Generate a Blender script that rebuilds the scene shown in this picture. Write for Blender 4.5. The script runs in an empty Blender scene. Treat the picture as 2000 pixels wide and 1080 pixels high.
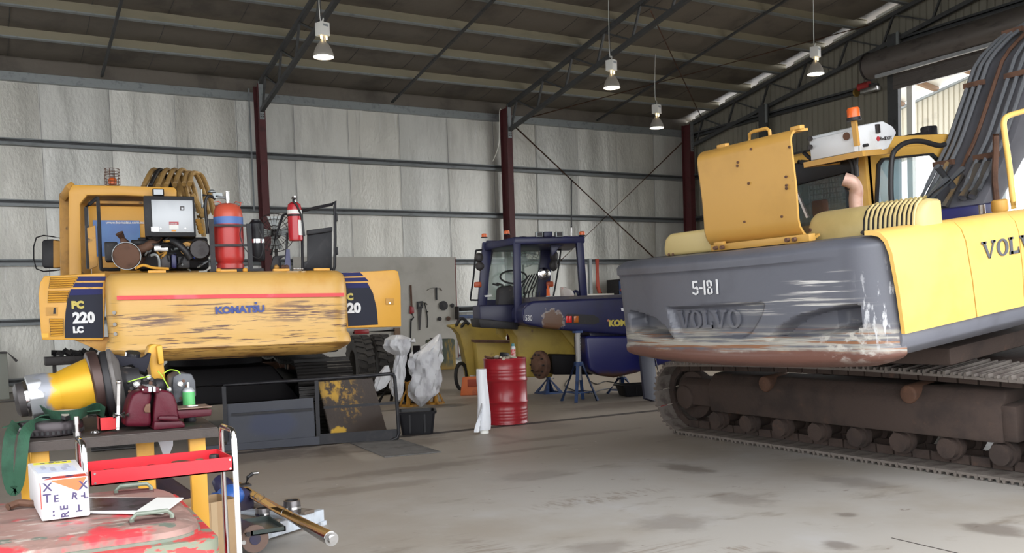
import bpy, bmesh, math, random
from mathutils import Matrix, Vector, Euler
random.seed(7)
S = bpy.context.scene
COL = S.collection
R = math.radians
# ------------------------------------------------------------------ camera
FPX, CYP, YAW, PIT, ROL, EYE = 1813.12, 706.03, .519373, -.0538938, -.0324915, 1.5
FW = Vector((math.sin(YAW)*math.cos(PIT), math.cos(YAW)*math.cos(PIT), math.sin(PIT)))
_rt = Vector((math.cos(YAW), -math.sin(YAW), 0)); _up = _rt.cross(FW)
RT = math.cos(ROL)*_rt + math.sin(ROL)*_up
UP = -math.sin(ROL)*_rt + math.cos(ROL)*_up
CAM = Vector((0, 0, EYE))
cd = bpy.data.cameras.new('camera'); cam = bpy.data.objects.new('camera', cd); COL.objects.link(cam)
cd.sensor_width = 36; cd.lens = FPX/2000*36; cd.shift_y = (CYP-540)/2000; cd.clip_end = 500
mm = Matrix((RT, UP, -FW)).transposed().to_4x4(); mm.translation = CAM
cam.matrix_world = mm
S.camera = cam
# ------------------------------------------------------------------ sky, daylight, exposure
w = bpy.data.worlds.new('overcast_sky'); S.world = w; w.use_nodes = True
bg = w.node_tree.nodes['Background']
bg.inputs[0].default_value = (.95, .97, 1.0, 1); bg.inputs[1].default_value = 4.2
S.view_settings.view_transform = 'Standard'; S.view_settings.look = 'None'
S.view_settings.exposure = 0.24; S.view_settings.gamma = 1.0
S.view_settings.use_curve_mapping = False
S.cycles.use_denoising = True
S.cycles.max_bounces = 8; S.cycles.sample_clamp_indirect = 8; S.cycles.diffuse_bounces = 5

# ------------------------------------------------------------------ measuring the photograph
def ray(x, y): return FW + RT*((x-1000)/FPX) - UP*((y-CYP)/FPX)
def hit(x, y, p0, n):
    d = ray(x, y); n = Vector(n)
    return CAM + d*((Vector(p0)-CAM).dot(n)/d.dot(n))
def onZ(x, y, z=0): return hit(x, y, (0, 0, z), (0, 0, 1))
def onY(x, y, Y): return hit(x, y, (0, Y, 0), (0, 1, 0))
def onX(x, y, X): return hit(x, y, (X, 0, 0), (1, 0, 0))

# ------------------------------------------------------------------ materials
MATS = {}
def M(name, base, rough=.5, metal=0., layers=(), bump=None, coat=0., trans=0., alpha=1., emit=None, spec=.5):
    if name in MATS: return MATS[name]
    m = bpy.data.materials.new(name); m.use_nodes = True; MATS[name] = m
    nt = m.node_tree; N = nt.nodes; L = nt.links
    bs = N['Principled BSDF']
    def node(t, **k):
        n = N.new(t)
        for a, b in k.items(): setattr(n, a, b)
        return n
    bs.inputs['Roughness'].default_value = rough; bs.inputs['Metallic'].default_value = metal
    bs.inputs['Coat Weight'].default_value = coat; bs.inputs['Transmission Weight'].default_value = trans
    bs.inputs['Alpha'].default_value = alpha; bs.inputs['Specular IOR Level'].default_value = spec
    if emit:
        bs.inputs['Emission Color'].default_value = (*emit[0], 1); bs.inputs['Emission Strength'].default_value = emit[1]
    tc = node('ShaderNodeTexCoord')
    def mapped(sc):
        mp = node('ShaderNodeMapping')
        if not isinstance(sc, (tuple, list)): sc = (sc,)*3
        mp.inputs['Scale'].default_value = sc
        L.new(tc.outputs['Object'], mp.inputs['Vector']); return mp.outputs['Vector']
    def noise(sc, detail=5, rgh=.6):
        n = node('ShaderNodeTexNoise'); n.inputs['Scale'].default_value = 1; n.inputs['Detail'].default_value = detail
        n.inputs['Roughness'].default_value = rgh
        L.new(mapped(sc), n.inputs['Vector']); return n.outputs['Fac']
    def mr(v, a, b, smooth=True):
        n = node('ShaderNodeMapRange'); n.clamp = True
        if smooth: n.interpolation_type = 'SMOOTHSTEP'
        if a > b:
            n.inputs[1].default_value = b; n.inputs[2].default_value = a; n.inputs[3].default_value = 1; n.inputs[4].default_value = 0
        else:
            n.inputs[1].default_value = a; n.inputs[2].default_value = b
        L.new(v, n.inputs[0]); return n.outputs[0]
    def math_(op, a, b):
        n = node('ShaderNodeMath', operation=op)
        for i, q in enumerate((a, b)):
            if isinstance(q, (int, float)): n.inputs[i].default_value = q
            else: L.new(q, n.inputs[i])
        return n.outputs[0]
    cur = None
    def axis(ax):
        sx = node('ShaderNodeSeparateXYZ'); L.new(tc.outputs['Object'], sx.inputs[0]); return sx.outputs['XYZ'.index(ax.upper())]
    for ly in layers:
        k = ly[0]; col = ly[1]
        if k == 'n':
            fac = mr(noise(ly[2]), ly[3], ly[4])
        elif k == 'g':
            v = math_('ADD', axis(ly[2]), math_('MULTIPLY', math_('SUBTRACT', noise(ly[6]), .5), ly[5]))
            fac = mr(v, ly[3], ly[4])
        elif k == 'gn':
            fac = math_('MULTIPLY', mr(axis(ly[2]), ly[3], ly[4]), mr(noise(ly[5]), ly[6], ly[7]))
        elif k == 'gg':      # between two heights, broken by noise
            f1 = math_('MULTIPLY', mr(axis(ly[2]), ly[3][0], ly[3][1]), mr(axis(ly[2]), ly[3][3], ly[3][2]))
            fac = math_('MULTIPLY', f1, mr(noise(ly[4]), ly[5], ly[6]))
        elif k == 'e':
            sub = node('ShaderNodeVectorMath', operation='SUBTRACT'); L.new(tc.outputs['Object'], sub.inputs[0]); sub.inputs[1].default_value = ly[2]
            dv = node('ShaderNodeVectorMath', operation='DIVIDE'); L.new(sub.outputs[0], dv.inputs[0]); dv.inputs[1].default_value = ly[3]
            ln = node('ShaderNodeVectorMath', operation='LENGTH'); L.new(dv.outputs[0], ln.inputs[0])
            v = math_('ADD', ln.outputs['Value'], math_('MULTIPLY', math_('SUBTRACT', noise(ly[5]), .5), ly[4]))
            fac = mr(v, 1.0, ly[6])
            if len(ly) > 7: fac = math_('MULTIPLY', fac, ly[7])
        elif k == 'b':       # ellipse filled with broken marks
            sub = node('ShaderNodeVectorMath', operation='SUBTRACT'); L.new(tc.outputs['Object'], sub.inputs[0]); sub.inputs[1].default_value = ly[2]
            dv = node('ShaderNodeVectorMath', operation='DIVIDE'); L.new(sub.outputs[0], dv.inputs[0]); dv.inputs[1].default_value = ly[3]
            ln = node('ShaderNodeVectorMath', operation='LENGTH'); L.new(dv.outputs[0], ln.inputs[0])
            fac = math_('MULTIPLY', mr(ln.outputs['Value'], 1.0, .3), mr(noise(ly[4]), ly[5], ly[6]))
        elif k == 'w':       # stripes: axis, scale
            wv = node('ShaderNodeTexWave'); wv.bands_direction = ly[2].upper(); wv.inputs['Scale'].default_value = ly[3]
            L.new(tc.outputs['Object'], wv.inputs['Vector']); fac = mr(wv.outputs['Fac'], ly[4], ly[5])
        mx = node('ShaderNodeMix', data_type='RGBA')
        L.new(fac, mx.inputs[0])
        if cur is None: mx.inputs[6].default_value = (*base, 1)
        else: L.new(cur, mx.inputs[6])
        mx.inputs[7].default_value = (*col, 1); cur = mx.outputs[2]
    if cur is None: bs.inputs['Base Color'].default_value = (*base, 1)
    else: L.new(cur, bs.inputs['Base Color'])
    if bump:
        b = node('ShaderNodeBump'); b.inputs['Strength'].default_value = bump[1]; b.inputs['Distance'].default_value = bump[2] if len(bump) > 2 else .02
        L.new(noise(bump[0], 4), b.inputs['Height']); L.new(b.outputs[0], bs.inputs['Normal'])
    return m

YEL = (.70, .36, .05); RUST = (.10, .035, .015); DRT = (.06, .035, .018)
M('concrete', (.43, .405, .37), .5, 0, [
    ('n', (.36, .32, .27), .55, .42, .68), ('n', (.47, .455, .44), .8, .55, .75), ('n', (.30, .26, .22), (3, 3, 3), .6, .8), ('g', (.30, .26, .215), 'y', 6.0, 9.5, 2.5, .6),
    ('n', (.27, .235, .195), (1.1, 2.6, 1), .58, .74), ('n', (.56, .54, .51), (9, 9, 9), .66, .8), ('n', (.24, .20, .17), (2.6, 4.5, 1), .67, .71), ('n', (.22, .185, .155), (7, 11, 1), .70, .73),
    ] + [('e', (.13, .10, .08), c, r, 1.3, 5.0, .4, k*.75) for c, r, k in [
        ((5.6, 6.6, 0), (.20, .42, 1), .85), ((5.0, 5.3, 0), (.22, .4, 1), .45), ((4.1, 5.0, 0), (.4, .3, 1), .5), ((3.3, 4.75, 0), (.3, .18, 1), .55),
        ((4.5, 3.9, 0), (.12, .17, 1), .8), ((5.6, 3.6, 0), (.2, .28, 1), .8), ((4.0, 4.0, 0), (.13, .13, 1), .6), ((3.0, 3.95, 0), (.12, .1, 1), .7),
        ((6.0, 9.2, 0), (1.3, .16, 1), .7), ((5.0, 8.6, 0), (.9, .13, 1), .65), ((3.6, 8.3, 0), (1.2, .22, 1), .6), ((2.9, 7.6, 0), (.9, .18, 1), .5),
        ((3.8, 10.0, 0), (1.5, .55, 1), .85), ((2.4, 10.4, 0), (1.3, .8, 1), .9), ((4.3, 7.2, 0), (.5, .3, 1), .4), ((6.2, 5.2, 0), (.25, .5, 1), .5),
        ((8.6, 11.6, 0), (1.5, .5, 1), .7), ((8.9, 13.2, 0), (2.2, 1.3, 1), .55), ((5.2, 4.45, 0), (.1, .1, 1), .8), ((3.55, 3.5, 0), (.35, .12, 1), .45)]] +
    [('b', (.29, .25, .21), c, r, s, .46, .60) for c, r, s in [
        ((3.35, 4.5, 0), (.85, .16, 1), (4, 30, 1)), ((4.2, 6.0, 0), (.9, .22, 1), (22, 6, 1)), ((2.7, 5.0, 0), (.25, .8, 1), (5, 26, 1)), ((3.7, 4.2, 0), (.7, .12, 1), (30, 6, 1))]],
  bump=(14, .12, .01))
M('foil', (.60, .595, .56), .40, .5, [('n', (.42, .42, .40), (.7, 1, .25), .45, .75), ('n', (.33, .32, .30), (3, 1, .35), .62, .8), ('n', (.66, .67, .66), (9, 1, 1.2), .6, .8)], bump=((13, 10, 7), .55, .018))
for _i, _c in enumerate(((.55, .55, .515), (.61, .605, .56), (.57, .56, .51))):
    M('foil_%d' % _i, tuple(q*1.15 for q in _c), .42, .42, [('n', tuple(q*.84 for q in _c), (.9, 1, .22), .45, .72), ('n', tuple(q*.62 for q in _c), (4, 1, .30), .62, .78), ('n', (.70, .70, .67), (11, 1, 1.0), .58, .76)], bump=((12+2*_i, 10, 6+_i), .6, .02))
M('roof_foil_shaded', (.165, .145, .12), .62, .15, [('n', (.095, .083, .07), .8, .45, .7), ('n', (.16, .14, .115), (3, .6, 1), .6, .8)], bump=(7, .3, .02))  # same foil as the walls, its weak light under the roof put into the colour
M('galv', (.30, .325, .33), .45, .55, [('n', (.2, .22, .23), 9, .5, .75)])
M('girt_galv', (.20, .215, .22), .45, .5, [('n', (.13, .14, .14), (2, 9, 9), .5, .75)])
M('purlin_galv', (.29, .26, .185), .5, .3, [('n', (.24, .22, .16), (1.2, 5, 5), .5, .75)])
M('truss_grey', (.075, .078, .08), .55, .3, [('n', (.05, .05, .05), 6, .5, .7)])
M('oxide', (.085, .018, .02), .55, 0, [('n', (.05, .012, .013), 4, .5, .75)])
M('cladding', (.25, .235, .19), .5, .1, [('n', (.17, .16, .13), (2, 1.5, .5), .5, .75)])
M('ext_clad', (.50, .47, .38), .5, 0, [('n', (.40, .37, .30), 1.2, .5, .7)])
M('white_paint', (.78, .77, .70), .5, 0, [('n', (.6, .58, .5), 5, .6, .8)])
M('shutter', (.13, .115, .105), .45, .2, [('n', (.08, .07, .065), (2, 2, 6), .5, .7)])
M('yellow', YEL, .42, 0, [('n', (.60, .29, .04), 1.6, .5, .75), ('n', DRT, (5, 5, 5), .70, .80)], bump=(30, .04))
M('yellow_dirty', (.52, .27, .05), .55, 0, [('n', (.30, .16, .04), 2.5, .45, .7), ('n', DRT, 6, .62, .75)], bump=(20, .1))
M('cw_yellow', (.70, .42, .12), .42, 0, [('n', (.62, .31, .05), 1.3, .5, .75), ('gn', (.12, .05, .03), 'z', 1.75, 1.45, (2.2, 2, 46), .575, .64),
    ('gg', (.12, .055, .035), 'z', (1.05, 1.15, 1.66, 1.74), (1.6, 1, 30), .575, .65), ('n', (.10, .05, .03), (6, 3, 40), .70, .76), ('gg', (.32, .16, .04), 'z', (1.0, 1.06, 1.2, 1.26), (2, 2, 18), .50, .62),
    ('b', (.15, .07, .045), (.75, 0, 1.57), (.75, 3, .16), (2.4, 1, 34), .47, .56), ('b', (.15, .07, .045), (-.85, 0, 1.53), (.5, 3, .1), (2.2, 1, 36), .48, .56)], bump=((4, 4, 40), .08))
M('black_paint', (.013, .013, .016), .45, 0, [('n', (.026, .024, .026), 7, .5, .75)], spec=.3)
M('black_rubber', (.02, .02, .02), .75)
M('dark_steel', (.045, .04, .04), .5, .35, [('n', (.025, .02, .02), 8, .5, .7), ('n', (.09, .07, .06), 14, .65, .8)], bump=(25, .1))
M('engine_dark', (.020, .019, .021), .55, .2, [('n', (.07, .055, .045), 11, .6, .75)])
M('greasy', (.007, .006, .007), .6, 0, spec=.15)  # grease black, taken darker to paint in the shade under the machines
M('rusty', (.13, .065, .04), .75, .1, [('n', (.07, .035, .022), 5, .45, .7), ('n', (.2, .10, .055), 12, .62, .8)], bump=(30, .2))
M('track_brown', (.062, .042, .034), .85, 0, [('n', (.038, .027, .023), 3, .45, .7), ('n', (.105, .058, .04), 7, .6, .78)], bump=(22, .3))
M('track_shoe', (.20, .175, .155), .6, .2, [('n', (.10, .08, .07), 7, .45, .7)], bump=(30, .1))
M('navy', (.012, .014, .085), .35, 0)
M('decal_dark', (.012, .014, .028), .45, 0, spec=.2)
M('decal_navy', (.012, .014, .10), .45, 0, spec=.2)
M('decal_red', (.72, .035, .045), .4, 0, [('n', (.75, .10, .13), (1.5, 1, 1), .5, .62)])
M('letter_white', (.72, .73, .74), .45)
M('letter_yellow', (.55, .45, .08), .45)
M('letter_blue', (.03, .06, .28), .45, 0, [('n', (.2, .2, .25), 14, .62, .72)])
M('chrome', (.75, .75, .76), .12, 1.0)
M('steel', (.48, .47, .46), .3, .9, [('n', (.3, .28, .27), 10, .5, .75)])
M('glass', (.03, .045, .045), .06, 0, alpha=.4, spec=.5)
M('sheet_steel', (.46, .48, .50), .5, .5, [('n', (.36, .38, .40), (2, 2, 1), .45, .7)])
M('hose_black', (.016, .016, .018), .5)
# ------------------------------------------------------------------ mesh building
V3 = Vector
def basis(d, up=(0, 0, 1)):
    d = V3(d).normalized(); up = V3(up)
    if abs(d.dot(up)) > .98: up = V3((0, 1, 0)) if abs(d.y) < .9 else V3((1, 0, 0))
    s = d.cross(up).normalized(); return s, s.cross(d).normalized(), d
class MB:
    def __init__(s): s.v = []; s.f = []
    def add(s, v, f):
        o = len(s.v); s.v += [V3(q) for q in v]; s.f += [tuple(i+o for i in q) for q in f]; return s
    def box(s, c, size, rot=None):
        x, y, z = (q/2 for q in size)
        v = [V3((a*x, b*y, d*z)) for a in (-1, 1) for b in (-1, 1) for d in (-1, 1)]
        if rot is not None:
            m = rot if isinstance(rot, Matrix) else Euler(rot).to_matrix()
            v = [m @ q for q in v]
        return s.add([q+V3(c) for q in v], [(0, 1, 3, 2), (4, 6, 7, 5), (0, 4, 5, 1), (2, 3, 7, 6), (0, 2, 6, 4), (1, 5, 7, 3)])
    def bb(s, a, b):
        return s.box([(p+q)/2 for p, q in zip(a, b)], [abs(p-q) for p, q in zip(a, b)])
    def bar(s, a, b, w, h=None, up=(0, 0, 1)):
        a, b = V3(a), V3(b); h = h or w; sx, sy, d = basis(b-a, up)
        v = [p+sx*(i*w/2)+sy*(j*h/2) for p in (a, b) for i, j in ((-1, -1), (1, -1), (1, 1), (-1, 1))]
        return s.add(v, [(3, 2, 1, 0), (4, 5, 6, 7), (0, 1, 5, 4), (1, 2, 6, 5), (2, 3, 7, 6), (3, 0, 4, 7)])
    def prism(s, poly, a, b, plane='xz'):
        def mk(p, t):
            return {'xy': (p[0], p[1], t), 'xz': (p[0], t, p[1]), 'yz': (t, p[0], p[1])}[plane]
        n = len(poly); v = [mk(p, a) for p in poly]+[mk(p, b) for p in poly]
        f = [tuple(range(n)), tuple(range(2*n-1, n-1, -1))]+[((i+1) % n, i, n+i, n+(i+1) % n) for i in range(n)]
        return s.add(v, f)
    def tube(s, pts, r, n=8, caps=True, closed=False):
        pts = [V3(p) for p in pts]; m = len(pts); v = []; prev = None
        rr = r if isinstance(r, (list, tuple)) else [r]*m
        for i, p in enumerate(pts):
            if closed: d = pts[(i+1) % m]-pts[i-1]
            else: d = pts[min(i+1, m-1)]-pts[max(i-1, 0)]
            d.normalize()
            if prev is None: sx, sy, _ = basis(d)
            else:
                sx = prev-d*prev.dot(d)
                if sx.length < 1e-6: sx, sy, _ = basis(d)
                sx.normalize(); sy = d.cross(sx)
            prev = sx
            v += [p+(sx*math.cos(t)+sy*math.sin(t))*rr[i] for t in (2*math.pi*j/n for j in range(n))]
        f = []
        for i in range(m if closed else m-1):
            a, b = i*n, ((i+1) % m)*n
            f += [(a+j, a+(j+1) % n, b+(j+1) % n, b+j) for j in range(n)]
        if caps and not closed: f += [tuple(range(n-1, -1, -1)), tuple(range((m-1)*n, m*n))]
        return s.add(v, f)
    def lathe(s, prof, n=24, c=(0, 0, 0), ax=(0, 0, 1), caps=True):
        sx, sy, d = basis(ax); c = V3(c); v = []
        for r, z in prof: v += [c+d*z+(sx*math.cos(t)+sy*math.sin(t))*r for t in (2*math.pi*j/n for j in range(n))]
        f = []
        for i in range(len(prof)-1):
            a, b = i*n, (i+1)*n
            f += [(a+j, a+(j+1) % n, b+(j+1) % n, b+j) for j in range(n)]
        if caps: f += [tuple(range(n-1, -1, -1)), tuple(range((len(prof)-1)*n, len(prof)*n))]
        return s.add(v, f)
    def sph(s, c, r, n=12, m=8):
        if not isinstance(r, (tuple, list)): r = (r,)*3
        c = V3(c); v = []; f = []
        for i in range(m+1):
            t = math.pi*i/m; q = max(math.sin(t), 1e-3)
            v += [c+V3((r[0]*q*math.cos(a), r[1]*q*math.sin(a), -r[2]*math.cos(t))) for a in (2*math.pi*j/n for j in range(n))]
        for i in range(m): f += [(i*n+j, i*n+(j+1) % n, (i+1)*n+(j+1) % n, (i+1)*n+j) for j in range(n)]
        return s.add(v, f)
    def grid(s, fn, nu, nv):
        v = [fn(i/nu, j/nv) for j in range(nv+1) for i in range(nu+1)]
        return s.add(v, [(j*(nu+1)+i, j*(nu+1)+i+1, (j+1)*(nu+1)+i+1, (j+1)*(nu+1)+i) for j in range(nv) for i in range(nu)])
    def rings(s, rs, caps=True, closed=True):
        n = len(rs[0]); v = [q for r_ in rs for q in r_]; f = []
        for i in range(len(rs)-1):
            f += [(i*n+j, i*n+(j+1) % n, (i+1)*n+(j+1) % n, (i+1)*n+j) for j in range(n if closed else n-1)]
        if caps: f += [tuple(range(n-1, -1, -1)), tuple(range((len(rs)-1)*n, len(rs)*n))]
        return s.add(v, f)
    def build(s, name, mat, parent=None, xf=None, bev=0, seg=2, sub=0, loc=None, rot=None, thick=0, ang=38):
        me = bpy.data.meshes.new(name)
        vs = [xf @ q for q in s.v] if xf is not None else s.v
        me.from_pydata(vs, [], s.f)
        bm = bmesh.new(); bm.from_mesh(me)
        if thick: 
            bm.normal_update(); bmesh.ops.solidify(bm, geom=bm.faces[:], thickness=thick)
        bmesh.ops.recalc_face_normals(bm, faces=bm.faces[:])
        if bev:
            bm.normal_update()
            es = [e for e in bm.edges if len(e.link_faces) == 2 and e.calc_face_angle(0) > .5]
            bmesh.ops.bevel(bm, geom=es, offset=bev, segments=seg, affect='EDGES', profile=.5, clamp_overlap=True)
        if sub:
            bmesh.ops.subdivide_edges(bm, edges=bm.edges[:], cuts=sub, use_grid_fill=True, smooth=1)
        bm.to_mesh(me); bm.free()
        me.polygons.foreach_set('use_smooth', [True]*len(me.polygons)); me.set_sharp_from_angle(angle=R(ang))
        if mat: me.materials.append(MATS[mat] if isinstance(mat, str) else mat)
        o = bpy.data.objects.new(name, me); COL.objects.link(o)
        if parent: o.parent = parent
        if loc is not None: o.location = loc
        if rot is not None: o.rotation_euler = rot
        return o
def tag(o, label=None, cat=None, group=None, kind=None):
    if label: o['label'] = label
    if cat: o['category'] = cat
    if group: o['group'] = group
    if kind: o['kind'] = kind
    return o
def thing(name, label, cat, loc=(0, 0, 0), rz=0, group=None):
    o = bpy.data.objects.new(name, None); COL.objects.link(o); o.location = loc; o.rotation_euler = (0, 0, rz); o.empty_display_size = .2
    return tag(o, label, cat, group)
def dup(o, loc=None, rz=None, label=None, parent=None):
    c = o.copy(); COL.objects.link(c); c.parent = parent
    if loc is not None: c.location = loc
    if rz is not None: c.rotation_euler = (0, 0, rz)
    if label: c['label'] = label
    for ch in list(o.children): dup(ch, parent=c)
    return c
def struct(o): o['kind'] = 'structure'; return o
_dg = None
def text(s, size, mat, parent, xf, name='lettering', bold=0., sx=1., depth=.003, shear=0.):
    cu = bpy.data.curves.new(name, 'FONT'); cu.body = s; cu.size = size; cu.extrude = depth; cu.offset = bold; cu.shear = shear
    cu.resolution_u = 3; cu.align_x = 'LEFT'
    t = bpy.data.objects.new('t', cu); COL.objects.link(t)
    bpy.context.view_layer.update()
    me = bpy.data.meshes.new_from_object(t.evaluated_get(bpy.context.evaluated_depsgraph_get()))
    bpy.data.objects.remove(t); me.name = name
    me.transform(xf @ Matrix.Diagonal((sx, 1, 1, 1)))
    me.materials.clear(); me.materials.append(MATS[mat])
    o = bpy.data.objects.new(name, me); COL.objects.link(o); o.parent = parent; return o
def frame_xf(o, xdir, ydir):
    x = V3(xdir).normalized(); y = V3(ydir); y = (y-x*y.dot(x)).normalized(); z = x.cross(y)
    m = Matrix((x, y, z)).transposed().to_4x4(); m.translation = V3(o); return m
def arc(c, r, a0, a1, n, plane='xz'):
    out = []
    for i in range(n+1):
        a = R(a0+(a1-a0)*i/n); out.append((c[0]+r*math.cos(a), c[1]+r*math.sin(a)))
    return out
def rrect(x0, y0, x1, y1, r, n=4):
    return (arc((x1-r, y0+r), r, -90, 0, n)+arc((x1-r, y1-r), r, 0, 90, n)+arc((x0+r, y1-r), r, 90, 180, n)+arc((x0+r, y0+r), r, 180, 270, n))
def smooth_path(pts, k=6):
    pts = [V3(p) for p in pts]; out = []
    for i in range(len(pts)-1):
        p0 = pts[max(i-1, 0)]; p1 = pts[i]; p2 = pts[i+1]; p3 = pts[min(i+2, len(pts)-1)]
        for j in range(k):
            t = j/k
            out.append(.5*((2*p1)+(p2-p0)*t+(2*p0-5*p1+4*p2-p3)*t*t+(3*p1-p0-3*p2+p3)*t**3))
    out.append(pts[-1]); return out
def ring_frame(poly_out, poly_in, a, b, plane='xz', mb=None):
    """a flat frame: outer and inner outlines of equal length, with thickness a..b"""
    mb = mb or MB(); n = len(poly_out)
    def mk(p, t): return {'xy': (p[0], p[1], t), 'xz': (p[0], t, p[1]), 'yz': (t, p[0], p[1])}[plane]
    v = [mk(p, a) for p in poly_out]+[mk(p, a) for p in poly_in]+[mk(p, b) for p in poly_out]+[mk(p, b) for p in poly_in]
    f = []
    for i in range(n):
        j = (i+1) % n
        f += [(i, j, n+j, n+i), (2*n+j, 2*n+i, 3*n+i, 3*n+j), (j, i, 2*n+i, 2*n+j), (n+i, n+j, 3*n+j, 3*n+i)]
    return mb.add(v, f)

# ------------------------------------------------------------------ the shed
YW, XR, XL, YF = 24.2, 20.9, -12.0, 1.0
def roofz(y): return 7.64+.168*(24.4-y) if y > 2 else 7.64+.168*22.4-.168*(2-y)
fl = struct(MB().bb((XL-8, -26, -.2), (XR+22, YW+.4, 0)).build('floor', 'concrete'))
M('joint', (.05, .04, .035), .8)
pA, pB = onZ(880, 843), onZ(1300, 800)
d = (pB-pA).normalized()
MB().bar(pA-d*4+V3((0, 0, .001)), pB+d*3+V3((0, 0, .001)), .15, .003).build('floor_joint', 'joint', fl)
MB().bar(onZ(1472, 989)-V3((0, 1.2, -.001)), onZ(1835, 1074.5)-V3((0, 2, -.001)), .008, .003).build('floor_joint', 'joint', fl)
M('seam_grey', (.30, .30, .29), .6)
# back wall: foil-lined, each blanket its own sheet
wb = struct(MB().bb((XL, YW+.16, 0), (XR+.3, YW+.3, 7.7)).build('wall_back', 'cladding'))
x = XL; k = 0
while x < XR-.1:
    x1 = min(x+1.5, XR)
    ph = random.uniform(0, 6); fold = random.uniform(.2, .8); amp = random.uniform(.006, .02)
    def fn(u, v, x=x, x1=x1, ph=ph, fold=fold, amp=amp):
        z = .02+7.4*v
        dep = .012*math.sin(u*9+ph+v*2)+amp*math.exp(-((u-fold-.12*math.sin(v*5+ph))/.035)**2)*max(0, math.sin(v*4+ph))+.02*math.sin(math.pi*u)
        dep += .03*math.exp(-((u-(.2+.5*(1-v)*3))/.05)**2)*max(0, v-.82)*5
        return (x-.02+(x1-x+.04)*u, YW+.14-dep, z)
    MB().grid(fn, 22, 26).build('foil_sheet', 'foil_%d' % (k*7 % 3), wb)
    MB().bb((x-.005, YW+.10, .02), (x+.005, YW+.108, 7.4)).build('seam_tape', 'seam_grey', wb)
    x = x1; k += 1
CX = [-.75, 6.5, 13.72, 20.62]
# girts: lipped channels open to the room
def girt_prof(z): return [(YW+.1, z-.08), (YW-.08, z-.08), (YW-.08, z-.012), (YW-.072, z-.012), (YW-.072, z-.03), (YW-.064, z-.03), (YW-.064, z-.072), (YW+.09, z-.072), (YW+.09, z+.066), (YW-.072, z+.066), (YW-.072, z+.046), (YW-.08, z+.046), (YW-.08, z+.074), (YW+.1, z+.074)]
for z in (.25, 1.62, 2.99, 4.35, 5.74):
    gg_ = MB().prism(girt_prof(z), XL, XR, 'yz').build('girt', 'girt_galv', wb); MB().bb((XL, YW+.0, z-.07), (XR, YW+.02, z+.064)).build('girt_recess_shade', 'truss_grey', gg_)  # dark strip inside each girt paints the shade of its recess
MB().prism([(YW-.02, 7.12), (YW-.02, 7.32), (YW+.13, 7.36), (YW+.13, 7.12)], XL, XR, 'yz').build('eave_beam', 'galv', wb); MB().bb((XL, YW+.09, 7.30), (XR, YW+.13, 7.72)).build('eave_closure', 'roof_foil_shaded', wb)
# columns of oxide red I-beam with gusset plates
for cx in CX:
    y1, y0 = YW-.1, YW-.5; pr = [(-.09, y0), (.09, y0), (.09, y0+.016), (.007, y0+.016), (.007, y1-.016), (.09, y1-.016), (.09, y1), (-.09, y1), (-.09, y1-.016), (-.007, y1-.016), (-.007, y0+.016), (-.09, y0+.016)]
    c = MB().prism([(cx+a, b) for a, b in pr], 0, 7.45, 'xy').build('column', 'oxide', wb)
    MB().bb((cx-.06, y0-.02, 6.55), (cx+.06, y0-.001, 7.5)).build('gusset_plate', 'galv', c)
    for zz in (6.62, 6.68): 
        for xx in (-.03, .03): MB().lathe([(.012, 0), (.012, .02)], 6, (cx+xx, y0-.02, zz), (0, -1, 0)).build('bolt', 'dark_steel', c)
MB().bb((-.02, 0, 0), (.02, .02, 3.1)).build('conduit', 'galv', wb, loc=(CX[1]-.2, YW-.1, 4.3))
MB().tube(smooth_path([(13.45, YW-.52, 7.35), (13.38, YW-.55, 7.25), (13.36, YW-.5, 6.4), (13.3, YW-.2, 5.9)]), .014, 6).build('conduit', 'white_paint', wb)
# bracing rods
for a, b in (((CX[2]+.05, 7.25), (CX[3]-.1, 2.1)), ((CX[2]+.1, 1.6), (CX[3]-.1, 6.9))):
    MB().tube([(a[0], YW-.12, a[1]), (b[0], YW-.14, b[1])], .022, 6).build('bracing_rod', 'rusty', wb)
# roof
ce = struct(MB().add([(XL, YW+.3, roofz(YW+.3)+.06), (XR+.4, YW+.3, roofz(YW+.3)+.06), (XR+.4, 2, roofz(2)+.06), (XL, 2, roofz(2)+.06), (XL, YF-.4, roofz(YF-.4)+.06), (XR+.4, YF-.4, roofz(YF-.4)+.06)], [(0, 1, 2, 3), (3, 2, 5, 4)]).build('ceiling', 'roof_foil_shaded', thick=.03))
PY = [24.15, 22.72, 21.29, 19.86, 18.43, 17.0, 15.57, 14.14, 12.71, 11.28, 9.85]
x = -5.1
while x < XR-.5:
    x1 = min(x+1.5, XR-.12)
    for i in range(len(PY)-1):
        ya, yb = PY[i], PY[i+1]
        def fn(u, v, x=x, x1=x1, ya=ya, yb=yb):
            y = ya+(yb-ya)*v
            return (x+(x1-x)*u, y, roofz(y)-.02-.06*math.sin(math.pi*v)-.008*math.sin(math.pi*u))
        if i < 7:
            MB().grid(fn, 3, 6).build('foil_sheet', 'roof_foil_shaded', ce)
            MB().tube([V3(fn(0, v/5))-V3((0, 0, .006)) for v in range(6)], .006, 4).build('seam_tape', 'truss_grey', ce)
    x = x1
for y in PY[1:]:
    z = roofz(y)
    MB().prism([(y+.075, z-.2), (y-.02, z-.2), (y-.02, z+.03), (y-.09, z+.03), (y-.09, z+.015), (y-.03, z+.015), (y-.03, z-.21), (y+.075, z-.21)], XL, XR, 'yz').build('purlin', 'purlin_galv', ce)
    MB().prism([(y+.08, z-.235), (y-.045, z-.235), (y-.045, z-.205), (y+.08, z-.205)], XL, XR, 'yz').build('purlin_flange', 'galv', ce)
for bx in (-4.4, 2.86, 10.28, 17.2):
    MB().bar((bx, 24.2, roofz(24.2)-.27), (bx, 9, roofz(9)-.27), .06, .05).build('bridging_strut', 'truss_grey', ce)
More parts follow.
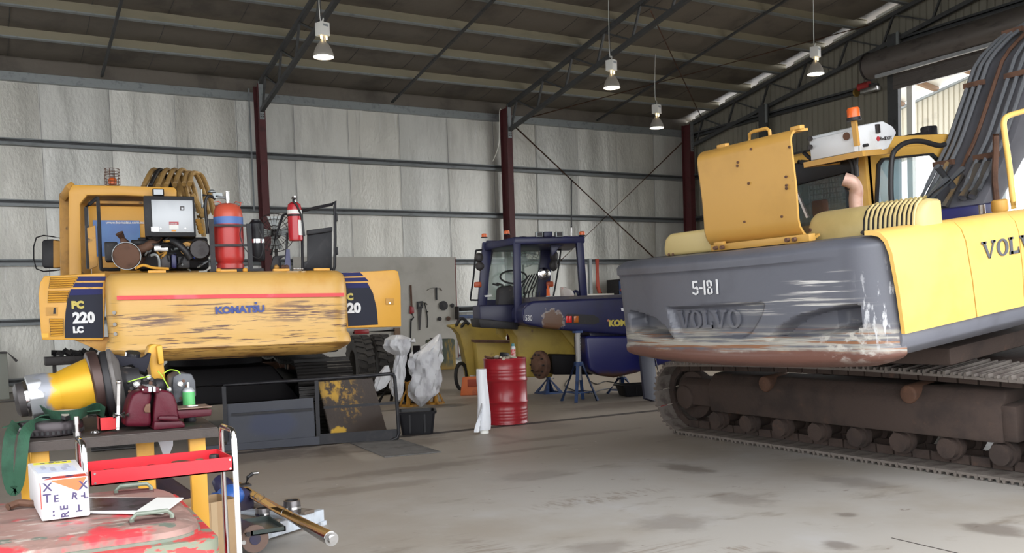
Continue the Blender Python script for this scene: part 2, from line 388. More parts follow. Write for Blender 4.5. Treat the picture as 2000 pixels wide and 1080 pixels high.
def truss(x, mat='truss_grey', yend=5.):
    a0 = (x, YW-.45, roofz(YW-.45)-.28); a1 = (x, yend, roofz(yend)-.28)
    t = MB().bar(a0, a1, .10, .10).build('truss', mat, ce)
    b0 = (x, YW-.5, 6.78); zb = lambda y: 6.78+.172*(YW-.5-y)
    MB().bar(b0, (x, yend, zb(yend)), .10, .10).build('bottom_chord', mat, t)
    y = YW-.6; i = 0
    while y > yend+1.5:
        MB().bar((x, y, zb(y)), (x, y-.35, roofz(y-.35)-.3), .05, .05).build('web_bar', mat, t)
        MB().bar((x, y-1.45, zb(y-1.45)), (x, y-.35, roofz(y-.35)-.3), .04, .04).build('web_bar', mat, t)
        y -= 1.45
for cx in CX[:3]: truss(cx)
truss(20.72)
MB().tube([(CX[2], 23.2, 6.95), (CX[3]-.2, 16.5, 8.6)], .015, 5).build('bracing_rod', 'rusty', ce)
MB().tube([(CX[3]-.3, 22.9, 7.5), (CX[2]+.1, 17.2, 8.3)], .015, 5).build('bracing_rod', 'rusty', ce)
# right wall: ribbed cladding sheets, girts, mullions
def ribbed(y0, y1, zb, zt, xw=XR, out=1):
    prof = []; y = y0; n = max(1, round((y1-y0)/.2)); st = (y1-y0)/n
    for i in range(n):
        a = y0+i*st; prof += [(a, 0), (a+st*.62, 0), (a+st*.70, .035), (a+st*.92, .035)]
    prof.append((y1, 0))
    mb = MB(); v = []
    for q, dx in prof: v += [(xw+dx*out, q, zb(q) if callable(zb) else zb), (xw+dx*out, q, zt(q) if callable(zt) else zt)]
    mb.add(v, [(2*i, 2*i+2, 2*i+3, 2*i+1) for i in range(len(prof)-1)]); return mb
YD = 16.0
wr = struct(MB().bb((XR+.06, YD, 0), (XR+.1, YW+.3, .3)).build('wall_right', 'cladding'))
rt_ = lambda y: roofz(y)-.06
y = YW+.1
while y > YD+.1:
    y0 = max(y-.8, YD); ribbed(y0, y, 0, rt_).build('cladding_sheet', 'cladding', wr); y = y0
while y > 2.4:
    y0 = y-.8; ribbed(y0, y, 7.45, rt_).build('cladding_sheet', 'cladding', wr); y = y0
while y > YF:
    y0 = y-.8; ribbed(y0, y, 0 if y < 2.3 else 7.45, rt_).build('cladding_sheet', 'cladding', wr); y = y0
def rgirt_prof(z): return [(XR-.01, z-.075), (XR-.2, z-.075), (XR-.2, z-.055), (XR-.02, z-.055), (XR-.02, z+.055), (XR-.2, z+.055), (XR-.2, z+.02), (XR-.21, z+.02), (XR-.21, z+.075), (XR-.01, z+.075)]
for z, a, b in ((.25, YD, YW), (1.62, YD, YW), (2.99, YD, YW), (4.35, YD, YW), (5.74, YD, YW), (7.1, YD+.6, YW), (8.07, 2, YD-.1)):
    MB().prism(rgirt_prof(z), a, b, 'xz').build('girt', 'truss_grey', wr)
for y, zt in ((20.5, 7.4), (15.95, 8.25)):
    MB().bb((XR-.32, y-.16, 0), (XR-.2, y+.16, zt)).build('mullion', 'truss_grey', wr)
    MB().bb((XR-.34, y-.2, zt-.55), (XR-.30, y-.13, zt)).build('gusset_plate', 'galv', wr)
# gable flashing that lets in a strip of light between the purlins
for i in range(len(PY)-1):
    ya, yb = PY[i]-.35, PY[i+1]+.1
    MB().bar((XR-.02, ya, roofz(ya)-.05), (XR-.02, yb, roofz(yb)-.05), .03, .06).build('gable_flashing', 'white_paint', wr)
# roller door: coil, curtain, guides
dr = struct(MB().lathe([(.33, 0), (.33, 11.2)], 28, (XR-.62, 5.2, 7.5), (0, 1, 0)).build('door_1', 'shutter'))
MB().lathe([(.36, 0), (.36, .04)], 24, (XR-.62, 16.4, 7.5), (0, 1, 0)).build('end_plate', 'dark_steel', dr)
MB().bb((XR-.8, 5.2, 7.12), (XR-.72, 16.1, 7.2)).build('coil_bar', 'sheet_steel', dr)
for i in range(4): MB().bb((XR-.36-.01*(i % 2), 5.2, 6.82+i*.10), (XR-.30, 15.9, 6.915+i*.10)).build('curtain_slat', 'shutter', dr)
MB().bb((XR-.3, 15.9, 0), (XR-.12, 16.05, 6.95)).build('door_guide', 'galv', dr)
MB().bb((XR+.0, 15.62, 0), (XR+.12, 15.78, 6.95)).build('door_jamb', 'white_paint', dr)
MB().bb((XR-.1, 5.0, 0), (XR+.12, 5.2, 7.0)).build('door_jamb', 'white_paint', dr)
ho = thing('chain_hoist_motor', 'small red and silver door motor at the end of the roller door coil', 'motor', (XR-.3, 16.8, 7.1))
MB().lathe([(.1, 0), (.1, .32)], 14, (0, -.12, .03), (0, 1, 0)).build('motor_housing', M('motor_red', (.35, .03, .03), .4), ho)
MB().bb((-.1, -.42, -.17), (.08, .1, -.05)).build('gear_case', 'steel', ho, bev=.02)
MB().lathe([(.11, 0), (.11, .05)], 16, (0, .27, -.08), (0, 1, 0)).build('chain_wheel', M('brass', (.45, .3, .08), .35, .7), ho)
MB().bb((-.02, -.2, -.12), (.3, .1, .05)).build('mounting_bracket', 'dark_steel', ho)
# unseen left wall and added front wall, their openings shaped to steer the daylight
wl = struct(MB().bb((XL-.1, YF, 0), (XL, 14.5, 11.5)).build('wall_left_unseen', 'cladding'))
MB().bb((XL-.1, 14.5, 6.5), (XL, YW+.3, 9.6)).build('unseen_wall_panel', 'cladding', wl)   # above an open side bay made up to light the back wall
wf = struct(MB().bb((XL, YF-.1, 6.9), (XR, YF, roofz(YF))).build('wall_front_unseen', 'cladding'))
MB().bb((8.4, YF-.1, 0), (XR, YF, 6.9)).build('unseen_wall_panel', 'cladding', wf)  # unseen panel added to dim the right end of the back wall
# carport seen through the roller door
cp = thing('carport', 'beige open carport with white roof and brown beams outside the roller door', 'carport', (29, 15, 0))
def cpx(px, py): return onX(px, py, 29.)-V3((29, 15, 0))
q0, q1 = cpx(1760, 212), cpx(1905, 146)
sl = (q1.z-q0.z)/(q1.y-q0.y); zl = lambda y: q0.z+sl*(y-q0.y)
ribbed(q1.y-1.2, q0.y+5, lambda y: zl(y)-1.9, lambda y: zl(y), 0, 1).build('cladding_sheet', 'ext_clad', cp)
MB().bar((-.05, q0.y+5, zl(q0.y+5)), (-.05, q1.y-1.2, zl(q1.y-1.2)), .1, .08).build('fascia_trim', 'galv', cp)
MB().add([(-5.5, q0.y+5, zl(q0.y+5)+1.0), (0, q0.y+5, zl(q0.y+5)+.15), (0, q1.y-1.2, zl(q1.y-1.2)+.15), (-5.5, q1.y-1.2, zl(q1.y-1.2)+1.0)], [(0, 1, 2, 3)]).build('roof_sheet', 'white_paint', cp, thick=.03)
M('beam_brown', (.22, .13, .07), .6)
for k in range(4):
    yy = q0.y-.1-k*1.35
    MB().bar((-5.4, yy, zl(yy)+.92), (0, yy, zl(yy)+.08), .16, .14).build('roof_beam', 'beam_brown', cp)
for yy in (q0.y+4.5, q1.y-1.0): MB().bb((-.1, yy-.1, 0), (.1, yy+.1, zl(yy))).build('post', 'galv', cp)
# ------------------------------------------------------------------ crawler tracks (shared by both excavators)
def shoe_mesh(wd, pitch, mat):
    mb = MB(); mb.box((0, 0, .012), (wd, pitch*.97, .022))
    for k, hh in ((-.42, .035), (-.05, .026), (.32, .03)): mb.prism([(pitch*k-.016, .02), (pitch*k+.016, .02), (pitch*k+.008, .02+hh), (pitch*k-.008, .02+hh)], -wd/2, wd/2, 'yz')
    o = mb.build('track_shoe', mat); me = o.data; bpy.data.objects.remove(o); return me
def crawler(parent, xf, wd, L, Hh, frame_mat, shoe_mat, side=1, sag=.05, hump=0., nroll=7, detail=True):
    """one track running along local y from 0 to L, centred on local x=0, standing on z=0"""
    r = Hh/2-.05; pitch = .19
    path = []
    n = 60
    y0, y1 = r+.05, L-r-.05
    seg = []
    for i in range(41): seg.append((y0+(y1-y0)*i/40, .05, 180))
    for i in range(1, 20):
        a = -90+180*i/20; seg.append((y1+r*math.cos(R(a)), Hh/2+r*math.sin(R(a)), 180+180*i/20))
    for i in range(41):
        t = i/40; y = y1+(y0-y1)*t
        seg.append((y, Hh-.05+hump*math.sin(math.pi*t)-sag*abs(math.sin(2*math.pi*t)), 360))
    for i in range(1, 20):
        a = 90+180*i/20; seg.append((y0+r*math.cos(R(a)), Hh/2+r*math.sin(R(a)), 0+180*i/20))
    seg.append(seg[0])
    cum = [0]
    for a, b in zip(seg, seg[1:]): cum.append(cum[-1]+math.hypot(a[0]-b[0], a[1]-b[1]))
    tot = cum[-1]; ns = round(tot/pitch); me = shoe_mesh(wd, tot/ns, shoe_mat)
    links = MB(); j = 0
    for k in range(ns):
        s = tot*k/ns
        while cum[j+1] < s: j += 1
        t = (s-cum[j])/max(cum[j+1]-cum[j], 1e-6); a, b = seg[j], seg[j+1]
        y = a[0]+(b[0]-a[0])*t; z = a[1]+(b[1]-a[1])*t
        dy, dz = b[0]-a[0], b[1]-a[1]; dl = math.hypot(dy, dz) or 1; dy /= dl; dz /= dl
        # outward normal of the loop, which runs +y along the bottom
        ny, nz = dz, -dy
        mloc = Matrix(((1, 0, 0, 0), (0, -dy, ny, y), (0, -dz, nz, z), (0, 0, 0, 1)))
        o = bpy.data.objects.new('track_shoe', me); COL.objects.link(o); o.parent = parent; o.matrix_basis = xf @ mloc
        for sx in (-.1, .1):
            q = V3((sx, y-ny*.045, z-nz*.045)); e = V3((0, dy, dz))
            links.bar(q-e*.085, q+e*.085, .03, .08, (0, ny, nz))
    lk = links.build('track_chain', frame_mat, parent, xf); lk['kind'] = 'stuff'
    fb = MB(); yA, yB = y0+.45, y1-.60
    hw = wd*.38
    fb.prism([(-hw, .30), (hw, .30), (hw, .60), (hw*.55, .72), (-hw*.55, .72), (-hw, .60)], yA, yB, 'xz')
    fr = fb.build('track_frame', frame_mat, parent, xf, bev=.03)
    MB().prism([(-hw*.8, .34), (hw*.8, .34), (hw*.8, .58), (hw*.4, .64), (-hw*.4, .64), (-hw*.8, .58)], y0-.1, yA+.02, 'xz').build('idler_yoke', frame_mat, parent, xf, bev=.02)
    MB().prism([(-hw*.95, .32), (hw*.95, .32), (hw*.95, .62), (-hw*.95, .62)], yB-.01, yB+.12, 'xz').build('end_flange', frame_mat, parent, xf, bev=.02)
    rr = r-.10
    MB().lathe([(rr, -.06), (rr, .06)], 28, (0, y0, Hh/2), (1, 0, 0)).lathe([(.14, -hw*.9), (.14, hw*.9)], 16, (0, y0, Hh/2), (1, 0, 0)).build('idler_wheel', frame_mat, parent, xf, bev=.015)
    tb = MB(); teeth = []
    for i in range(42):
        a = 2*math.pi*i/42; q = rr-.02+(.045 if i % 2 else 0); teeth.append((y1+q*math.cos(a), Hh/2+q*math.sin(a)))
    tb.prism(teeth, -.04, .04, 'yz'); tb.lathe([(.31, -hw*1.05), (.31, hw*1.05)], 28, (0, y1, Hh/2), (1, 0, 0)); tb.lathe([(.24, -hw*1.2), (.24, hw*1.2)], 28, (0, y1, Hh/2), (1, 0, 0))
    tb.build('sprocket', 'rusty', parent, xf, bev=.012)
    for i in range(nroll):
        y = yA+.05+(yB-yA-.1)*i/(nroll-1)
        MB().lathe([(.09, -hw*.95), (.09, -hw*.7), (.115, -hw*.7), (.115, -hw*.45), (.07, -hw*.4), (.07, hw*.4), (.115, hw*.45), (.115, hw*.7), (.09, hw*.7), (.09, hw*.95)], 14, (0, y, .205), (1, 0, 0)).build('track_roller', frame_mat, parent, xf)
    for t in (.3, .68):
        y = y0+(y1-y0)*t
        MB().lathe([(.085, -.05), (.085, hw*1.05), (.07, hw*1.1)], 14, (0, y, Hh-.2), (side, 0, 0)).build('carrier_roller', 'rusty', parent, xf, bev=.01)
        MB().box((0, y+.14, Hh-.24), (.12, .16, .2)).build('roller_bracket', frame_mat, parent, xf)
    return fr

# ------------------------------------------------------------------ yellow excavator with the fire bottle, seen from behind
K0 = V3((2.392, 10.1885, 0)); aK = R(7.8)
E1 = V3((math.cos(aK), -math.sin(aK), 0)); E2 = V3((math.sin(aK), math.cos(aK), 0))
def K(x, y, v):
    P = hit(x, y, K0+E2*v, E2); d = P-K0; return V3((d.dot(E1), v, P.z))
def KP(pts, v): return [(q.x, q.z) for q in (K(x, y, v) for x, y in pts)]
ke = thing('crawler_excavator', 'yellow excavator seen from behind, its counterweight scraped, both side doors open', 'excavator', K0, -aK)
# counterweight
def plan(hw, v0, v1, r, n=6):
    return [(-hw, v1)]+[(-hw+r-r*math.cos(a), v0+r-r*math.sin(a)) for a in (math.pi/2*i/n for i in range(n+1))]+[(-hw*.5, v0-.0), (0, v0-.02), (hw*.5, v0)]+[(hw-r+r*math.sin(a), v0+r-r*math.cos(a)) for a in (math.pi/2*i/n for i in range(n+1))]+[(hw, v1)]
lv = [(1.085, 1.05, .30, .2), (1.13, 1.20, .12, .24), (1.19, 1.285, .02, .24), (1.225, 1.30, -.02, .22), (1.30, 1.285, -.015, .22), (1.345, 1.255, .015, .2), (1.60, 1.27, .005, .2), (1.82, 1.27, .01, .2), (1.93, 1.265, .03, .2), (1.99, 1.25, .07, .2), (2.03, 1.21, .14, .2)]
MB().rings([[(u, v, z) for u, v in plan(hw, v0, .8, r)] for z, hw, v0, r in lv]).build('counterweight', 'cw_yellow', ke, ang=50)
cwp = [o for o in ke.children if o.name.startswith('counterweight')][0]
MB().prism([(-1.155, 1.750), (1.2, 1.728), (1.2, 1.768), (-1.155, 1.792)], -.022, .01, 'xz').build('red_stripe', 'decal_red', ke)
text('KOMATSU', .098, 'letter_blue', ke, frame_xf((-.195, -.028, 1.580), (1, 0, .012), (0, 0, 1)), 'lettering', .0055, 1.12, .004)
_q = K(499.5, 592, -.028); MB().bb((_q.x-.013, -.032, _q.z-.012), (_q.x+.013, -.02, _q.z+.014)).build('lettering_mark', 'letter_blue', ke)
for u in (-1.215,):
    for z in (1.62, 1.5, 1.40): MB().lathe([(.022, 0), (.02, .01)], 10, (u+.03, .03, z), (-.5, -1, 0)).build('plug', 'steel', ke)
for u, sg in ((-.02, 1), (.55, 1), (-.75, 1), (1.0, 1)): MB().bb((u-.09, .18, 2.03), (u+.09, .26, 2.06)).build('hood_catch', 'yellow', ke, bev=.006)
for u in (-.12, .16): MB().sph((u, .2, 2.05), (.03, .03, .025), 10, 6).build('lifting_lug', 'yellow', ke)
MB().prism([(-1.62, 1.36), (-1.1, 1.36), (-1.0, 1.16), (-1.22, 1.15)], .4, 1.2, 'xz').build('side_gusset', 'yellow_dirty', ke, bev=.01)
# upper structure behind the counterweight
MB().bb((-1.28, .8, 1.08), (1.28, 4.3, 1.9)).build('revolving_frame', 'engine_dark', ke, bev=.03)
MB().bb((-1.2, .78, 1.9), (1.2, 1.5, 2.03)).build('engine_deck', 'dark_steel', ke, bev=.02)
MB().lathe([(.62, 0), (.62, .18)], 28, (0, 2.9, .92)).build('swing_ring', 'greasy', ke)
# open side doors
VD = .33
def door(sgn):
    if sgn < 0:
        out = KP([(75, 575), (78, 552), (86, 539), (206, 533), (203, 664), (82, 664), (79, 640)], VD)
    else:
        out = KP([(668, 533), (770, 527), (778, 530), (783, 560), (784, 638), (678, 641)], VD)
    dd = MB().prism(out, VD, VD+.07, 'xz').build('side_door', 'yellow', ke, bev=.012)
    f = VD-.004
    def dec(pts, nm, mat, o=0, t=.005): return MB().prism(KP(pts, VD), f-o-t, f-o+.003, 'xz').build(nm, mat, dd)
    if sgn < 0:
        dec([(154, 540), (207, 540), (205, 548), (149, 549)], 'decal_stripe', 'decal_navy'); dec([(147, 552), (202, 552), (200, 560), (142, 561)], 'decal_stripe', 'decal_navy')
        dec([(138, 565), (200, 564), (202, 660), (127, 660), (126, 640), (128, 610), (132, 585)], 'decal_panel', 'decal_dark'); dec([(139, 565), (200, 564), (200, 575), (136, 577)], 'decal_stripe', 'decal_navy', .004)
        for s_, px, py, sz, mt, bd, sx in (('PC', 140, 602, .10, 'letter_yellow', .007, .95), ('220', 143, 630.5, .150, 'letter_white', .008, .92), ('LC', 143, 649.5, .085, 'letter_white', .006, .95)):
            q = K(px, py, f-.012); text(s_, sz, mt, dd, frame_xf(q, (1, 0, 0), (0, 0, 1)), 'lettering', bd, sx, .003)
        for (a, b, c, e_, nb) in (((98, 542), (153, 540), (140, 561), (95, 563), 5), ((94, 568), (136, 567), (130, 590), (93, 591), 5), ((96, 622), (124, 622), (124, 655), (99, 657), 7)):
            pa, pb, pc, pd = (K(q[0], q[1], f) for q in (a, b, c, e_))
            MB().prism([(q.x, q.z) for q in (pa, pb, pc, pd)], f-.002, f+.006, 'xz').build('louvre_recess', 'engine_dark', dd)
            for i in range(nb):
                t = (i+.5)/nb; l_ = pa.lerp(pd, t); r_ = pb.lerp(pc, t)
                MB().bar(l_+V3((.004, -.008, 0)), r_+V3((-.004, -.008, 0)), .025, (pa.z-pd.z)/nb*.5, (0, -.5, 1)).build('louvre', 'yellow', dd)
        h = MB().prism(KP([(90, 600), (112, 600), (112, 616), (90, 616)], VD), f-.008, f, 'xz').build('lock_plate', 'yellow_dirty', dd)
        MB().prism(KP([(105, 601), (109, 601), (109, 613), (104, 613)], VD), f-.010, f-.006, 'xz').build('lock_slot', 'black_paint', dd)
        MB().prism(KP([(81, 651), (95, 651), (95, 659), (82, 659)], VD), f-.004, f, 'xz').build('reflector', M('reflector_yellow', (.8, .42, .01), .35), dd)
    else:
        dec([(664, 533), (703, 532), (710, 539), (670, 540)], 'decal_stripe', 'decal_navy'); dec([(671, 543), (713, 542), (720, 549), (674, 550)], 'decal_stripe', 'decal_navy')
        dec([(675, 553), (717, 552), (728, 572), (735, 600), (738, 634), (680, 637)], 'decal_panel', 'decal_dark'); dec([(675, 553), (717, 552), (722, 562), (677, 563)], 'decal_stripe', 'decal_navy', .004)
        for s_, px, py, sz, mt, bd in (('C', 678, 585.5, .10, 'letter_yellow', .007), ('20', 679, 610.5, .155, 'letter_white', .008)):
            q = K(px, py, f-.012); text(s_, sz, mt, dd, frame_xf(q, (1, 0, 0), (0, 0, 1)), 'lettering', bd, 1.0, .003)
        MB().prism(KP([(753, 583), (769, 583), (769, 595), (753, 595)], VD), f-.008, f, 'xz').build('lock_plate', 'yellow_dirty', dd, bev=.002)
        MB().lathe([(.013, 0), (.013, .01)], 8, K(761, 592, f-.008), (0, -1, 0)).build('lock_barrel', 'steel', dd)
door(-1); door(1)
# cab: rear frame, side, roof, inner panel
VC = 1.55
def Kb(pts, v): return KP(pts, v)
outer = Kb([(135, 532), (135, 372), (141, 361), (345, 366), (345, 386), (345, 532)], VC)
q = [K(*p, VC) for p in ((135, 532), (136, 366), (345, 370), (345, 530))]
cb = MB()
po = [(K(135, 545, VC).x, 2.0), (K(134, 375, VC).x, K(134, 375, VC).z), (K(141, 361, VC).x, K(141, 361, VC).z), (K(240, 363, VC).x, K(240, 363, VC).z), (K(340, 366, VC).x, K(340, 366, VC).z), (K(345, 372, VC).x, K(345, 372, VC).z), (K(345, 545, VC).x, 2.0)]
pi_ = [(K(159, 545, VC).x, 2.0), (K(156, 398, VC).x, K(156, 398, VC).z), (K(170, 381, VC).x, K(170, 381, VC).z), (K(240, 381, VC).x, K(240, 381, VC).z), (K(318, 385, VC).x, K(318, 385, VC).z), (K(330, 398, VC).x, K(330, 398, VC).z), (K(330, 545, VC).x, 2.0)]
cb.add([(a, VC, b) for a, b in po]+[(a, VC, b) for a, b in pi_]+[(a, VC+.10, b) for a, b in po]+[(a, VC+.10, b) for a, b in pi_],
       [f for i in range(6) for f in ((i, i+1, 8+i, 7+i), (14+i+1, 14+i, 21+i, 21+i+1), (i+1, i, 14+i, 15+i), (7+i, 8+i, 22+i, 21+i))])
cab = cb.build('cab_frame', 'yellow', ke, bev=.008)
ul, ur, zt = K(135, 400, VC).x, K(345, 370, VC).x, K(240, 363, VC).z
MB().bb((ul, VC+.08, zt-.07), (ur, VC+1.5, zt-.0)).build('cab_roof', 'yellow_dirty', ke, bev=.03)
MB().bb((ul, VC+1.25, 1.95), (ul+.14, VC+1.45, zt)).build('cab_post', 'yellow_dirty', ke, bev=.01)
MB().bb((ul+.02, VC+.1, 1.95), (ul+.08, VC+1.3, 2.15)).build('cab_sill', 'yellow_dirty', ke)
MB().bb((ur-.06, VC+1.3, 1.95), (ur, VC+1.42, zt)).build('cab_post', 'yellow_dirty', ke, bev=.01)
vp_ = VC+.35
pa, pb = K(172, 402, vp_), K(284, 450, vp_)
MB().bb((pa.x, vp_, 2.0), (pb.x+.05, vp_+.05, pa.z)).build('inner_panel', 'yellow', ke, bev=.006)
for i in range(5): MB().bb((pa.x+.02, vp_-.1+i*.001, pa.z+.02), (pb.x, vp_+.2, pa.z+.05)).build('roof_liner', 'yellow_dirty', ke) if i == 0 else None
M('sign_blue', (.04, .13, .42), .35, 0, [('n', (.06, .2, .5), 1.5, .4, .7)])
sa, sb = K(181, 430, vp_-.02), K(276, 500, vp_-.02)
sg = MB().bb((sa.x, vp_-.02, sb.z), (sb.x, vp_-.005, sa.z)).build('blue_placard', 'sign_blue', ke)
text('www.komatsu.com.au', .048, 'letter_white', sg, frame_xf(K(207, 437, vp_-.024), (1, 0, .01), (0, 0, 1)), 'lettering', .001, 1.0, .002)
MB().bar(K(127, 378, VC+.45), K(129, 545, VC+.45), .12, .12, (0, 1, 0)).build('cab_side_post', 'yellow_dirty', ke, bev=.02); MB().bar(K(127, 384, VC+.4), K(140, 364, VC+.05), .1, .1, (0, 1, 0)).build('cab_roof_rail', 'yellow_dirty', ke, bev=.02)
# black tube rails and small yellow flap in front of the cab opening
vr = .95
def kt(pts, v, rad, nm='rail', mat='black_paint', par=ke, k=3, n=8): return MB().tube(smooth_path([K(x, y, v) for x, y in pts], k), rad, n).build(nm, mat, par)
kt([(168, 405), (188, 388), (191, 390), (194, 450), (197, 520), (204, 526), (235, 526)], vr, .020)
kt([(168, 405), (172, 525)], vr, .020)
MB().prism(KP([(170, 445), (186, 440), (190, 520), (175, 526)], vr-.02), vr-.02, vr+.02, 'xz').build('guard_flap', 'yellow_dirty', ke, bev=.004)
# beacon in its wire cage, work lamp
bq = K(220, 361, VC+.5)
bc = MB().lathe([(.045, 0), (.05, .06), (.03, .09)], 14, bq).build('beacon', M('beacon_orange', (.75, .13, .02), .3), ke)
cg = MB(); cr, chh = .085, .19
for i in range(10):
    a = 2*math.pi*i/10; cg.tube([bq+V3((cr*math.cos(a), cr*math.sin(a), 0)), bq+V3((cr*math.cos(a), cr*math.sin(a), chh))], .0035, 4)
for j in range(6): cg.tube([bq+V3((cr*math.cos(2*math.pi*i/16), cr*math.sin(2*math.pi*i/16), chh*j/5)) for i in range(16)], .0035, 4, closed=True)
cg.build('beacon_cage', 'rusty', ke)
lq = K(309, 376, VC-.12)
MB().box(lq, (.13, .08, .085)).build('work_lamp', 'black_paint', ke, bev=.012); MB().box(lq+V3((0, -.043, 0)), (.10, .006, .06)).build('lamp_lens', 'sheet_steel', ke)
# mirror on the side
vm = VC+1.2
kt([(118, 465), (71, 464), (71, 525), (118, 527)], vm, .008, 'mirror_bracket')
MB().prism(KP([(82, 472), (86, 468), (103, 467), (118, 470), (118, 524), (86, 523), (82, 518)], vm-.05), vm-.05, vm+.03, 'xz').build('mirror', 'black_paint', ke, bev=.015)
MB().prism(KP([(104, 469), (118, 471), (118, 522), (104, 523)], vm-.08), vm-.09, vm-.06, 'xz').build('mirror_back', 'yellow_dirty', ke, bev=.01)
# control cabinet
va = .55
c0, c1 = K(280, 382, va), K(385, 462, va)
cn = MB().bb((c0.x, va, c1.z), (c1.x-.01, va+.38, c0.z)).build('control_cabinet', 'black_paint', ke, bev=.008)
d0, d1 = K(295, 390, va-.02), K(379, 454, va-.02)
cdr = MB().bb((d0.x, va-.02, d1.z), (d1.x, va+.0, d0.z)).build('cabinet_door', 'sheet_steel', cn, bev=.004)
def cst(x0, y0, x1, y1, nm, mat, o=.026): 
    a, b = K(x0, y0, va-o), K(x1, y1, va-o); return MB().bb((a.x, va-o, b.z), (b.x, va-o+.004, a.z)).build(nm, mat, cdr)
M('sticker_white', (.75, .75, .72), .5); M('sticker_red', (.4, .03, .04), .4)
cst(330, 433, 349, 448, 'warning_sticker', 'sticker_white'); cst(330, 433, 349, 439, 'sticker_band', 'sticker_red', .028); cst(335, 449, 344, 452, 'sticker_tab', M('sticker_orange', (.7, .28, .02), .4), .027)
text('DANGER', .022, 'letter_white', cdr, frame_xf(K(331, 438.4, va-.033), (1, 0, 0), (0, 0, 1)), 'lettering', .0, .9, .001)
MB().prism(KP([(352, 403), (360, 403), (360, 411), (352, 411)], va-.024), va-.026, va-.018, 'xz').build('cabinet_lock', 'dark_steel', cdr)
cst(354, 405, 358, 409, 'lock_face', 'sheet_steel', .028); cst(295, 443, 310, 452, 'hinge_plate', 'steel', .024)
for px in (314, 362): MB().lathe([(.009, 0), (.009, .006)], 8, K(px, 446, va-.02), (0, -1, 0)).build('screw', 'steel', cdr)
# engine: muffler, pipes, lumps
vE = .75
mq = K(247, 500, vE-.1)
MB().lathe([(.14, -.02), (.15, 0), (.15, .42), (.13, .45)], 22, mq, (.15, 1, .02)).build('muffler', 'rusty', ke, bev=.006)
MB().lathe([(.146, 0), (.152, .0), (.152, .02), (.146, .02)], 22, mq+V3((0, -.03, 0)), (.15, 1, .02), caps=False).build('muffler_rim', 'galv', ke)
MB().tube([K(246, 478, vE), K(233, 455, vE-.05)], [.055, .045], 12).build('exhaust_stub', 'rusty', ke)
MB().tube(smooth_path([K(262, 490, vE), K(285, 483, vE), K(302, 470, vE), K(316, 456, vE-.05)]), [.05]*19, 12).build('exhaust_elbow', 'rusty', ke)
MB().lathe([(.06, 0), (.075, .1)], 14, K(310, 461, vE-.08), (-.7, -.5, .3)).build('exhaust_flange', 'black_paint', ke)
eg = MB()
MB().bb(K(272, 526, vE+.2), K(400, 470, vE+.7)).build('engine_block', 'engine_dark', ke, bev=.03)
for (x0, y0, x1, y1, vv, dp, mt, nm) in ((203, 472, 232, 510, .95, .3, 'engine_dark', 'air_box'), (312, 497, 334, 524, .62, .12, 'dark_steel', 'valve_block'), (334, 494, 346, 524, .60, .1, 'navy', 'filter_block'), (346, 500, 372, 524, .64, .16, 'engine_dark', 'pump_housing'),
        (300, 478, 330, 492, .66, .2, 'steel', 'manifold'), (255, 468, 300, 480, .9, .2, 'black_paint', 'radiator_tank'), (375, 478, 400, 505, .62, .15, 'letter_blue', 'starter_motor')):
    a, b = K(x0, y0, vv), K(x1, y1, vv); MB().bb((a.x, vv, b.z), (b.x, vv+dp, a.z)).build(nm, mt, ke, bev=.02)
MB().lathe([(.10, 0), (.115, .03), (.115, .22), (.09, .25)], 20, K(390, 487, .6), (.1, 1, 0)).build('alternator', 'dark_steel', ke)
MB().lathe([(.075, 0), (.085, .1), (.085, .2)], 18, K(365, 486, .68), (.2, 1, .1)).build('fan_hub', 'yellow_dirty', ke)
MB().tube(smooth_path([K(325, 466, .7), K(345, 475, .62), K(362, 490, .6), K(372, 505, .62)]), .038, 10).build('coolant_hose', 'hose_black', ke)
MB().tube(smooth_path([K(293, 500, .62), K(303, 497, .6), K(310, 505, .6), K(312, 524, .62)]), .016, 8).build('coolant_hose', 'galv', ke)
MB().tube(smooth_path([K(265, 524, .3), K(280, 518, .35), K(300, 523, .33), K(330, 525, .33)]), .015, 8).build('cable', 'yellow', ke)
rng = random.Random(3)
for i in range(16):
    px = rng.uniform(285, 400); py = rng.uniform(470, 520); p_ = K(px, py, .6)
    MB().tube(smooth_path([p_, p_+V3((rng.uniform(-.1, .1), .05, rng.uniform(-.05, .08))), p_+V3((rng.uniform(-.2, .2), .15, rng.uniform(-.1, .06)))], 4), rng.uniform(.008, .016), 6).build('engine_hose', rng.choice(['hose_black', 'hose_black', 'galv', 'yellow_dirty']), ke)
# fire bottle rack, canister and pipework behind it
tq = K(452, 523, .45)
ft = thing('fire_suppression_tank', 'large red fire suppression bottle with blue band strapped behind the control cabinet', 'tank', K0+E1*tq.x+E2*.55+V3((0, 0, 2.075)), -aK)
M('tank_red', (.50, .035, .03), .35, 0, [('n', (.42, .05, .04), 2.5, .5, .7), ('g', (.62, .10, .055), 'z', .5, .62, .06, 6)]); M('band_blue', (.10, .2, .5), .5)
MB().lathe([(.135, 0), (.15, .012), (.15, .06), (.135, .075), (.152, .10), (.16, .14), (.16, .60), (.152, .66), (.13, .71), (.09, .735), (.05, .745)], 28).build('tank_body', 'tank_red', ft)
MB().lathe([(.1615, .505), (.1625, .505), (.1625, .585), (.1615, .585)], 28, caps=False).build('blue_band', 'band_blue', ft)
MB().tube([(-.13, 0, .70), (-.15, 0, .755), (-.09, 0, .765), (-.06, 0, .73)], .006, 6).build('lifting_eye', 'tank_red', ft)
MB().tube([(.06, 0, .73), (.09, 0, .765), (.15, 0, .755), (.13, 0, .70)], .006, 6).build('lifting_eye', 'tank_red', ft)
MB().lathe([(.02, .74), (.02, .78), (.026, .78), (.026, .86), (.018, .86), (.018, .87), (.03, .87), (.03, .876)], 12, (.0, 0, 0)).build('valve', 'chrome', ft)
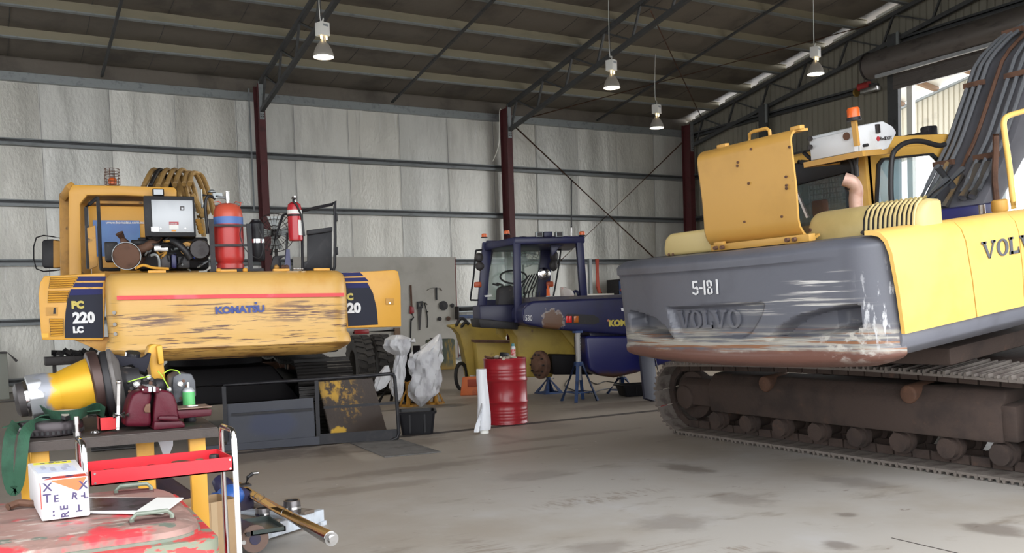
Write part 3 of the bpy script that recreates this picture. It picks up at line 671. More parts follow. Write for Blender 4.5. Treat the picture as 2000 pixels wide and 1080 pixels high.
MB().tube([(-.26, .05, .84), (-.1, .0, .82), (0, 0, .80)], .014, 8).lathe([(.045, 0), (.045, .01), (.02, .03)], 14, (-.16, .03, .87)).box((-.1, .02, .83), (.1, .05, .06)).box((-.27, .06, .8), (.012, .1, .2)).build('valve_head', 'galv', ft)
MB().tube(smooth_path([(-.13, .02, .80), (-.2, -.02, .82), (-.24, -.03, .72), (-.23, -.03, .4)]), .018, 8).build('discharge_hose', 'hose_black', ft)
rk = MB()
for sx in (-.2, .2): rk.bb((sx-.025, -.2, -.0), (sx+.025, -.16, .55 if sx < 0 else .50))
for z in (.26, .48): rk.bb((-.2, -.19, z-.012), (.2, -.165, z+.012))
rk.bb((-.24, -.2, -.03), (.34, .2, 0)); rk.build('rack', 'black_paint', ft)
cnq = V3((.31, .05, .1))
MB().lathe([(.07, 0), (.085, .02), (.085, .20), (.086, .20), (.086, .24), (.085, .24), (.085, .42), (.06, .45), (.05, .45), (.05, .47)], 20, cnq).build('air_canister', 'black_paint', ft)
MB().lathe([(.0875, .2), (.0885, .2), (.0885, .245), (.0875, .245)], 20, cnq, caps=False).build('clamp_band', 'chrome', ft)
MB().tube(smooth_path([(.13, -.18, .48), (.1, -.2, .36), (.16, -.2, .2), (.3, -.15, .12), (.36, -.1, .3), (.3, -.1, .5)]), .006, 6).build('cable', 'hose_black', ft)
# guard rail with black panel and the small extinguisher
vg = .42
kt([(648, 525), (654, 520), (654, 404), (649, 399), (590, 412)], vg, .018, 'rail', k=2)
kt([(588, 412), (590, 440), (591, 525), (596, 527), (646, 527)], vg, .016, 'rail', k=2)
MB().prism(KP([(600, 453), (648, 446), (648, 526), (592, 526), (592, 512), (600, 510)], vg+.03), vg+.02, vg+.05, 'xz').build('guard_panel', 'black_paint', ke, bev=.006)
MB().prism(KP([(599, 450), (649, 443), (649, 452), (599, 459)], vg), vg-.015, vg+.02, 'xz').build('guard_top', 'black_paint', ke, bev=.005)
kt([(530, 498), (553, 420), (590, 418)], vg+.15, .014, 'rail', k=2)
kt([(558, 525), (561, 455)], vg, .014, 'rail')
MB().prism(KP([(556, 525), (568, 525), (566, 487), (559, 487)], vg-.02), vg-.02, vg, 'xz').build('lever', 'navy', ke)
for px, py in ((657, 425), (658, 490)): MB().box(K(px, py, vg), (.02, .05, .09)).build('hinge', 'black_paint', ke, bev=.005)
eq = K(575, 472, vg)
fe = thing('fire_extinguisher', 'small red fire extinguisher with white band clamped to the black guard rail', 'extinguisher', K0+E1*eq.x+E2*(vg-.1)+V3((0, 0, eq.z)), -aK)
M('ext_red', (.45, .02, .03), .25, 0)
MB().lathe([(.068, 0), (.078, .01), (.08, .03), (.08, .36), (.07, .41), (.04, .435), (.025, .44)], 22).build('cylinder_body', 'ext_red', fe)
MB().lathe([(.081, .30), (.0815, .30), (.0815, .345), (.081, .345)], 22, caps=False).build('white_band', 'sticker_white', fe)
MB().lathe([(.08, .275), (.086, .275), (.086, .295), (.08, .295)], 22, caps=False).build('strap', 'black_paint', fe)
MB().lathe([(.02, .43), (.02, .47), (.03, .475), (.02, .5)], 10).box((0, -.03, .49), (.025, .1, .015)).build('valve_head', 'steel', fe)
MB().tube(smooth_path([(0, -.03, .465), (-.02, -.08, .44), (.02, -.09, .38), (.07, -.05, .25), (.09, -.04, .05)]), .012, 8).build('discharge_hose', 'hose_black', fe)
MB().grid(lambda u, v: (.0805*math.sin(.3+u*.9), -.0805*math.cos(.3+u*.9), .06+.17*v), 5, 1).build('label_sticker', 'sticker_white', fe)
# odd bits at the deck edge
MB().prism(KP([(528, 526), (534, 500), (560, 498), (548, 506), (552, 526)], .6), .6, .66, 'xz').build('seat_shell', 'black_paint', ke, bev=.01)
for i, (px, mt) in enumerate(((540, 'yellow_dirty'), (553, 'rusty'), (560, 'rusty'))): MB().sph(K(px, 522, .4), (.03, .03, .03), 8, 6).build('deck_fitting', mt, ke)
for i in range(6): MB().sph(K(574+i*3.3, 525, .3), .012, 8, 5).build('rail_bolt', 'steel', ke)
# boom with its bundle of tan pipes
vb = 3.6
bp = [(-.26, 2.2), (-.26, 2.0)]
M('tan', (.36, .22, .07), .55, 0, [('n', (.22, .13, .045), 3, .45, .7)])
bx0, bx1 = K(296, 400, vb).x, K(378, 400, vb).x
bpoly = [(vb-.6, 1.9), (vb-.2, 2.6), (vb+.15, 3.25), (vb+.6, K(320, 338, vb).z), (vb+1.4, 3.75), (vb+2.6, 3.3), (vb+2.6, 2.9), (vb+1.4, 3.2), (vb+.9, 3.0), (vb+.4, 2.4), (vb+.1, 1.9)]
MB().prism(bpoly, bx0, bx1, 'yz').build('boom', 'tan', ke, bev=.02)
for i, (px, dx, mt) in enumerate(((286, 0, 'tan'), (298, 3, 'hose_black'), (312, 8, 'tan'), (327, 12, 'tan'), (342, 18, 'tan'), (358, 24, 'tan'), (368, 28, 'tan'))):
    pts = [K(px-6+dx*.3, 365-dx*.2, vb-.2), K(px+6, 341, vb+.05), K(px+14, 332 if i < 5 else 338, vb+.3), K(px+22+dx*.2, 337+i*1.5, vb+.3), K(px+34+dx*.25, 362+i*3, vb-.1), K(px+40+dx*.35, 405+i*2, vb-.5)]
    MB().tube(smooth_path(pts), .035 if mt == 'tan' else .03, 8).build('boom_pipe', mt, ke)
kt([(372, 375), (385, 395), (396, 415), (398, 425)], vb-.9, .032, 'boom_pipe', 'tan')
kt([(385, 424), (405, 418)], vb-.9, .035, 'boom_pipe', 'tan')
kt([(392, 424), (396, 440), (398, 462)], vb-.9, .03, 'boom_pipe', 'tan')
for i in range(4): MB().lathe([(.03, 0), (.03, .04)], 6, K(385+i*2, 432+i*7, .95), (.3, -1, 0)).build('hose_fitting', 'yellow', ke)
# undercarriage
for sg in (-1, 1):
    crawler(ke, Matrix.Translation((sg*1.2, 1.2, 0)), .7, 4.6, .98, 'greasy', M('track_oily', (.022, .02, .019), .5, .1, [('n', (.05, .045, .042), 9, .55, .75)], spec=.3), sg, nroll=6)
MB().prism([(-.95, .45), (.95, .45), (.6, .92), (-.6, .92)], 1.7, 4.1, 'xz').build('car_body', 'greasy', ke, bev=.05)
# ------------------------------------------------------------------ grey and yellow excavator swung across its tracks
TV = R(6.5); VO = V3((5.05, 5.62, 1.0))
VR, VF, VU = V3((0, -1, 0)), V3((math.cos(TV), 0, math.sin(TV))), V3((-math.sin(TV), 0, math.cos(TV)))
VLOC = V3((7.0, 5.62, 0))
VX = Matrix((VR, VF, VU)).transposed().to_4x4(); VX.translation = VO-VLOC
def V(x, y, k, val):
    n = {'u': VR, 'v': VF, 'w': VU}[k]; P = hit(x, y, VO+n*val, n); d = P-VO
    return V3((d.dot(VR), d.dot(VF), d.dot(VU)))
ve = thing('crawler_excavator', 'excavator with grey counterweight numbered 5-181 and raised yellow engine cover', 'excavator', VLOC)
def vb_(mb, nm, mat, par=ve, **k): return mb.build(nm, mat, par, VX, **k)
M('cw_grey', (.108, .113, .136), .45, 0, [('n', (.085, .089, .108), 1.5, .45, .7), ('n', (.2, .2, .215), (3, 3, 3), .66, .8),
    ('gg', (.36, .345, .30), 'z', (1.08, 1.13, 1.24, 1.36), (1.0, 1.1, 30), .40, .56),
    ('gg', (.24, .11, .055), 'z', (1.02, 1.1, 1.25, 1.33), (1.2, 1.0, 44), .53, .60), ('gg', (.12, .12, .135), 'z', (1.1, 1.15, 1.28, 1.36), (1.1, .9, 52), .55, .62), ('g', (.13, .058, .042), 'z', 1.17, 1.13, .16, (3, 2.2, 5)),
    ('b', (.5, .49, .46), (-1.75, -.75, 1.48), (3, .75, .10), (1, 1.4, 42), .53, .63), ('b', (.55, .54, .52), (-1.7, -1.05, 1.62), (3, .35, .14), (1, 1.6, 42), .55, .64),
    ('b', (.48, .49, .51), (-1.55, -1.42, 1.45), (3, .16, .40), (16, 22, 5), .54, .62), ('b', (.46, .44, .40), (-1.6, -1.25, 1.22), (3, .35, .2), (7, 9, 16), .50, .62)], bump=(40, .05))
M('vyellow', (.84, .54, .15), .4, 0, [('n', (.78, .47, .10), 1.2, .5, .75), ('n', (.30, .11, .03), (6, 6, 4), .735, .78)])
M('vhood', (.56, .31, .068), .45, 0, [('n', (.49, .27, .058), 1.4, .45, .7), ('n', (.25, .13, .05), (14, 14, 8), .74, .78)])
M('cream', (.56, .44, .19), .45, 0, [('n', (.48, .37, .15), 2, .45, .7)])
def sdpoly(p, poly):
    x, y = p; d = 1e9; inside = False; n = len(poly)
    for i in range(n):
        ax, ay = poly[i]; bx, by = poly[i-1]
        ex, ey = bx-ax, by-ay; wx, wy = x-ax, y-ay
        t = max(0, min(1, (wx*ex+wy*ey)/(ex*ex+ey*ey))); d = min(d, math.hypot(wx-ex*t, wy-ey*t))
        if (ay > y) != (by > y) and x < (bx-ax)*(y-ay)/(by-ay)+ax: inside = not inside
    return -d if inside else d
def sst(a, b, x): t = max(0, min(1, (x-a)/(b-a))); return t*t*(3-2*t)
def uw(pts, v): return [(q.x, q.z) for q in (V(x, y, 'v', v) for x, y in pts)]
logo = uw([(1298, 601), (1480, 591), (1487, 597), (1480, 622), (1464, 652), (1448, 661), (1330, 664), (1316, 655), (1306, 630)], .02)
pock = uw([(1513, 662), (1530, 638), (1560, 617), (1600, 605), (1655, 596), (1666, 601), (1668, 640), (1660, 650), (1600, 656)], .12)
inner = uw([(1610, 606), (1652, 601), (1658, 606), (1660, 640), (1652, 646), (1612, 650)], .16)
pockl = [(-u+.1, w_) for u, w_ in pock]
HW = 1.5
def planv(s):   # s in -1..1 across the rear -> (u, v)
    a = abs(s); sg = 1 if s > 0 else -1
    if a < .8: u = a/.8*1.22; return sg*u, .15*(u/1.2)**2
    t = (a-.8)/.2; ang = t*math.pi/2
    return sg*(1.22+.28*math.sin(ang)), .155+.03*t+.22*(1-math.cos(ang))
def cwsurf(i, j):
    s = i*2-1; u, v = planv(s); t = j
    w_ = .0+.90*t
    # profile: tuck under at the bottom, roll over at the top, slight crease
    off = 0
    if t < .10: off += .22*(1-t/.10)**2
    if t > .93: off += .10*((t-.93)/.07)**2
    lip = .012*sst(.14, .17, t)
    off += lip-.02*sst(.855, .875, t)*(1 if u < .9 else max(0, 1-(u-.9)*3))+.0
    w_ += -.02*(1-abs(s)**3)*(1-t)
    p = (u, w_)
    for pl_, dep in ((logo, .055), (pock, .17), (pockl, .17)):
        sd = sdpoly(p, pl_)
        if sd < .02: off += dep*(1-sst(-.026, .006, sd))
    sd = sdpoly(p, inner)
    if sd < 0: off += .07*(1-sst(-.03, 0, sd))
    if abs(s) < .8: nx, ny = 0, 1
    else: an_ = (abs(s)-.8)/.2*math.pi/2; nx, ny = -math.sin(an_)*(1 if s > 0 else -1), math.cos(an_)
    return (u+off*nx, v+off*ny, w_)
nu, nv = 150, 64
g = MB(); g.grid(lambda a, b: cwsurf(a, b), nu, nv)
top = [cwsurf(i/nu, 1) for i in range(nu+1)]; bot = [cwsurf(i/nu, 0) for i in range(nu+1)]
g.add(top+[(q[0], .75, q[2]) for q in top], [(i, i+1, nu+2+i, nu+1+i) for i in range(nu)])
g.add(bot+[(q[0], .75, q[2]+.05) for q in bot], [(i+1, i, nu+1+i, nu+2+i) for i in range(nu)])
cw = vb_(g, 'counterweight', 'cw_grey', ang=50)
# raised maker's letters in the recess and on the side, cut as slab-serif shapes
def serif_letters(xf_fn, H, wl, par, mat, gap, t, names, stroke=.26):
    x = 0
    for ch in names:
        mb = MB(); W_ = wl[ch]; s_ = H*stroke; e = H*.14
        def pr(poly): 
            v = [xf_fn(x+a, b, 0) for a, b in poly]+[xf_fn(x+a, b, t) for a, b in poly]; n = len(poly)
            mb.add(v, [tuple(range(n)), tuple(range(2*n-1, n-1, -1))]+[((i+1) % n, i, n+i, n+(i+1) % n) for i in range(n)])
        if ch == 'V':
            pr([(s_*.3, H), (s_*1.2, H), (W_/2+s_*.35, 0), (W_/2-s_*.3, 0)]); pr([(W_-s_*.3-s_*.5, H), (W_-s_*.3, H), (W_/2+s_*.3, 0), (W_/2-s_*.1, 0)])
            pr([(0, H-e), (s_*1.7, H-e), (s_*1.7, H), (0, H)]); pr([(W_-s_*1.5, H-e), (W_, H-e), (W_, H), (W_-s_*1.5, H)])
        elif ch == 'L':
            pr([(s_*.3, 0), (s_*1.2, 0), (s_*1.2, H), (s_*.3, H)]); pr([(0, 0), (W_, 0), (W_, e*1.3), (0, e*1.3)]); pr([(0, H-e), (s_*1.6, H-e), (s_*1.6, H), (0, H)]); pr([(W_-e, 0), (W_, 0), (W_, H*.38), (W_-e*.7, H*.38)])
        else:
            n = 24; o_ = []; i_ = []
            for k in range(n):
                a = 2*math.pi*k/n; o_.append((x+W_/2+W_/2*math.cos(a), H/2+H/2*math.sin(a))); i_.append((x+W_/2+(W_/2-s_*.95)*math.cos(a), H/2+(H/2-e*.8)*math.sin(a)))
            v = [xf_fn(*q, z) for z in (0, t) for q in o_+i_]; f = []
            for k in range(n):
                m_ = (k+1) % n; f += [(k, m_, n+m_, n+k), (2*n+m_, 2*n+k, 3*n+k, 3*n+m_), (m_, k, 2*n+k, 2*n+m_), (n+k, n+m_, 3*n+m_, 3*n+k)]
            mb.add(v, f)
        mb.build('letter', mat, par, VX)
        x += W_+gap
l0, l1 = V(1325, 641, 'v', .06), V(1447, 636, 'v', .06)
Lw = l1.x-l0.x; Hh_ = Lw*.20
ww = {'V': Lw*.23, 'O': Lw*.19, 'L': Lw*.15}
serif_letters(lambda a, b, c: V3((l0.x+a, .15*((l0.x+a)/1.2)**2+.058-c-.0*b, l0.z+b)), Hh_, ww, cw, 'cw_grey', Lw*.005, .014, 'VOLVO')
# stencilled fleet number 5-181
n0, n1 = V(1353, 577, 'v', .0), V(1405, 576, 'v', .0); Hn = .115; nw = (n1.x-n0.x)
def st(polys, x):
    for poly in polys:
        v = [V3((n0.x+(x+a*.8)*nw/.34+.0, .15*((n0.x+x)/1.2)**2-.004+.008, n0.z+b*Hn)) for a, b in poly]
        v2 = [q+V3((0, -.006, 0)) for q in v]; n = len(poly)
        MB().add(v+v2, [tuple(range(n)), tuple(range(2*n-1, n-1, -1))]+[((i+1) % n, i, n+i, n+(i+1) % n) for i in range(n)]).build('stencil_mark', 'letter_white', cw, VX)
st([[(.01, .5), (.03, .5), (.035, 1), (.015, 1)], [(.04, .85), (.09, .85), (.09, 1), (.04, 1)], [(.03, .5), (.075, .62), (.095, .5), (.095, .35), (.075, .35), (.07, .47), (.03, .42)], [(.0, .12), (.05, .0), (.09, .12), (.095, .3), (.075, .3), (.07, .16), (.04, .14), (.0, .25)]], 0)
st([[(0, .42), (.05, .42), (.05, .54), (0, .54)]], .095); st([[(0, 0), (.022, 0), (.03, 1), (.008, 1)]], .15)
st([[(0, .1), (.03, 0), (.03, .12), (.02, .2), (.02, .42), (0, .42)], [(.045, 0), (.078, .1), (.078, .42), (.058, .42), (.058, .2), (.045, .12)], [(0, .58), (.02, .58), (.02, .82), (.03, .88), (.03, 1), (.0, .9)], [(.045, 1), (.078, .9), (.078, .58), (.058, .58), (.058, .82), (.045, .88)], [(.02, .45), (.058, .45), (.058, .55), (.02, .55)]], .195)
st([[(0, 0), (.022, 0), (.03, 1), (.008, 1)]], .305)
# house: side doors, skirt, deck
def side_sheet(v0a, v0b, v1a, v1b, w0, w1, nm, mat, sgn=1, inset=0.):
    """a side panel whose top rolls inward; v limits at bottom (a) and top (b)"""
    prof = [(HW-.0, w0), (HW+.01, w0+(w1-w0)*.4), (HW+.005, w1-.14), (HW-.015, w1-.06), (HW-.05, w1-.02), (HW-.10, w1-.005), (HW-.16, w1)]
    rs = []
    for k in (0, 1):
        row = []
        for (u, w_) in prof:
            t = (w_-w0)/(w1-w0); v = (v0a+(v0b-v0a)*t) if k == 0 else (v1a+(v1b-v1a)*t); row.append((sgn*(u-inset), v, w_))
        rs.append(row)
    mb = MB(); n = len(prof); mb.add(rs[0]+rs[1], [(i, i+1, n+i+1, n+i) for i in range(n-1)])
    return vb_(mb, nm, mat, thick=.03)
sd1 = side_sheet(.36, .275, 1.135, 1.05, .225, .91, 'side_door', 'vyellow')
sd2 = side_sheet(1.155, 1.07, 1.72, 1.70, .225, .905, 'side_door', 'vyellow', inset=.004)
sd3 = side_sheet(1.735, 1.715, 3.3, 3.3, .225, .9, 'side_door', 'vyellow', inset=.006)
side_sheet(.46, .46, 3.3, 3.3, .225, .86, 'side_door', 'vyellow', -1)
lt = V(1875, 554, 'u', HW)
vb_(MB().box((HW+.014, lt.y, lt.z), (.012, .13, .09)), 'door_latch', 'vyellow', sd1, bev=.004)
vb_(MB().box((HW+.02, lt.y-.04, lt.z), (.012, .03, .06)), 'latch_slot', 'black_paint', sd1)
q0 = V(1921, 507, 'u', HW+.045)
serif_letters(lambda a, b, c: V3((HW+.036+c, q0.y+a, q0.z+.0+b)), .125, {'V': .165, 'O': .135, 'L': .12}, sd2, 'cw_grey', .012, .006, 'VOLVO')
sk = MB(); prof = [(1.15, -.0), (1.40, .04), (1.49, .10), (1.505, .16), (1.505, .22), (1.40, .22)]
for sg in (-1, 1): sk.prism([(sg*a, b+.02) for a, b in prof], .36, 3.3, 'xz')
M('skirt_grey', (.14, .145, .17), .4, 0, [('n', (.10, .10, .12), 2, .45, .7), ('n', (.55, .55, .55), (4, 4, 14), .68, .76)])
vb_(MB().prism([(a, b+.02) for a, b in prof], .36, 3.3, 'xz'), 'side_skirt', 'skirt_grey', bev=.012)
vb_(MB().prism([(-a, b+.02) for a, b in prof], .36, 3.3, 'xz'), 'side_skirt', 'skirt_grey', bev=.012)
vb_(MB().bb((-1.4, .4, .08), (1.4, 3.3, .82)), 'revolving_frame', 'engine_dark', bev=.03)
vb_(MB().bb((-1.2, .5, .80), (1.2, 3.3, .895)), 'top_deck', 'vhood', bev=.02)
vb_(MB().lathe([(.75, 0), (.75, .22)], 32, (0, 2.7, -.12)), 'swing_ring', 'skirt_grey')
vb_(MB().bb((-.9, 1.7, -.25), (.9, 3.6, -.1)), 'car_body', 'track_brown', bev=.03)
# raised engine cover: flat face rolled forward at head and foot
vh = .45
a_, b_ = V(1369, 400, 'v', vh), V(1549, 400, 'v', vh)
zt_, zb_ = V(1400, 292, 'v', vh).z, V(1400, 484, 'v', vh).z
uL = a_.x; uR = V(1552, 330, 'v', vh).x
pf = [(vh+.20, zb_+.02)]+[(vh+.14-.14*math.sin(R(t)), zb_+.15-.15*math.cos(R(t))) for t in (0, 22, 45, 68, 90)]+[(vh+.01, (zt_+zb_)/2), (vh+.0, zt_-.07)]+[(vh+.07-.07*math.cos(R(t)), zt_-.07+.07*math.sin(R(t))) for t in (22, 45, 68, 90)]+[(vh+.18, zt_+.0)]
n = len(pf); rows = []
for u in (uL, uL+.04, uR-.005, uR):
    rows.append([(u, v+(.0 if u > uL else .03), w_) for v, w_ in pf])
mb = MB(); mb.add([q for r_ in rows for q in r_], [(k*n+i, k*n+i+1, (k+1)*n+i+1, (k+1)*n+i) for k in range(3) for i in range(n-1)])
hd = vb_(mb, 'engine_cover', 'vhood', thick=.018, ang=30)
for px, py in ((1468, 291), (1543, 287), (1536, 345), (1463, 358), (1528, 423), (1455, 433), (1537, 362), (1537, 368), (1441, 324), (1442, 317)):
    vb_(MB().lathe([(.010, 0), (.010, .012)], 8, V(px, py, 'v', vh-.016), (0, -1, 0)), 'rivet', 'rusty', hd)
vb_(MB().tube([V(1464, 278, 'v', vh+.08), V(1464, 262, 'v', vh+.08), V(1470, 257, 'v', vh+.08), V(1497, 251, 'v', vh+.08), V(1503, 255, 'v', vh+.08), V(1504, 268, 'v', vh+.08)], .014, 8), 'cover_handle', 'vhood', hd)
for px, py in ((1412, 285), (1557, 250)): vb_(MB().box(V(px, py, 'v', vh+.06), (.10, .05, .03)), 'cover_catch', 'vhood', hd, bev=.006)
vb_(MB().bb((uL+.12, vh-.05, .905), (uR+.12, vh+.02, .96)), 'hinge_rail', 'vhood', bev=.004)
for px, py in ((1400, 484), (1413, 483), (1540, 468), (1554, 467)): vb_(MB().lathe([(.016, 0), (.016, .03)], 8, V(px, py, 'v', vh-.06), (0, -1, 0)), 'hinge_bolt', 'rusty')
for px in (1406, 1547): vb_(MB().box(V(px, 478, 'v', vh-.02), (.12, .03, .05)), 'hinge', 'vhood', bev=.004)
# cream covers on the deck
c0 = V(1303, 480, 'v', .55); c1 = V(1385, 480, 'v', .55)
zt2 = V(1330, 454, 'v', .55).z
vb_(MB().prism([(c0.x, .90), (c0.x, zt2-.12), (c0.x+.03, zt2-.04), (c0.x+.1, zt2), (c1.x+.2, zt2), (c1.x+.2, .90)], .50, 1.1, 'xz'), 'deck_cover', 'cream', bev=.03, seg=3)
for px in (1307, 1315): vb_(MB().lathe([(.012, 0), (.012, .008)], 8, V(px, 497, 'v', .495), (0, -1, 0)), 'rivet', 'rusty')
# slotted cover: rounded hood across the right of the deck
vA = .70; uA = V(1577, 450, 'v', vA).x; uB = V(1796, 425, 'v', vA).x; zT = V(1600, 414, 'v', vA).z
rs = []
for u, k in ((uA, .97), (uA+.03, 1), (uB-.16, 1), (uB-.07, .985), (uB-.02, .94), (uB, .86)):
    sh_ = (1-k)*1.2
    rs.append([(u, v_, .90+(w_-.90)*k) for v_, w_ in ((vA+sh_*.3, .90), (vA+sh_*.3, zT-.16), (vA+.012+sh_*.3, zT-.10), (vA+.045+sh_*.3, zT-.045), (vA+.10+sh_*.2, zT-.01), (vA+.16, zT), (vA+.24, zT-.01), (vA+.24, .90))])
cvr = vb_(MB().rings(rs), 'slotted_cover', 'cream', ang=40)
for i in range(11):
    u = V(1692+i*9.3, 430, 'v', vA+.03).x
    pts = [(u, vA+.15, zT+.001), (u, vA+.10, zT-.009), (u, vA+.045, zT-.043), (u, vA+.012, zT-.10), (u, vA-.001, zT-.17), (u, vA-.001, zT-.21)]
    mb = MB()
    for p_, q_ in zip(pts, pts[1:]): mb.bar(p_, q_, .020, .010, (0, -1, 1))
    vb_(mb, 'vent_slot', 'engine_dark', cvr)
    vb_(MB().tube([(p_[0]+.021, p_[1]-.004, p_[2]+.004) for p_ in pts], .011, 6), 'vent_rib', 'cream', cvr)
for px, py in ((1687, 454), (1736, 449)): vb_(MB().lathe([(.018, 0), (.014, .02)], 8, V(px, py, 'v', vA), (0, -1, 0)), 'cover_bolt', 'dark_steel', cvr)
vb_(MB().lathe([(.014, 0), (.014, .01)], 8, V(1583, 449, 'v', vA), (0, -1, 0)), 'cover_bolt', 'rusty', cvr)
# exhaust, curved back towards the rear
M('exhaust', (.46, .30, .24), .5, .3, [('n', (.38, .2, .15), 6, .45, .7)])
ex = V(1672, 402, 'v', 1.0); et = V(1648, 350, 'v', .92)
vb_(MB().tube(smooth_path([ex+V3((0, 0, -.25)), ex+V3((.0, .0, .02)), V(1672, 372, 'v', 1.0), V(1664, 356, 'v', .96), et]), [.052]*25, 16, caps=False), 'exhaust_pipe', 'exhaust', thick=.006)
vb_(MB().lathe([(.048, 0), (.048, .01)], 16, et+(V(1672, 372, 'v', 1.0)-et).normalized()*.06, V(1668, 362, 'v', 1.0)-et), 'exhaust_bore', 'engine_dark')
# cab on the far side
u1 = -.40; u0 = -1.42; vC0, vC1 = 2.5, 4.1; zc = V(1692, 284, 'u', u1).z; zs = .7
M('cab_yellow', (.62, .36, .075), .42, 0, [('n', (.5, .28, .06), 2, .45, .7)])
# side frame with window opening
wo = [V(*q, 'u', u1) for q in ((1697, 400), (1707, 322), (1716, 310), (1815, 300), (1828, 312), (1838, 400))]
def side_frame(u):
    o_ = [(vC0, zs), (vC0, zc-.1), (vC0+.08, zc), (vC1-.2, zc-.02), (vC1, zc-.3), (vC1+.1, zs)]
    i_ = [(wo[0].y+.02, 1.0), (wo[1].y, wo[1].z), (wo[2].y, wo[2].z), (wo[3].y-.0, wo[3].z), (wo[4].y-.0, wo[4].z), (vC1-.02, 1.0)]
    return ring_frame(o_, i_, u-.03, u+.03, 'yz')
vb_(side_frame(u1), 'cab_side_frame', 'cab_yellow', bev=.01); vb_(side_frame(u0), 'cab_side_frame', 'cab_yellow', bev=.01)
M('window_seal', (.02, .02, .022), .5)
sp = [(wo[0].y+.02, 1.0), (wo[1].y, wo[1].z), (wo[2].y, wo[2].z), (wo[3].y, wo[3].z), (wo[4].y, wo[4].z), (vC1-.02, 1.0)]
cy_, cz_ = sum(p[0] for p in sp)/6, sum(p[1] for p in sp)/6
si = [(cy_+(p[0]-cy_)*.93, cz_+(p[1]-cz_)*.9) for p in sp]
vb_(ring_frame(sp, si, u1+.02, u1+.045, 'yz'), 'window_seal', 'window_seal')
M('cab_glass', (.45, .62, .66), .08, 0, alpha=.35, spec=.6)
for u in (u1, u0): vb_(MB().prism(si, u-.004, u+.004, 'yz'), 'side_window', 'cab_glass')
# perforated guard standing in front of the cab glass
pg = MB()
for i in range(11):
    for j in range(8):
        y_, z_ = wo[3].y-.55+i*.05, wo[3].z-.08-j*.055
        pg.bb((u0-.06, y_, z_), (u0-.05, y_+.012, z_+.055)); pg.bb((u0-.06, y_, z_), (u0-.05, y_+.05, z_+.014))
vb_(pg, 'window_mesh_guard', 'steel')
# rear frame
zr = zc
vb_(ring_frame([(u0, zs), (u0, zr-.05), (u0+.05, zr), (u1-.05, zr), (u1, zr-.05), (u1, zs)], [(u0+.10, .9), (u0+.10, zr-.30), (u0+.15, zr-.26), (u1-.17, zr-.22), (u1-.12, zr-.26), (u1-.12, .9)], vC0-.02, vC0+.05), 'cab_rear_frame', 'black_paint', bev=.01)
vb_(MB().bb((u1-.13, vC0-.03, zs), (u1+.03, vC0+.06, zr)), 'cab_post', 'cab_yellow', bev=.015)
vb_(MB().bb((u0+.1, vC0+.01, .9), (u1-.1, vC0+.02, zr-.22)), 'rear_window', 'glass')
vb_(MB().prism([(vC0-.05, zc-.04), (vC0-.02, zc+.03), (vC0+.2, zc+.07), (vC1-.4, zc+.05), (vC1-.05, zc-.02), (vC1-.1, zc-.06)], u0-.03, u1+.04, 'yz'), 'cab_roof', 'cab_yellow', bev=.02)
vb_(MB().bb((u0+.35, vC0+.45, .5), (u1-.3, vC0+.6, 1.55)), 'seat_back', 'navy', bev=.06); vb_(MB().bb((u0+.35, vC0+.5, .5), (u1-.3, vC0+1.0, .95)), 'seat_cushion', 'navy', bev=.05)
M('seat_pink', (.5, .2, .13), .7); vb_(MB().bb((u0+.1, vC0+.25, .9), (u0+.25, vC0+.35, 1.25)), 'warning_flag', 'seat_pink', bev=.02)
vb_(MB().bar(V(1557, 375, 'v', vC0-.3), V(1578, 425, 'v', vC0-.3), .025), 'gas_strut', 'steel')
# air conditioner on the roof
M('white_gel', (.66, .68, .70), .35, 0, [('n', (.55, .56, .56), 3, .5, .7)])
va2 = 2.05
r0, r1 = V(1581, 285, 'v', va2), V(1666, 262, 'v', va2)
zt_l = V(1581, 268, 'v', va2).z; zt_r = V(1664, 247, 'v', va2).z; zb_l = V(1583, 303, 'v', va2).z; zb_r = V(1666, 284, 'v', va2).z
ac = vb_(MB().add([(r0.x, va2, zb_r-.06), (r1.x, va2, zb_r-.06), (r1.x, va2, zt_r-.03), (r0.x, va2, zt_r-.03), (r0.x, va2+.30, zb_r-.06), (r1.x, va2+.30, zb_r-.06), (r1.x, va2+.30, zt_r), (r0.x, va2+.30, zt_r)],
    [(0, 1, 2, 3), (4, 7, 6, 5), (0, 4, 5, 1), (3, 2, 6, 7), (0, 3, 7, 4), (1, 5, 6, 2)]), 'air_conditioner', 'white_gel', bev=.012)
k1 = V(1752, 250, 'u', r1.x+.02); k2 = V(1735, 282, 'u', r1.x+.02)
vb_(MB().prism([(va2+.05, zb_r-.10), (va2+.05, zt_r+.0), (va2+.4, zt_r+.03), (k1.y-.05, k1.z+.02), (k1.y, k1.z-.04), (k2.y, k2.z-.04)], r0.x-.05, r1.x+.02, 'yz'), 'condenser_housing', 'white_gel', ac, bev=.02)
vb_(MB().lathe([(.035, 0), (.035, .012)], 14, V(1654, 266, 'v', va2-.01), (0, -1, 0)), 'drain_plug', 'rusty', ac)
for px, py in ((1583, 271), (1583, 287)): vb_(MB().lathe([(.022, 0), (.022, .02)], 12, V(px+1, py, 'v', va2-.015), (0, -1, 0)), 'pipe_port', 'dark_steel', ac)
lp = V(1717, 262, 'u', r1.x+.03)
vb_(MB().box((r1.x+.03, V(1709, 252, 'u', r1.x).y, lp.z+.05), (.02, .05, .08)), 'housing_latch', 'dark_steel', ac, bev=.005)
vb_(MB().lathe([(.022, 0), (.022, .004)], 16, V(1715, 271, 'u', r1.x+.022), (1, 0, 0)), 'logo_dot', 'sticker_red', ac)
tq = V(1719, 274, 'u', r1.x+.03)
text('RedDOT', .045, 'dark_steel', ac, VX @ frame_xf(tq, (0, 1, 0), (0, 0, 1)), 'lettering', 0, 1, .002)
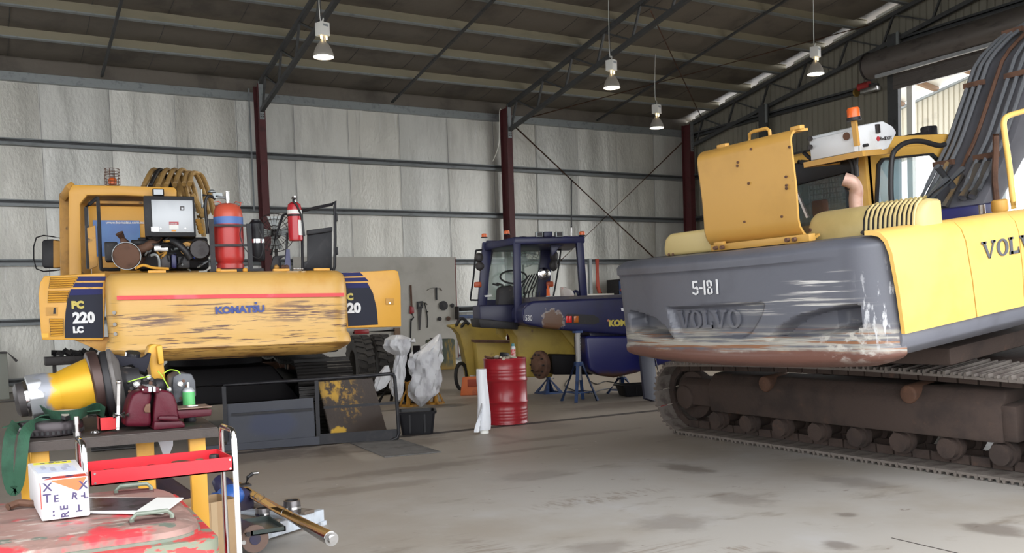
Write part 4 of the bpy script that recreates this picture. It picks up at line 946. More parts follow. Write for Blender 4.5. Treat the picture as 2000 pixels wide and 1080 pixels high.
vb_(MB().bar((r0.x-.05, va2-.02, zb_r-.09), (r1.x+.12, va2-.02, zb_r-.09), .05, .05), 'roof_bracket', 'vhood'); vb_(MB().bar((r0.x-.05, va2-.02, zb_r-.09), (r0.x-.05, vC0+.1, zb_r-.09), .05, .05), 'roof_bracket', 'vhood')
vb_(MB().bar((r1.x+.1, va2-.02, zb_r-.09), (r1.x-.1, vC0+.2, zb_r-.07), .05, .05), 'roof_bracket', 'vhood')
bt = V(1668, 236, 'v', va2-.03); bb2 = V(1674, 285, 'v', va2-.03)
vb_(MB().bar(bb2, bt, .045, .03), 'beacon_post', 'vhood'); vb_(MB().lathe([(.065, 0), (.06, .03)], 16, bt), 'beacon_base', 'black_paint')
vb_(MB().lathe([(.055, .03), (.055, .10), (.045, .115)], 16, bt), 'beacon', 'beacon_orange')
for pts, rd in (([(1560, 316), (1600, 318), (1640, 312), (1645, 300)], .022), ([(1570, 298), (1590, 312), (1630, 308)], .02), ([(1656, 300), (1670, 315), (1674, 345)], .02), ([(1652, 296), (1664, 320), (1668, 345)], .018), ([(1672, 350), (1674, 310), (1680, 288), (1695, 283)], .014)):
    vb_(MB().tube(smooth_path([V(px, py, 'v', va2+.1) for px, py in pts]), rd, 8), 'refrigerant_hose', 'hose_black')
vb_(MB().tube(smooth_path([V(*p_, 'u', u1+.3) for p_ in ((1743, 420), (1740, 370), (1742, 310), (1752, 290), (1772, 278), (1800, 276), (1832, 284), (1845, 282))]), .024, 10), 'hydraulic_hose', 'hose_black')
vb_(MB().bar(V(1750, 274, 'u', u1-.1), V(1810, 262, 'u', u1-.1), .09, .06), 'roof_guard', 'black_paint'); vb_(MB().box(V(1815, 264, 'u', u1-.1), (.1, .16, .18)), 'roof_guard_end', 'black_paint', bev=.02)
# boom
bu0, bu1 = -.35, .35
M('boom_grey', (.12, .12, .135), .5, 0, [('n', (.09, .09, .10), 1.5, .45, .7), ('n', (.22, .22, .23), 5, .66, .8)])
bl = [V(*p_, 'u', bu0) for p_ in ((1790, 412), (1850, 290), (1905, 132), (1950, 85), (1985, 66))]
top = [(q.y, q.z) for q in bl]; top = [(top[0][0]-.35, top[0][1]-.4)]+top+[(top[-1][0]+1.6, top[-1][1]+.5)]
lw = [(top[-1][0]+.2, top[-1][1]-.75), (top[-2][0]+.4, top[-2][1]-.75), (4.75, 1.95)]+[(V(*p_, 'u', bu1).y, V(*p_, 'u', bu1).z) for p_ in ((2000, 312), (1950, 405))]+[(3.2, .55)]
bm_ = vb_(MB().prism(top+lw, bu0, bu1, 'yz'), 'boom', 'boom_grey', bev=.02)
M('pipe_grey', (.16, .17, .185), .4, .2)
def onboom(u, s, lift):
    """a point over the boom's back at fraction s along the top outline"""
    pts = top; tot = [0]
    for a, b in zip(pts, pts[1:]): tot.append(tot[-1]+math.hypot(b[0]-a[0], b[1]-a[1]))
    L_ = s*tot[-1]
    for i in range(len(pts)-1):
        if L_ <= tot[i+1] or i == len(pts)-2:
            t = (L_-tot[i])/(tot[i+1]-tot[i]); dx, dz = pts[i+1][0]-pts[i][0], pts[i+1][1]-pts[i][1]; dl = math.hypot(dx, dz)
            return V3((u, pts[i][0]+dx*t-dz/dl*lift, pts[i][1]+dz*t+dx/dl*lift))
for u in (-.31, -.24, -.17, .12, .21, .30):
    vb_(MB().tube([onboom(u, s/30, .06) for s in range(4, 31)], .021, 8), 'boom_pipe', 'pipe_grey')
vb_(MB().tube([onboom(-.02, s/30, .05) for s in range(6, 28)], .02, 8), 'boom_pipe', 'rusty')
for s in (.22, .42, .6, .78): vb_(MB().bar(onboom(-.34, s, .07), onboom(-.13, s, .07), .05, .05), 'pipe_clamp', 'rusty'); vb_(MB().bar(onboom(.09, s, .07), onboom(.33, s, .07), .05, .05), 'pipe_clamp', 'rusty')
for u, s in ((.25, .12), (.15, .12), (.0, .1), (-.2, .14)): vb_(MB().tube([onboom(u, s, .05), onboom(u+.02, s+.08, .06)], .04, 8), 'pipe_fitting', 'steel')
vb_(MB().tube(smooth_path([V(*p_, 'u', .38) for p_ in ((1945, 262), (1945, 300), (1943, 350), (1948, 400))]), .028, 8), 'grease_hose', 'rusty')
for p0_, p1_ in (((1790, 402), (1850, 350)), ((1800, 405), (1880, 330)), ((1830, 325), (1862, 365))):
    vb_(MB().tube([V(*p0_, 'u', .1), V(*p1_, 'u', .1)], .03, 8), 'boom_pipe', 'pipe_grey')
vb_(MB().bb((-.5, 2.2, .85), (.5, 3.2, 1.0)), 'valve_cover', 'navy', bev=.03)
# grab rail and filler on the deck edge
ur_ = 1.25
vb_(MB().tube(smooth_path([V(1980, 408, 'u', ur_), V(1972, 330, 'u', ur_), V(1962, 260, 'u', ur_), V(1961, 236, 'u', ur_), V(1970, 226, 'u', ur_), V(2000, 217, 'u', ur_), V(2040, 205, 'u', ur_)], 4), .022, 10), 'grab_rail', 'vyellow')
vb_(MB().lathe([(.05, -.02), (.06, 0), (.06, .07), (.045, .08)], 14, V(1953, 410, 'u', ur_)), 'fuel_cap', 'vhood'); vb_(MB().lathe([(.025, -.03), (.025, .04)], 8, V(1918, 410, 'u', 1.1)), 'grease_nipple', 'steel')
# tracks
VT = Matrix.Rotation(-TV, 4, 'Y')
vbase = VT @ Matrix(((-1, 0, 0, 7.32-7.0), (0, -1, 0, 8.78-5.62), (0, 0, 1, 0), (0, 0, 0, 1)))
crawler(ve, vbase, .62, 5.35, .86, 'track_brown', 'track_shoe', 1, .0, .05, 8)
crawler(ve, VT @ Matrix.Translation((2.55, 0, 0)) @ VT.inverted() @ vbase, .62, 5.35, .86, 'track_brown', 'track_shoe', 1, .0, .05, 4)
MB().bb((2.4, -1.6, 0), (3.4, -1.2, .24)).build('timber_block', 'beam_brown', ve); MB().bb((2.4, 1.2, 0), (3.4, 1.6, .24)).build('timber_block', 'beam_brown', ve)
MB().prism([(.45, .35), (2.5, .6), (2.5, .95), (1.9, 1.05), (.9, .95), (.45, .6)], -1.0, 1.0, 'xz').build('cross_frame', 'track_brown', ve, bev=.04)
# ------------------------------------------------------------------ blue machine on stands behind
aG = R(20); G1 = V3((math.cos(aG), -math.sin(aG), 0)); G2 = V3((math.sin(aG), math.cos(aG), 0)); G0 = V3((8.42, 12.6, 0))
def G(x, y, v):
    P = hit(x, y, G0+G2*v, G2); d = P-G0; return V3((d.dot(G1), v, P.z))
def GP(pts, v): return [(q.x, q.z) for q in (G(x, y, v) for x, y in pts)]
M('blue_paint', (.009, .011, .065), .4, 0, [('n', (.008, .009, .045), 1.6, .45, .7), ('n', (.28, .2, .16), (7, 7, 7), .73, .77), ('e', (.30, .25, .22), (-.38, 0, 1.33), (.20, .5, .20), 1.3, 13, .9, .8), ('e', (.12, .055, .025), (-.38, 0, 1.32), (.18, .5, .18), 1.2, 11, .85)], bump=(20, .06))
M('blue_dark', (.010, .011, .05), .4)
M('oldyellow', (.42, .30, .05), .5, 0, [('n', (.28, .19, .04), 2, .45, .7), ('n', (.12, .06, .03), (4, 4, 2), .64, .74)])
ge = thing('wheel_loader', 'dark blue loader with open cab and yellow guards propped on stands', 'loader', G0, -aG)
def gp(pts, v0, v1, nm, mat, par=ge, **k): return MB().prism(GP(pts, v0), v0, v1, 'xz').build(nm, mat, par, **k)
def gt(pts, v, rd, nm, mat, par=ge, k=4): return MB().tube(smooth_path([G(x, y, v) for x, y in pts], k), rd, 8).build(nm, mat, par)
body = gp([(1020, 604), (1026, 596), (1040, 588), (1330, 575), (1330, 660), (1160, 650), (1062, 641), (1026, 634), (1020, 626)], 0, 1.7, 'rear_hood', 'blue_paint', bev=.05, seg=3)
M('hood_top', (.05, .045, .06), .7, 0, [('n', (.1, .085, .07), 4, .45, .7)])
MB().bb(G(1035, 592, .06)+V3((0, 0, -.03)), G(1330, 574, 1.6)+V3((0, 0, 0))).build('hood_lid', 'hood_top', ge, bev=.02)
gp([(1128, 584), (1330, 574), (1330, 581), (1128, 591)], .5, .6, 'hood_ridge', 'blue_paint', bev=.01)
gp(rr_ := [(1104, 618), (1108, 613), (1160, 615), (1170, 622), (1170, 630), (1160, 634), (1106, 632)], -.012, .02, 'lamp_recess', 'engine_dark')
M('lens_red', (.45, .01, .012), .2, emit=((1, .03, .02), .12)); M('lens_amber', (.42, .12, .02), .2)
for a, b, c in ((1106, 1111, 'lens_red'), (1112, 1117, 'lens_red'), (1121, 1130, 'lens_amber')): gp([(a, 617), (b, 617), (b, 630), (a, 630)], -.03, .0, 'tail_lamp', c, bev=.006)
q = G(1021, 626, -.012); text('1530', .125, 'letter_white', ge, frame_xf(q, (1, 0, -.05), (.05, 0, 1)), 'lettering', .0, .62, .003)
q = G(1189, 637, -.012); text('KOMATSU', .135, 'letter_yellow', ge, frame_xf(q, (1, 0, .0), (0, 0, 1)), 'lettering', .008, 1.0, .003)
MB().sph(G(1188, 626, -.01), (.02, .01, .02), 8, 6).build('logo_dot', 'seat_pink', ge)
for pts in ([(1213, 602), (1224, 600), (1231, 598), (1231, 605), (1222, 609), (1214, 607)], [(1220, 610), (1229, 609), (1228, 613), (1221, 613)]): gp(pts, -.008, .0, 'paint_chip', 'letter_white')
# cab
def gpost(a, b, va, vb_2, wd, nm='cab_post', mat='blue_paint'): return MB().bar(G(*a, va), G(*b, vb_2), wd, wd*.9, (0, 1, 0)).build(nm, mat, ge, bev=.01)
vn, vf = .6, 2.2
gpost((1009, 466), (1012, 630), vn, vn, .12); gpost((951, 474), (938, 640), 1.9, 1.9, .16); gpost((1131, 466), (1140, 588), vn, vn, .12); gpost((1067, 480), (1056, 592), vf, vf, .2, mat='blue_dark')
zt3 = G(1009, 463, vn).z
rp = [G(951, 474, 1.9), G(1009, 466, vn), G(1134, 466, vn), G(1067, 480, vf)]
rf = [(p_.x, p_.y) for p_ in rp]
rf = [(rf[0][0]-.08, rf[0][1]), (rf[1][0]-.06, rf[1][1]-.06), (rf[2][0]+.06, rf[2][1]-.06), (rf[3][0]+.5, rf[3][1]+.15), (rf[0][0], rf[3][1]+.15)]
MB().prism(rf, zt3-.13, zt3, 'xy').build('cab_roof', 'blue_paint', ge, bev=.03)
o_ = GP([(950, 470), (1070, 470), (1080, 480), (1070, 600), (935, 606), (938, 600)], vf); i_ = GP([(964, 484), (1058, 483), (1064, 490), (1054, 582), (950, 586), (947, 580)], vf)
ring_frame(o_, i_, vf-.04, vf+.06).build('windscreen_frame', 'blue_dark', ge, bev=.01)
M('green_glass', (.42, .58, .50), .06, 0, alpha=.33, spec=.6)
gp([(964, 484), (1058, 483), (1064, 490), (1054, 582), (950, 586), (947, 580)], vf+.005, vf+.015, 'windscreen', 'green_glass')
gp([(1076, 478), (1100, 470), (1125, 470), (1125, 476), (1108, 476), (1094, 482), (1084, 495), (1078, 500)], vn+.2, vn+.3, 'door_arch', 'blue_dark', bev=.008)
gp([(936, 596), (1016, 594), (1016, 640), (938, 640)], 1.0, 1.9, 'cab_floor', 'blue_dark', bev=.03)
gp([(934, 622), (1012, 630), (1012, 644), (938, 640)], .8, 1.9, 'cab_sill', 'engine_dark', bev=.02)
gp([(1000, 586), (1060, 586), (1060, 600), (1000, 602)], 1.6, 2.2, 'dash_panel', 'blue_dark', bev=.01)
gp([(974, 560), (1004, 556), (1008, 620), (970, 620)], 1.2, 1.5, 'seat', 'engine_dark', bev=.06)
MB().lathe([(.0, 0)], 3) if False else None
MB().tube([G(1003, 541, 1.7)+V3((.24*math.cos(a), .1*math.sin(a), .12*math.sin(a))) for a in (2*math.pi*i/20 for i in range(20))], .018, 6, closed=True).build('steering_wheel', 'black_rubber', ge)
for i in range(5): gt([(1018+i*5, 575), (1020+i*6, 560), (1034+i*5, 537-i)], 1.8, .012, 'control_lever', 'black_paint')
for i in range(7): gt([(1010+i*7, 604), (1012+i*7, 570)], 1.9, .012, 'guard_bar', 'black_paint')
for i, (px, py) in enumerate(((976, 555), (985, 560), (968, 556))): MB().box(G(px, py, 1.4), (.12, .06, .03), (0, .3, 0)).build('control_arm', 'black_rubber', ge, bev=.01)
gp([(946, 577), (960, 575), (961, 579), (948, 580)], 1.5, 1.52, 'note_card', 'sticker_white')
for x0, x1, mt in ((1046, 1060, 'galv'), (1061, 1078, 'blue_dark'), (1084, 1099, 'galv')):
    a, b = G(x0, 453, .55), G(x1, 463, .55); bx_ = MB().bb((a.x, .50, b.z), (b.x, .62, a.z)).build('roof_lamp', mt, ge, bev=.008)
    if mt == 'galv': MB().bb((a.x+.02, .49, b.z+.015), (b.x-.02, .502, a.z-.015)).build('lamp_glass', 'dark_steel', bx_)
for px, py, v in ((946, 463, 1.9), (990, 457, 1.4), (1137, 459, .6)):
    b_ = MB().lathe([(.05, 0), (.05, .045), (.035, .06)], 12, G(px, py, v)).build('marker_lamp', 'beacon_orange', ge); MB().lathe([(.06, -.015), (.06, 0)], 12, G(px, py, v)).build('lamp_base', 'black_paint', b_)
gt([(1116, 352), (1116, 400), (1116, 460)], .9, .012, 'antenna', 'black_paint'); gt([(1116, 440), (1116, 463)], .9, .018, 'antenna_spring', 'steel')
gt([(948, 488), (932, 489), (929, 494), (925, 540), (919, 582), (923, 586), (940, 586)], 1.9, .016, 'mirror_bracket', 'black_paint', k=3)
for px, py in ((936, 503), (938, 520)): MB().sph(G(px, py, 1.85), (.09, .04, .085), 14, 8).build('mirror', 'dark_steel', ge)
gt([(1080, 488), (1092, 488), (1095, 492), (1088, 540), (1081, 578)], 2.0, .016, 'mirror_bracket', 'black_paint', k=3)
for px, py in ((1082, 500), (1081, 518)): MB().sph(G(px, py, 2.0), (.08, .04, .11), 14, 8).build('mirror', 'dark_steel', ge)
for px, py, v in ((933, 556, 1.8), (1074, 555, 2.0)): MB().box(G(px, py, v), (.13, .07, .10)).build('indicator_lamp', M('ind_orange', (.45, .07, .015), .4), ge, bev=.02)
rm = G(1062, 535, 1.4)
MB().lathe([(.11, 0), (.115, -.01), (.10, -.02)], 22, rm, (0, 1, 0)).build('convex_mirror_rim', 'chrome', ge); MB().sph(rm+V3((0, -.01, 0)), (.1, .025, .1), 18, 8).build('convex_mirror', 'chrome', ge)
# yellow guards and lower frame
vl = 3.0
MB().prism(GP([(879, 635), (905, 632), (945, 632), (985, 640), (990, 668), (940, 668), (944, 744), (917, 744), (911, 715), (905, 680), (898, 655), (888, 642), (880, 639)], vl), vl, vl+.7, 'xz').build('mudguard', 'oldyellow', ge, bev=.012)
gp([(929, 666), (1010, 668), (1012, 742), (936, 742)], vl-.55, vl-.02, 'step_box', 'oldyellow', bev=.02)
gp([(928, 664), (1012, 666), (1012, 670), (928, 669)], vl-.58, vl-.0, 'step_tread', 'rusty')
gp([(917, 733), (941, 733), (941, 744), (919, 744)], vl-.02, vl+.02, 'repair_patch', 'steel')
gp([(972, 637), (990, 634), (990, 656), (983, 663), (972, 652)], 1.8, 2.0, 'hitch_bracket', 'oldyellow', bev=.01)
gp([(990, 632), (1150, 640), (1160, 690), (1145, 700), (1085, 700), (1080, 737), (1012, 737), (1010, 660)], 1.0, 1.8, 'axle_housing', 'oldyellow', bev=.04)
gp([(1090, 640), (1150, 645), (1158, 680), (1128, 686)], .9, 1.0, 'gusset', 'oldyellow', bev=.02)
hq = G(1060, 712, .6)
MB().lathe([(.23, 0), (.24, .02), (.24, .08), (.21, .10), (.12, .10), (.11, .16)], 28, hq, (-.92, -.4, 0)).build('wheel_hub', 'rusty', ge, bev=.006)
for i in range(10):
    a = 2*math.pi*i/10; s_, t_, d_ = basis((-.92, -.4, 0)); MB().lathe([(.016, 0), (.016, .05)], 6, hq+(s_*math.cos(a)+t_*math.sin(a))*.18+d_*.09, (-.92, -.4, 0)).build('wheel_stud', 'dark_steel', ge)
gp([(1076, 692), (1160, 694), (1160, 732), (1080, 732)], .7, 1.2, 'axle_beam', 'greasy', bev=.03)
gp([(1150, 646), (1330, 655), (1330, 718), (1160, 690)], .25, 1.3, 'chassis', 'blue_dark', bev=.03)
tkm = M('blue_tank', (.012, .014, .10), .35, 0, [('g', (.06, .03, .02), 'z', .50, .40, .15, 6), ('n', (.25, .15, .11), (8, 8, 8), .70, .75), ('n', (.5, .5, .5), (12, 12, 12), .75, .78)])
gp([(1143, 656), (1330, 656), (1330, 700), (1245, 728), (1200, 738), (1172, 734), (1150, 722), (1145, 690)], .05, .9, 'counterweight_tank', tkm, bev=.05, seg=3)
gt([(890, 638), (898, 624), (906, 623), (916, 634)], 2.9, .03, 'hydraulic_hose', 'hose_black'); gt([(900, 640), (908, 630), (916, 632)], 2.9, .03, 'hydraulic_hose', 'hose_black')
MB().tube([G(1125, 580, .7)+V3((.05*math.cos(a), 0, .10*math.sin(a))) for a in (2*math.pi*i/16 for i in range(16))], .025, 8, closed=True).build('lifting_ring', 'blue_dark', ge)
def gpos(px, py, v, dz=0): q = G(px, py, v); return G0+G1*q.x+G2*v+V3((0, 0, q.z+dz))
# loose things on the blue hood
zl_ = G(1100, 586, .3).z
rb = thing('plastic_bag', 'crumpled clear bag with red rag on the blue loader hood', 'bag', gpos(1108, 582, .5)); 
M('bag', (.55, .50, .46), .35, 0, [('n', (.6, .15, .15), 8, .6, .66)], alpha=.85)
MB().prism([(-.1, 0), (.12, 0), (.10, .08), (.05, .14), (-.09, .19), (-.12, .17)], -.06, .06, 'xz').build('bag_sack', 'bag', rb, bev=.03)
sp_ = thing('spray_bottle', 'small red squeeze bottle standing behind the round mirror', 'bottle', gpos(1071, 583, .7))
MB().lathe([(.035, 0), (.035, .05), (.03, .06), (.028, .16), (.012, .2), (.012, .22)], 12).build('bottle_body', 'beacon_orange', sp_); MB().lathe([(.036, 0), (.036, .045)], 12).build('bottle_base', 'sticker_white', sp_)
yb = tag(MB().lathe([(.08, 0), (.085, .01), (.085, .04), (.08, .05)], 16).build('tape_roll', M('cream_tape', (.6, .55, .3), .6), loc=gpos(1069, 592, .25)), 'pale yellow roll lying on the edge of the blue hood', 'tape')
# ------------------------------------------------------------------ stands under the blue machine
M('stand_blue', (.025, .06, .17), .45, 0, [('n', (.015, .03, .08), 6, .5, .7)])
def jack_stand(loc, ht, spread, lab, rz=0):
    t = thing('jack_stand', lab, 'stand', loc, rz, 'blue stands under the loader')
    for k in range(4):
        a = R(45+90*k); MB().tube([(spread*math.cos(a), spread*math.sin(a), 0), (.05*math.cos(a), .05*math.sin(a), ht*.55)], .028, 8).build('leg', 'stand_blue', t)
    MB().tube([(spread*.8*math.cos(R(45+90*k)), spread*.8*math.sin(R(45+90*k)), ht*.13) for k in range(4)], .012, 6, closed=True).build('brace_ring', 'stand_blue', t)
    MB().lathe([(.07, ht*.5), (.075, ht*.56)], 12).build('collar', 'stand_blue', t)
    p_ = MB().lathe([(.045, ht*.3), (.045, ht*.97)], 12).build('post', M('post_grey', (.38, .37, .36), .5, .3), t)
    for k in range(9): MB().lathe([(.014, 0), (.014, .004)], 8, (.025, -.042, ht*.6+k*ht*.042), (.5, -.86, 0)).build('pin_hole', 'engine_dark', p_)
    MB().box((0, 0, ht*.985), (.14, .1, ht*.03)).build('saddle', 'stand_blue', t)
    return t
sA = onZ(1132, 783); jack_stand(sA, G(1130, 646, 0).z-.0, .30, 'blue four-legged stand with perforated grey post under the tail lamp')
sC = onZ(1215, 768); jack_stand(sC, .50, .26, 'blue tubular stand under the blue rounded tank', .3)
def pyr_stand(loc, ht, b, lab, mat, name='axle_stand', grp=None, rz=0):
    t = thing(name, lab, 'stand', loc, rz, grp)
    for k in range(4):
        a0, a1 = R(45+90*k), R(135+90*k); c0, c1 = V3((b*math.cos(a0), b*math.sin(a0), 0)), V3((b*math.cos(a1), b*math.sin(a1), 0)); tp0, tp1 = V3((.03*math.cos(a0), .03*math.sin(a0), ht*.7)), V3((.03*math.cos(a1), .03*math.sin(a1), ht*.7))
        m0, m1 = c0.lerp(tp0, .12), c1.lerp(tp1, .12)
        MB().add([c0, c0.lerp(c1, .22), tp0.lerp(tp1, .4), tp0], [(0, 1, 2, 3)]).add([c1.lerp(c0, .22), c1, tp1, tp1.lerp(tp0, .4)], [(0, 1, 2, 3)]).add([c0, c1, m1, m0], [(0, 1, 2, 3)]).build('side_plate', mat, t, thick=.008)
    MB().bb((-.03, -.03, ht*.5), (.03, .03, ht*.95)).build('ratchet_post', mat, t, bev=.004)
    MB().prism([(-.07, ht), (-.05, ht*.93), (.05, ht*.93), (.07, ht), (.04, ht*.96), (-.04, ht*.96)], -.03, .03, 'xz').build('saddle', mat, t)
    MB().tube([(.03, 0, ht*.66), (.12, 0, ht*.7)], .008, 6).build('release_lever', mat, t)
    return t
pyr_stand(onZ(1072, 768), .38, .28, 'blue plate stand below the rusty wheel hub', 'stand_blue')
M('stand_yellow', (.48, .24, .035), .55, 0, [('n', (.2, .08, .03), 8, .5, .7)])
pyr_stand(onZ(798, 794), .42, .17, 'rusty yellow axle stand below the hanging end of the plastic wrap', 'stand_yellow', rz=.3)
pyr_stand(onZ(851, 789), .40, .16, 'yellow axle stand standing alone beyond the plastic wrap, nearer the drum', 'stand_yellow', rz=.5)
# leaning plank, tubs, red bottle jack, cables
pk0, pk1 = onZ(1272, 784), onY(1258, 655, 12.25)
tag(MB().bar(pk0+V3((0, 0, .01)), pk1, .30, .05, (0, 1, 0)).build('leaning_plank', M('plank_dark', (.02, .022, .04), .6), bev=.006), 'dark navy plank leaning beside the grey counterweight', 'plank')
def tub(loc, w_, d_, h_, lab, rz):
    t = thing('storage_tub', lab, 'tub', loc, rz)
    def rect(a, b, z): return [(x, y, z) for x, y in rrect(-a, -b, a, b, .04, 3)]
    MB().rings([rect(w_*.42, d_*.42, .006), rect(w_*.5, d_*.5, h_), rect(w_*.48, d_*.48, h_), rect(w_*.40, d_*.40, .02)]).build('tub_shell', 'tub_black', t)
    MB().rings([rect(w_*.53, d_*.53, h_-.03), rect(w_*.54, d_*.54, h_+.0), rect(w_*.49, d_*.49, h_+.005), rect(w_*.49, d_*.49, h_-.03)], caps=False).build('rim', 'tub_black', t)
    for sx in (-1, 1): MB().bb((sx*w_*.2-.012, -d_*.5, .03), (sx*w_*.2+.012, -d_*.46, h_-.03)).build('rib', 'tub_black', t)
    return t
M('tub_black', (.008, .008, .010), .4, spec=.25)
tb_ = onZ(815, 846); tub(tb_, .46, .38, .29, 'black plastic tub at the end of the black guard rail', -R(22))
tub(onZ(1250, 772), .75, .45, .20, 'black oil tub under the blue loader behind the plank', -R(15))
rj = thing('bottle_jack', 'small red bottle jack on the floor beside the rusty track', 'jack', onZ(1297, 802)); M('jack_red', (.32, .01, .015), .35)
MB().bb((-.06, -.06, 0), (.06, .06, .03)).build('base', 'jack_red', rj, bev=.006); MB().lathe([(.05, .03), (.05, .2), (.04, .22)], 14).build('cylinder', 'jack_red', rj); MB().lathe([(.02, .22), (.02, .28)], 10).build('ram', 'steel', rj)
MB().tube([(.04, -.02, .06), (-.1, .05, .75)], .012, 6).build('pump_handle', 'black_paint', rj)
for i, pts in enumerate(([(1150, 742), (1165, 750), (1185, 745), (1230, 752), (1250, 748)], [(1110, 740), (1105, 755), (1150, 768), (1180, 760), (1240, 755)])):
    tag(MB().tube(smooth_path([onZ(x, y, .012) for x, y in pts]), .01, 6).build('air_hose', 'hose_black'), ('thin dark hose looped on the floor behind the blue stands', 'thin dark hose trailing past the blue stand legs')[i], 'hose')
# orange wedge and rubber ring
M('chock', (.55, .13, .035), .6, 0, [('n', (.35, .08, .03), 5, .5, .7)])
ck = thing('wheel_chock', 'faded orange wheel chock with a pocket on the floor before the yellow guard', 'chock', onZ(923, 771), -R(30))
MB().add([(-.22, -.12, 0), (.22, -.12, 0), (.22, .12, 0), (-.22, .12, 0), (-.17, -.10, .33), (.17, -.10, .33), (.17, .10, .33), (-.17, .10, .33)], [(0, 3, 2, 1), (4, 5, 6, 7), (0, 1, 5, 4), (1, 2, 6, 5), (2, 3, 7, 6), (3, 0, 4, 7)]).build('chock_body', 'chock', ck, bev=.015)
MB().bb((-.08, -.128, .16), (.12, -.10, .29)).build('pocket', M('chock_dark', (.3, .05, .02), .7), ck, bev=.01)
rq = onZ(904, 764)
tag(MB().tube([rq+V3((-.02+.17*math.cos(a), .1*math.cos(a), .29+.25*math.sin(a))) for a in (2*math.pi*i/28 for i in range(28))], .035, 10, closed=True).build('rubber_ring', 'black_rubber'), 'black rubber ring propped against the orange chock', 'ring')
# ------------------------------------------------------------------ red drum and plastic roll
M('drum_red', (.30, .014, .022), .28, 0, [('n', (.24, .012, .018), 3, .45, .7), ('n', (.1, .01, .012), 12, .7, .8)])
dq = onZ(990, 826); DR = .292
dm = thing('steel_drum', 'red steel drum with rolled hoops, rubbish heaped on its lid', 'drum', dq)
prof = [(DR-.012, 0), (DR, .008), (DR, .022), (DR-.006, .03)]
for z in (.08, .12, .16, .20): prof += [(DR-.006, z-.012), (DR-.002, z), (DR-.006, z+.012)]
prof += [(DR-.006, .27), (DR+.008, .295), (DR-.006, .32), (DR-.006, .56), (DR+.008, .585), (DR-.006, .61)]
for z in (.66, .70, .74): prof += [(DR-.006, z-.012), (DR-.002, z), (DR-.006, z+.012)]
prof += [(DR-.006, .85), (DR, .86), (DR, .875), (DR-.012, .88), (DR-.018, .862)]
MB().lathe(prof, 44).build('drum_shell', 'drum_red', dm)
MB().lathe([(DR-.02, .85), (DR-.02, .862)], 36).build('lid', 'dark_steel', dm)
scan = thing('spray_can', 'silver and red spray can with teal cap standing on the drum lid', 'spray can', dq+V3((.12, -.02, .863)))
MB().lathe([(.030, 0), (.032, .006), (.032, .15), (.024, .17)], 16).build('can_body', 'sheet_steel', scan); MB().lathe([(.0325, .03), (.0325, .13)], 16, caps=False).build('can_label', M('label_red', (.6, .35, .33), .4, 0, [('n', (.5, .05, .05), 30, .5, .55)]), scan); MB().lathe([(.022, .168), (.022, .2), (.016, .205)], 12).build('cap', M('teal', (.06, .2, .22), .4), scan)
rng = random.Random(11); M('rag', (.4, .36, .28), .9)
mt_ = tag(MB().box((0, 0, .05), (.13, .08, .08), (.2, .1, .3)).build('oily_filter', 'black_paint', loc=dq+V3((-.06, -.1, .868)), bev=.02), 'black boxy gauge lying on top of the drum rubbish', 'gauge')
for i in range(7):
    a = rng.uniform(0, 6.28); r_ = rng.uniform(.08, .22)
    p_ = [V3((rng.uniform(-.06, .06), rng.uniform(-.06, .06), rng.uniform(.0, .035))) for _ in range(5)]
    tag(MB().tube(smooth_path(p_), rng.uniform(.008, .018), 6).build('rag', rng.choice(['rag', 'rag', 'dark_steel', 'rusty']), loc=dq+V3((r_*math.cos(a), r_*math.sin(a)-.05, .875))), ('pale twisted rag at the left of the drum lid', 'pale crumpled rag in front of the black gauge on the drum', 'dark wire scrap at the back of the drum lid', 'small rusty scrap beside the gauge on the drum', 'thin pale rag end at the drum rim', 'dark coiled scrap in the middle of the drum heap', 'short rusty rod among the drum rubbish')[i], 'scrap', 'scraps heaped on the drum')
M('plastic_white', (.72, .74, .78), .35, 0, [('n', (.6, .62, .68), (12, 12, 2), .5, .7)], bump=((30, 30, 4), .3))
rl = thing('plastic_roll', 'tall roll of white plastic film standing against the red drum', 'roll', onZ(946, 846))
MB().lathe([(.055, 0), (.055, .05)], 20).build('core_tube', 'sticker_white', rl)
MB().rings([[(r_*(1+.06*math.sin(3*a+z*9))*math.cos(a)-.01*(z > .5), r_*(1+.06*math.sin(4*a+z*7))*math.sin(a), z) for a in (2*math.pi*i/24 for i in range(24))] for z, r_ in ((.05, .085), (.12, .088), (.25, .085), (.35, .075), (.5, .068), (.7, .065), (.80, .063))]).build('film', 'plastic_white', rl)
MB().grid(lambda u, v: (-.05-.12*u*(1-v*.9), -.02-.05*u+.03*math.sin(u*7+v*5), .03+.35*v), 8, 10).build('loose_sheet', 'plastic_white', rl, thick=.003)
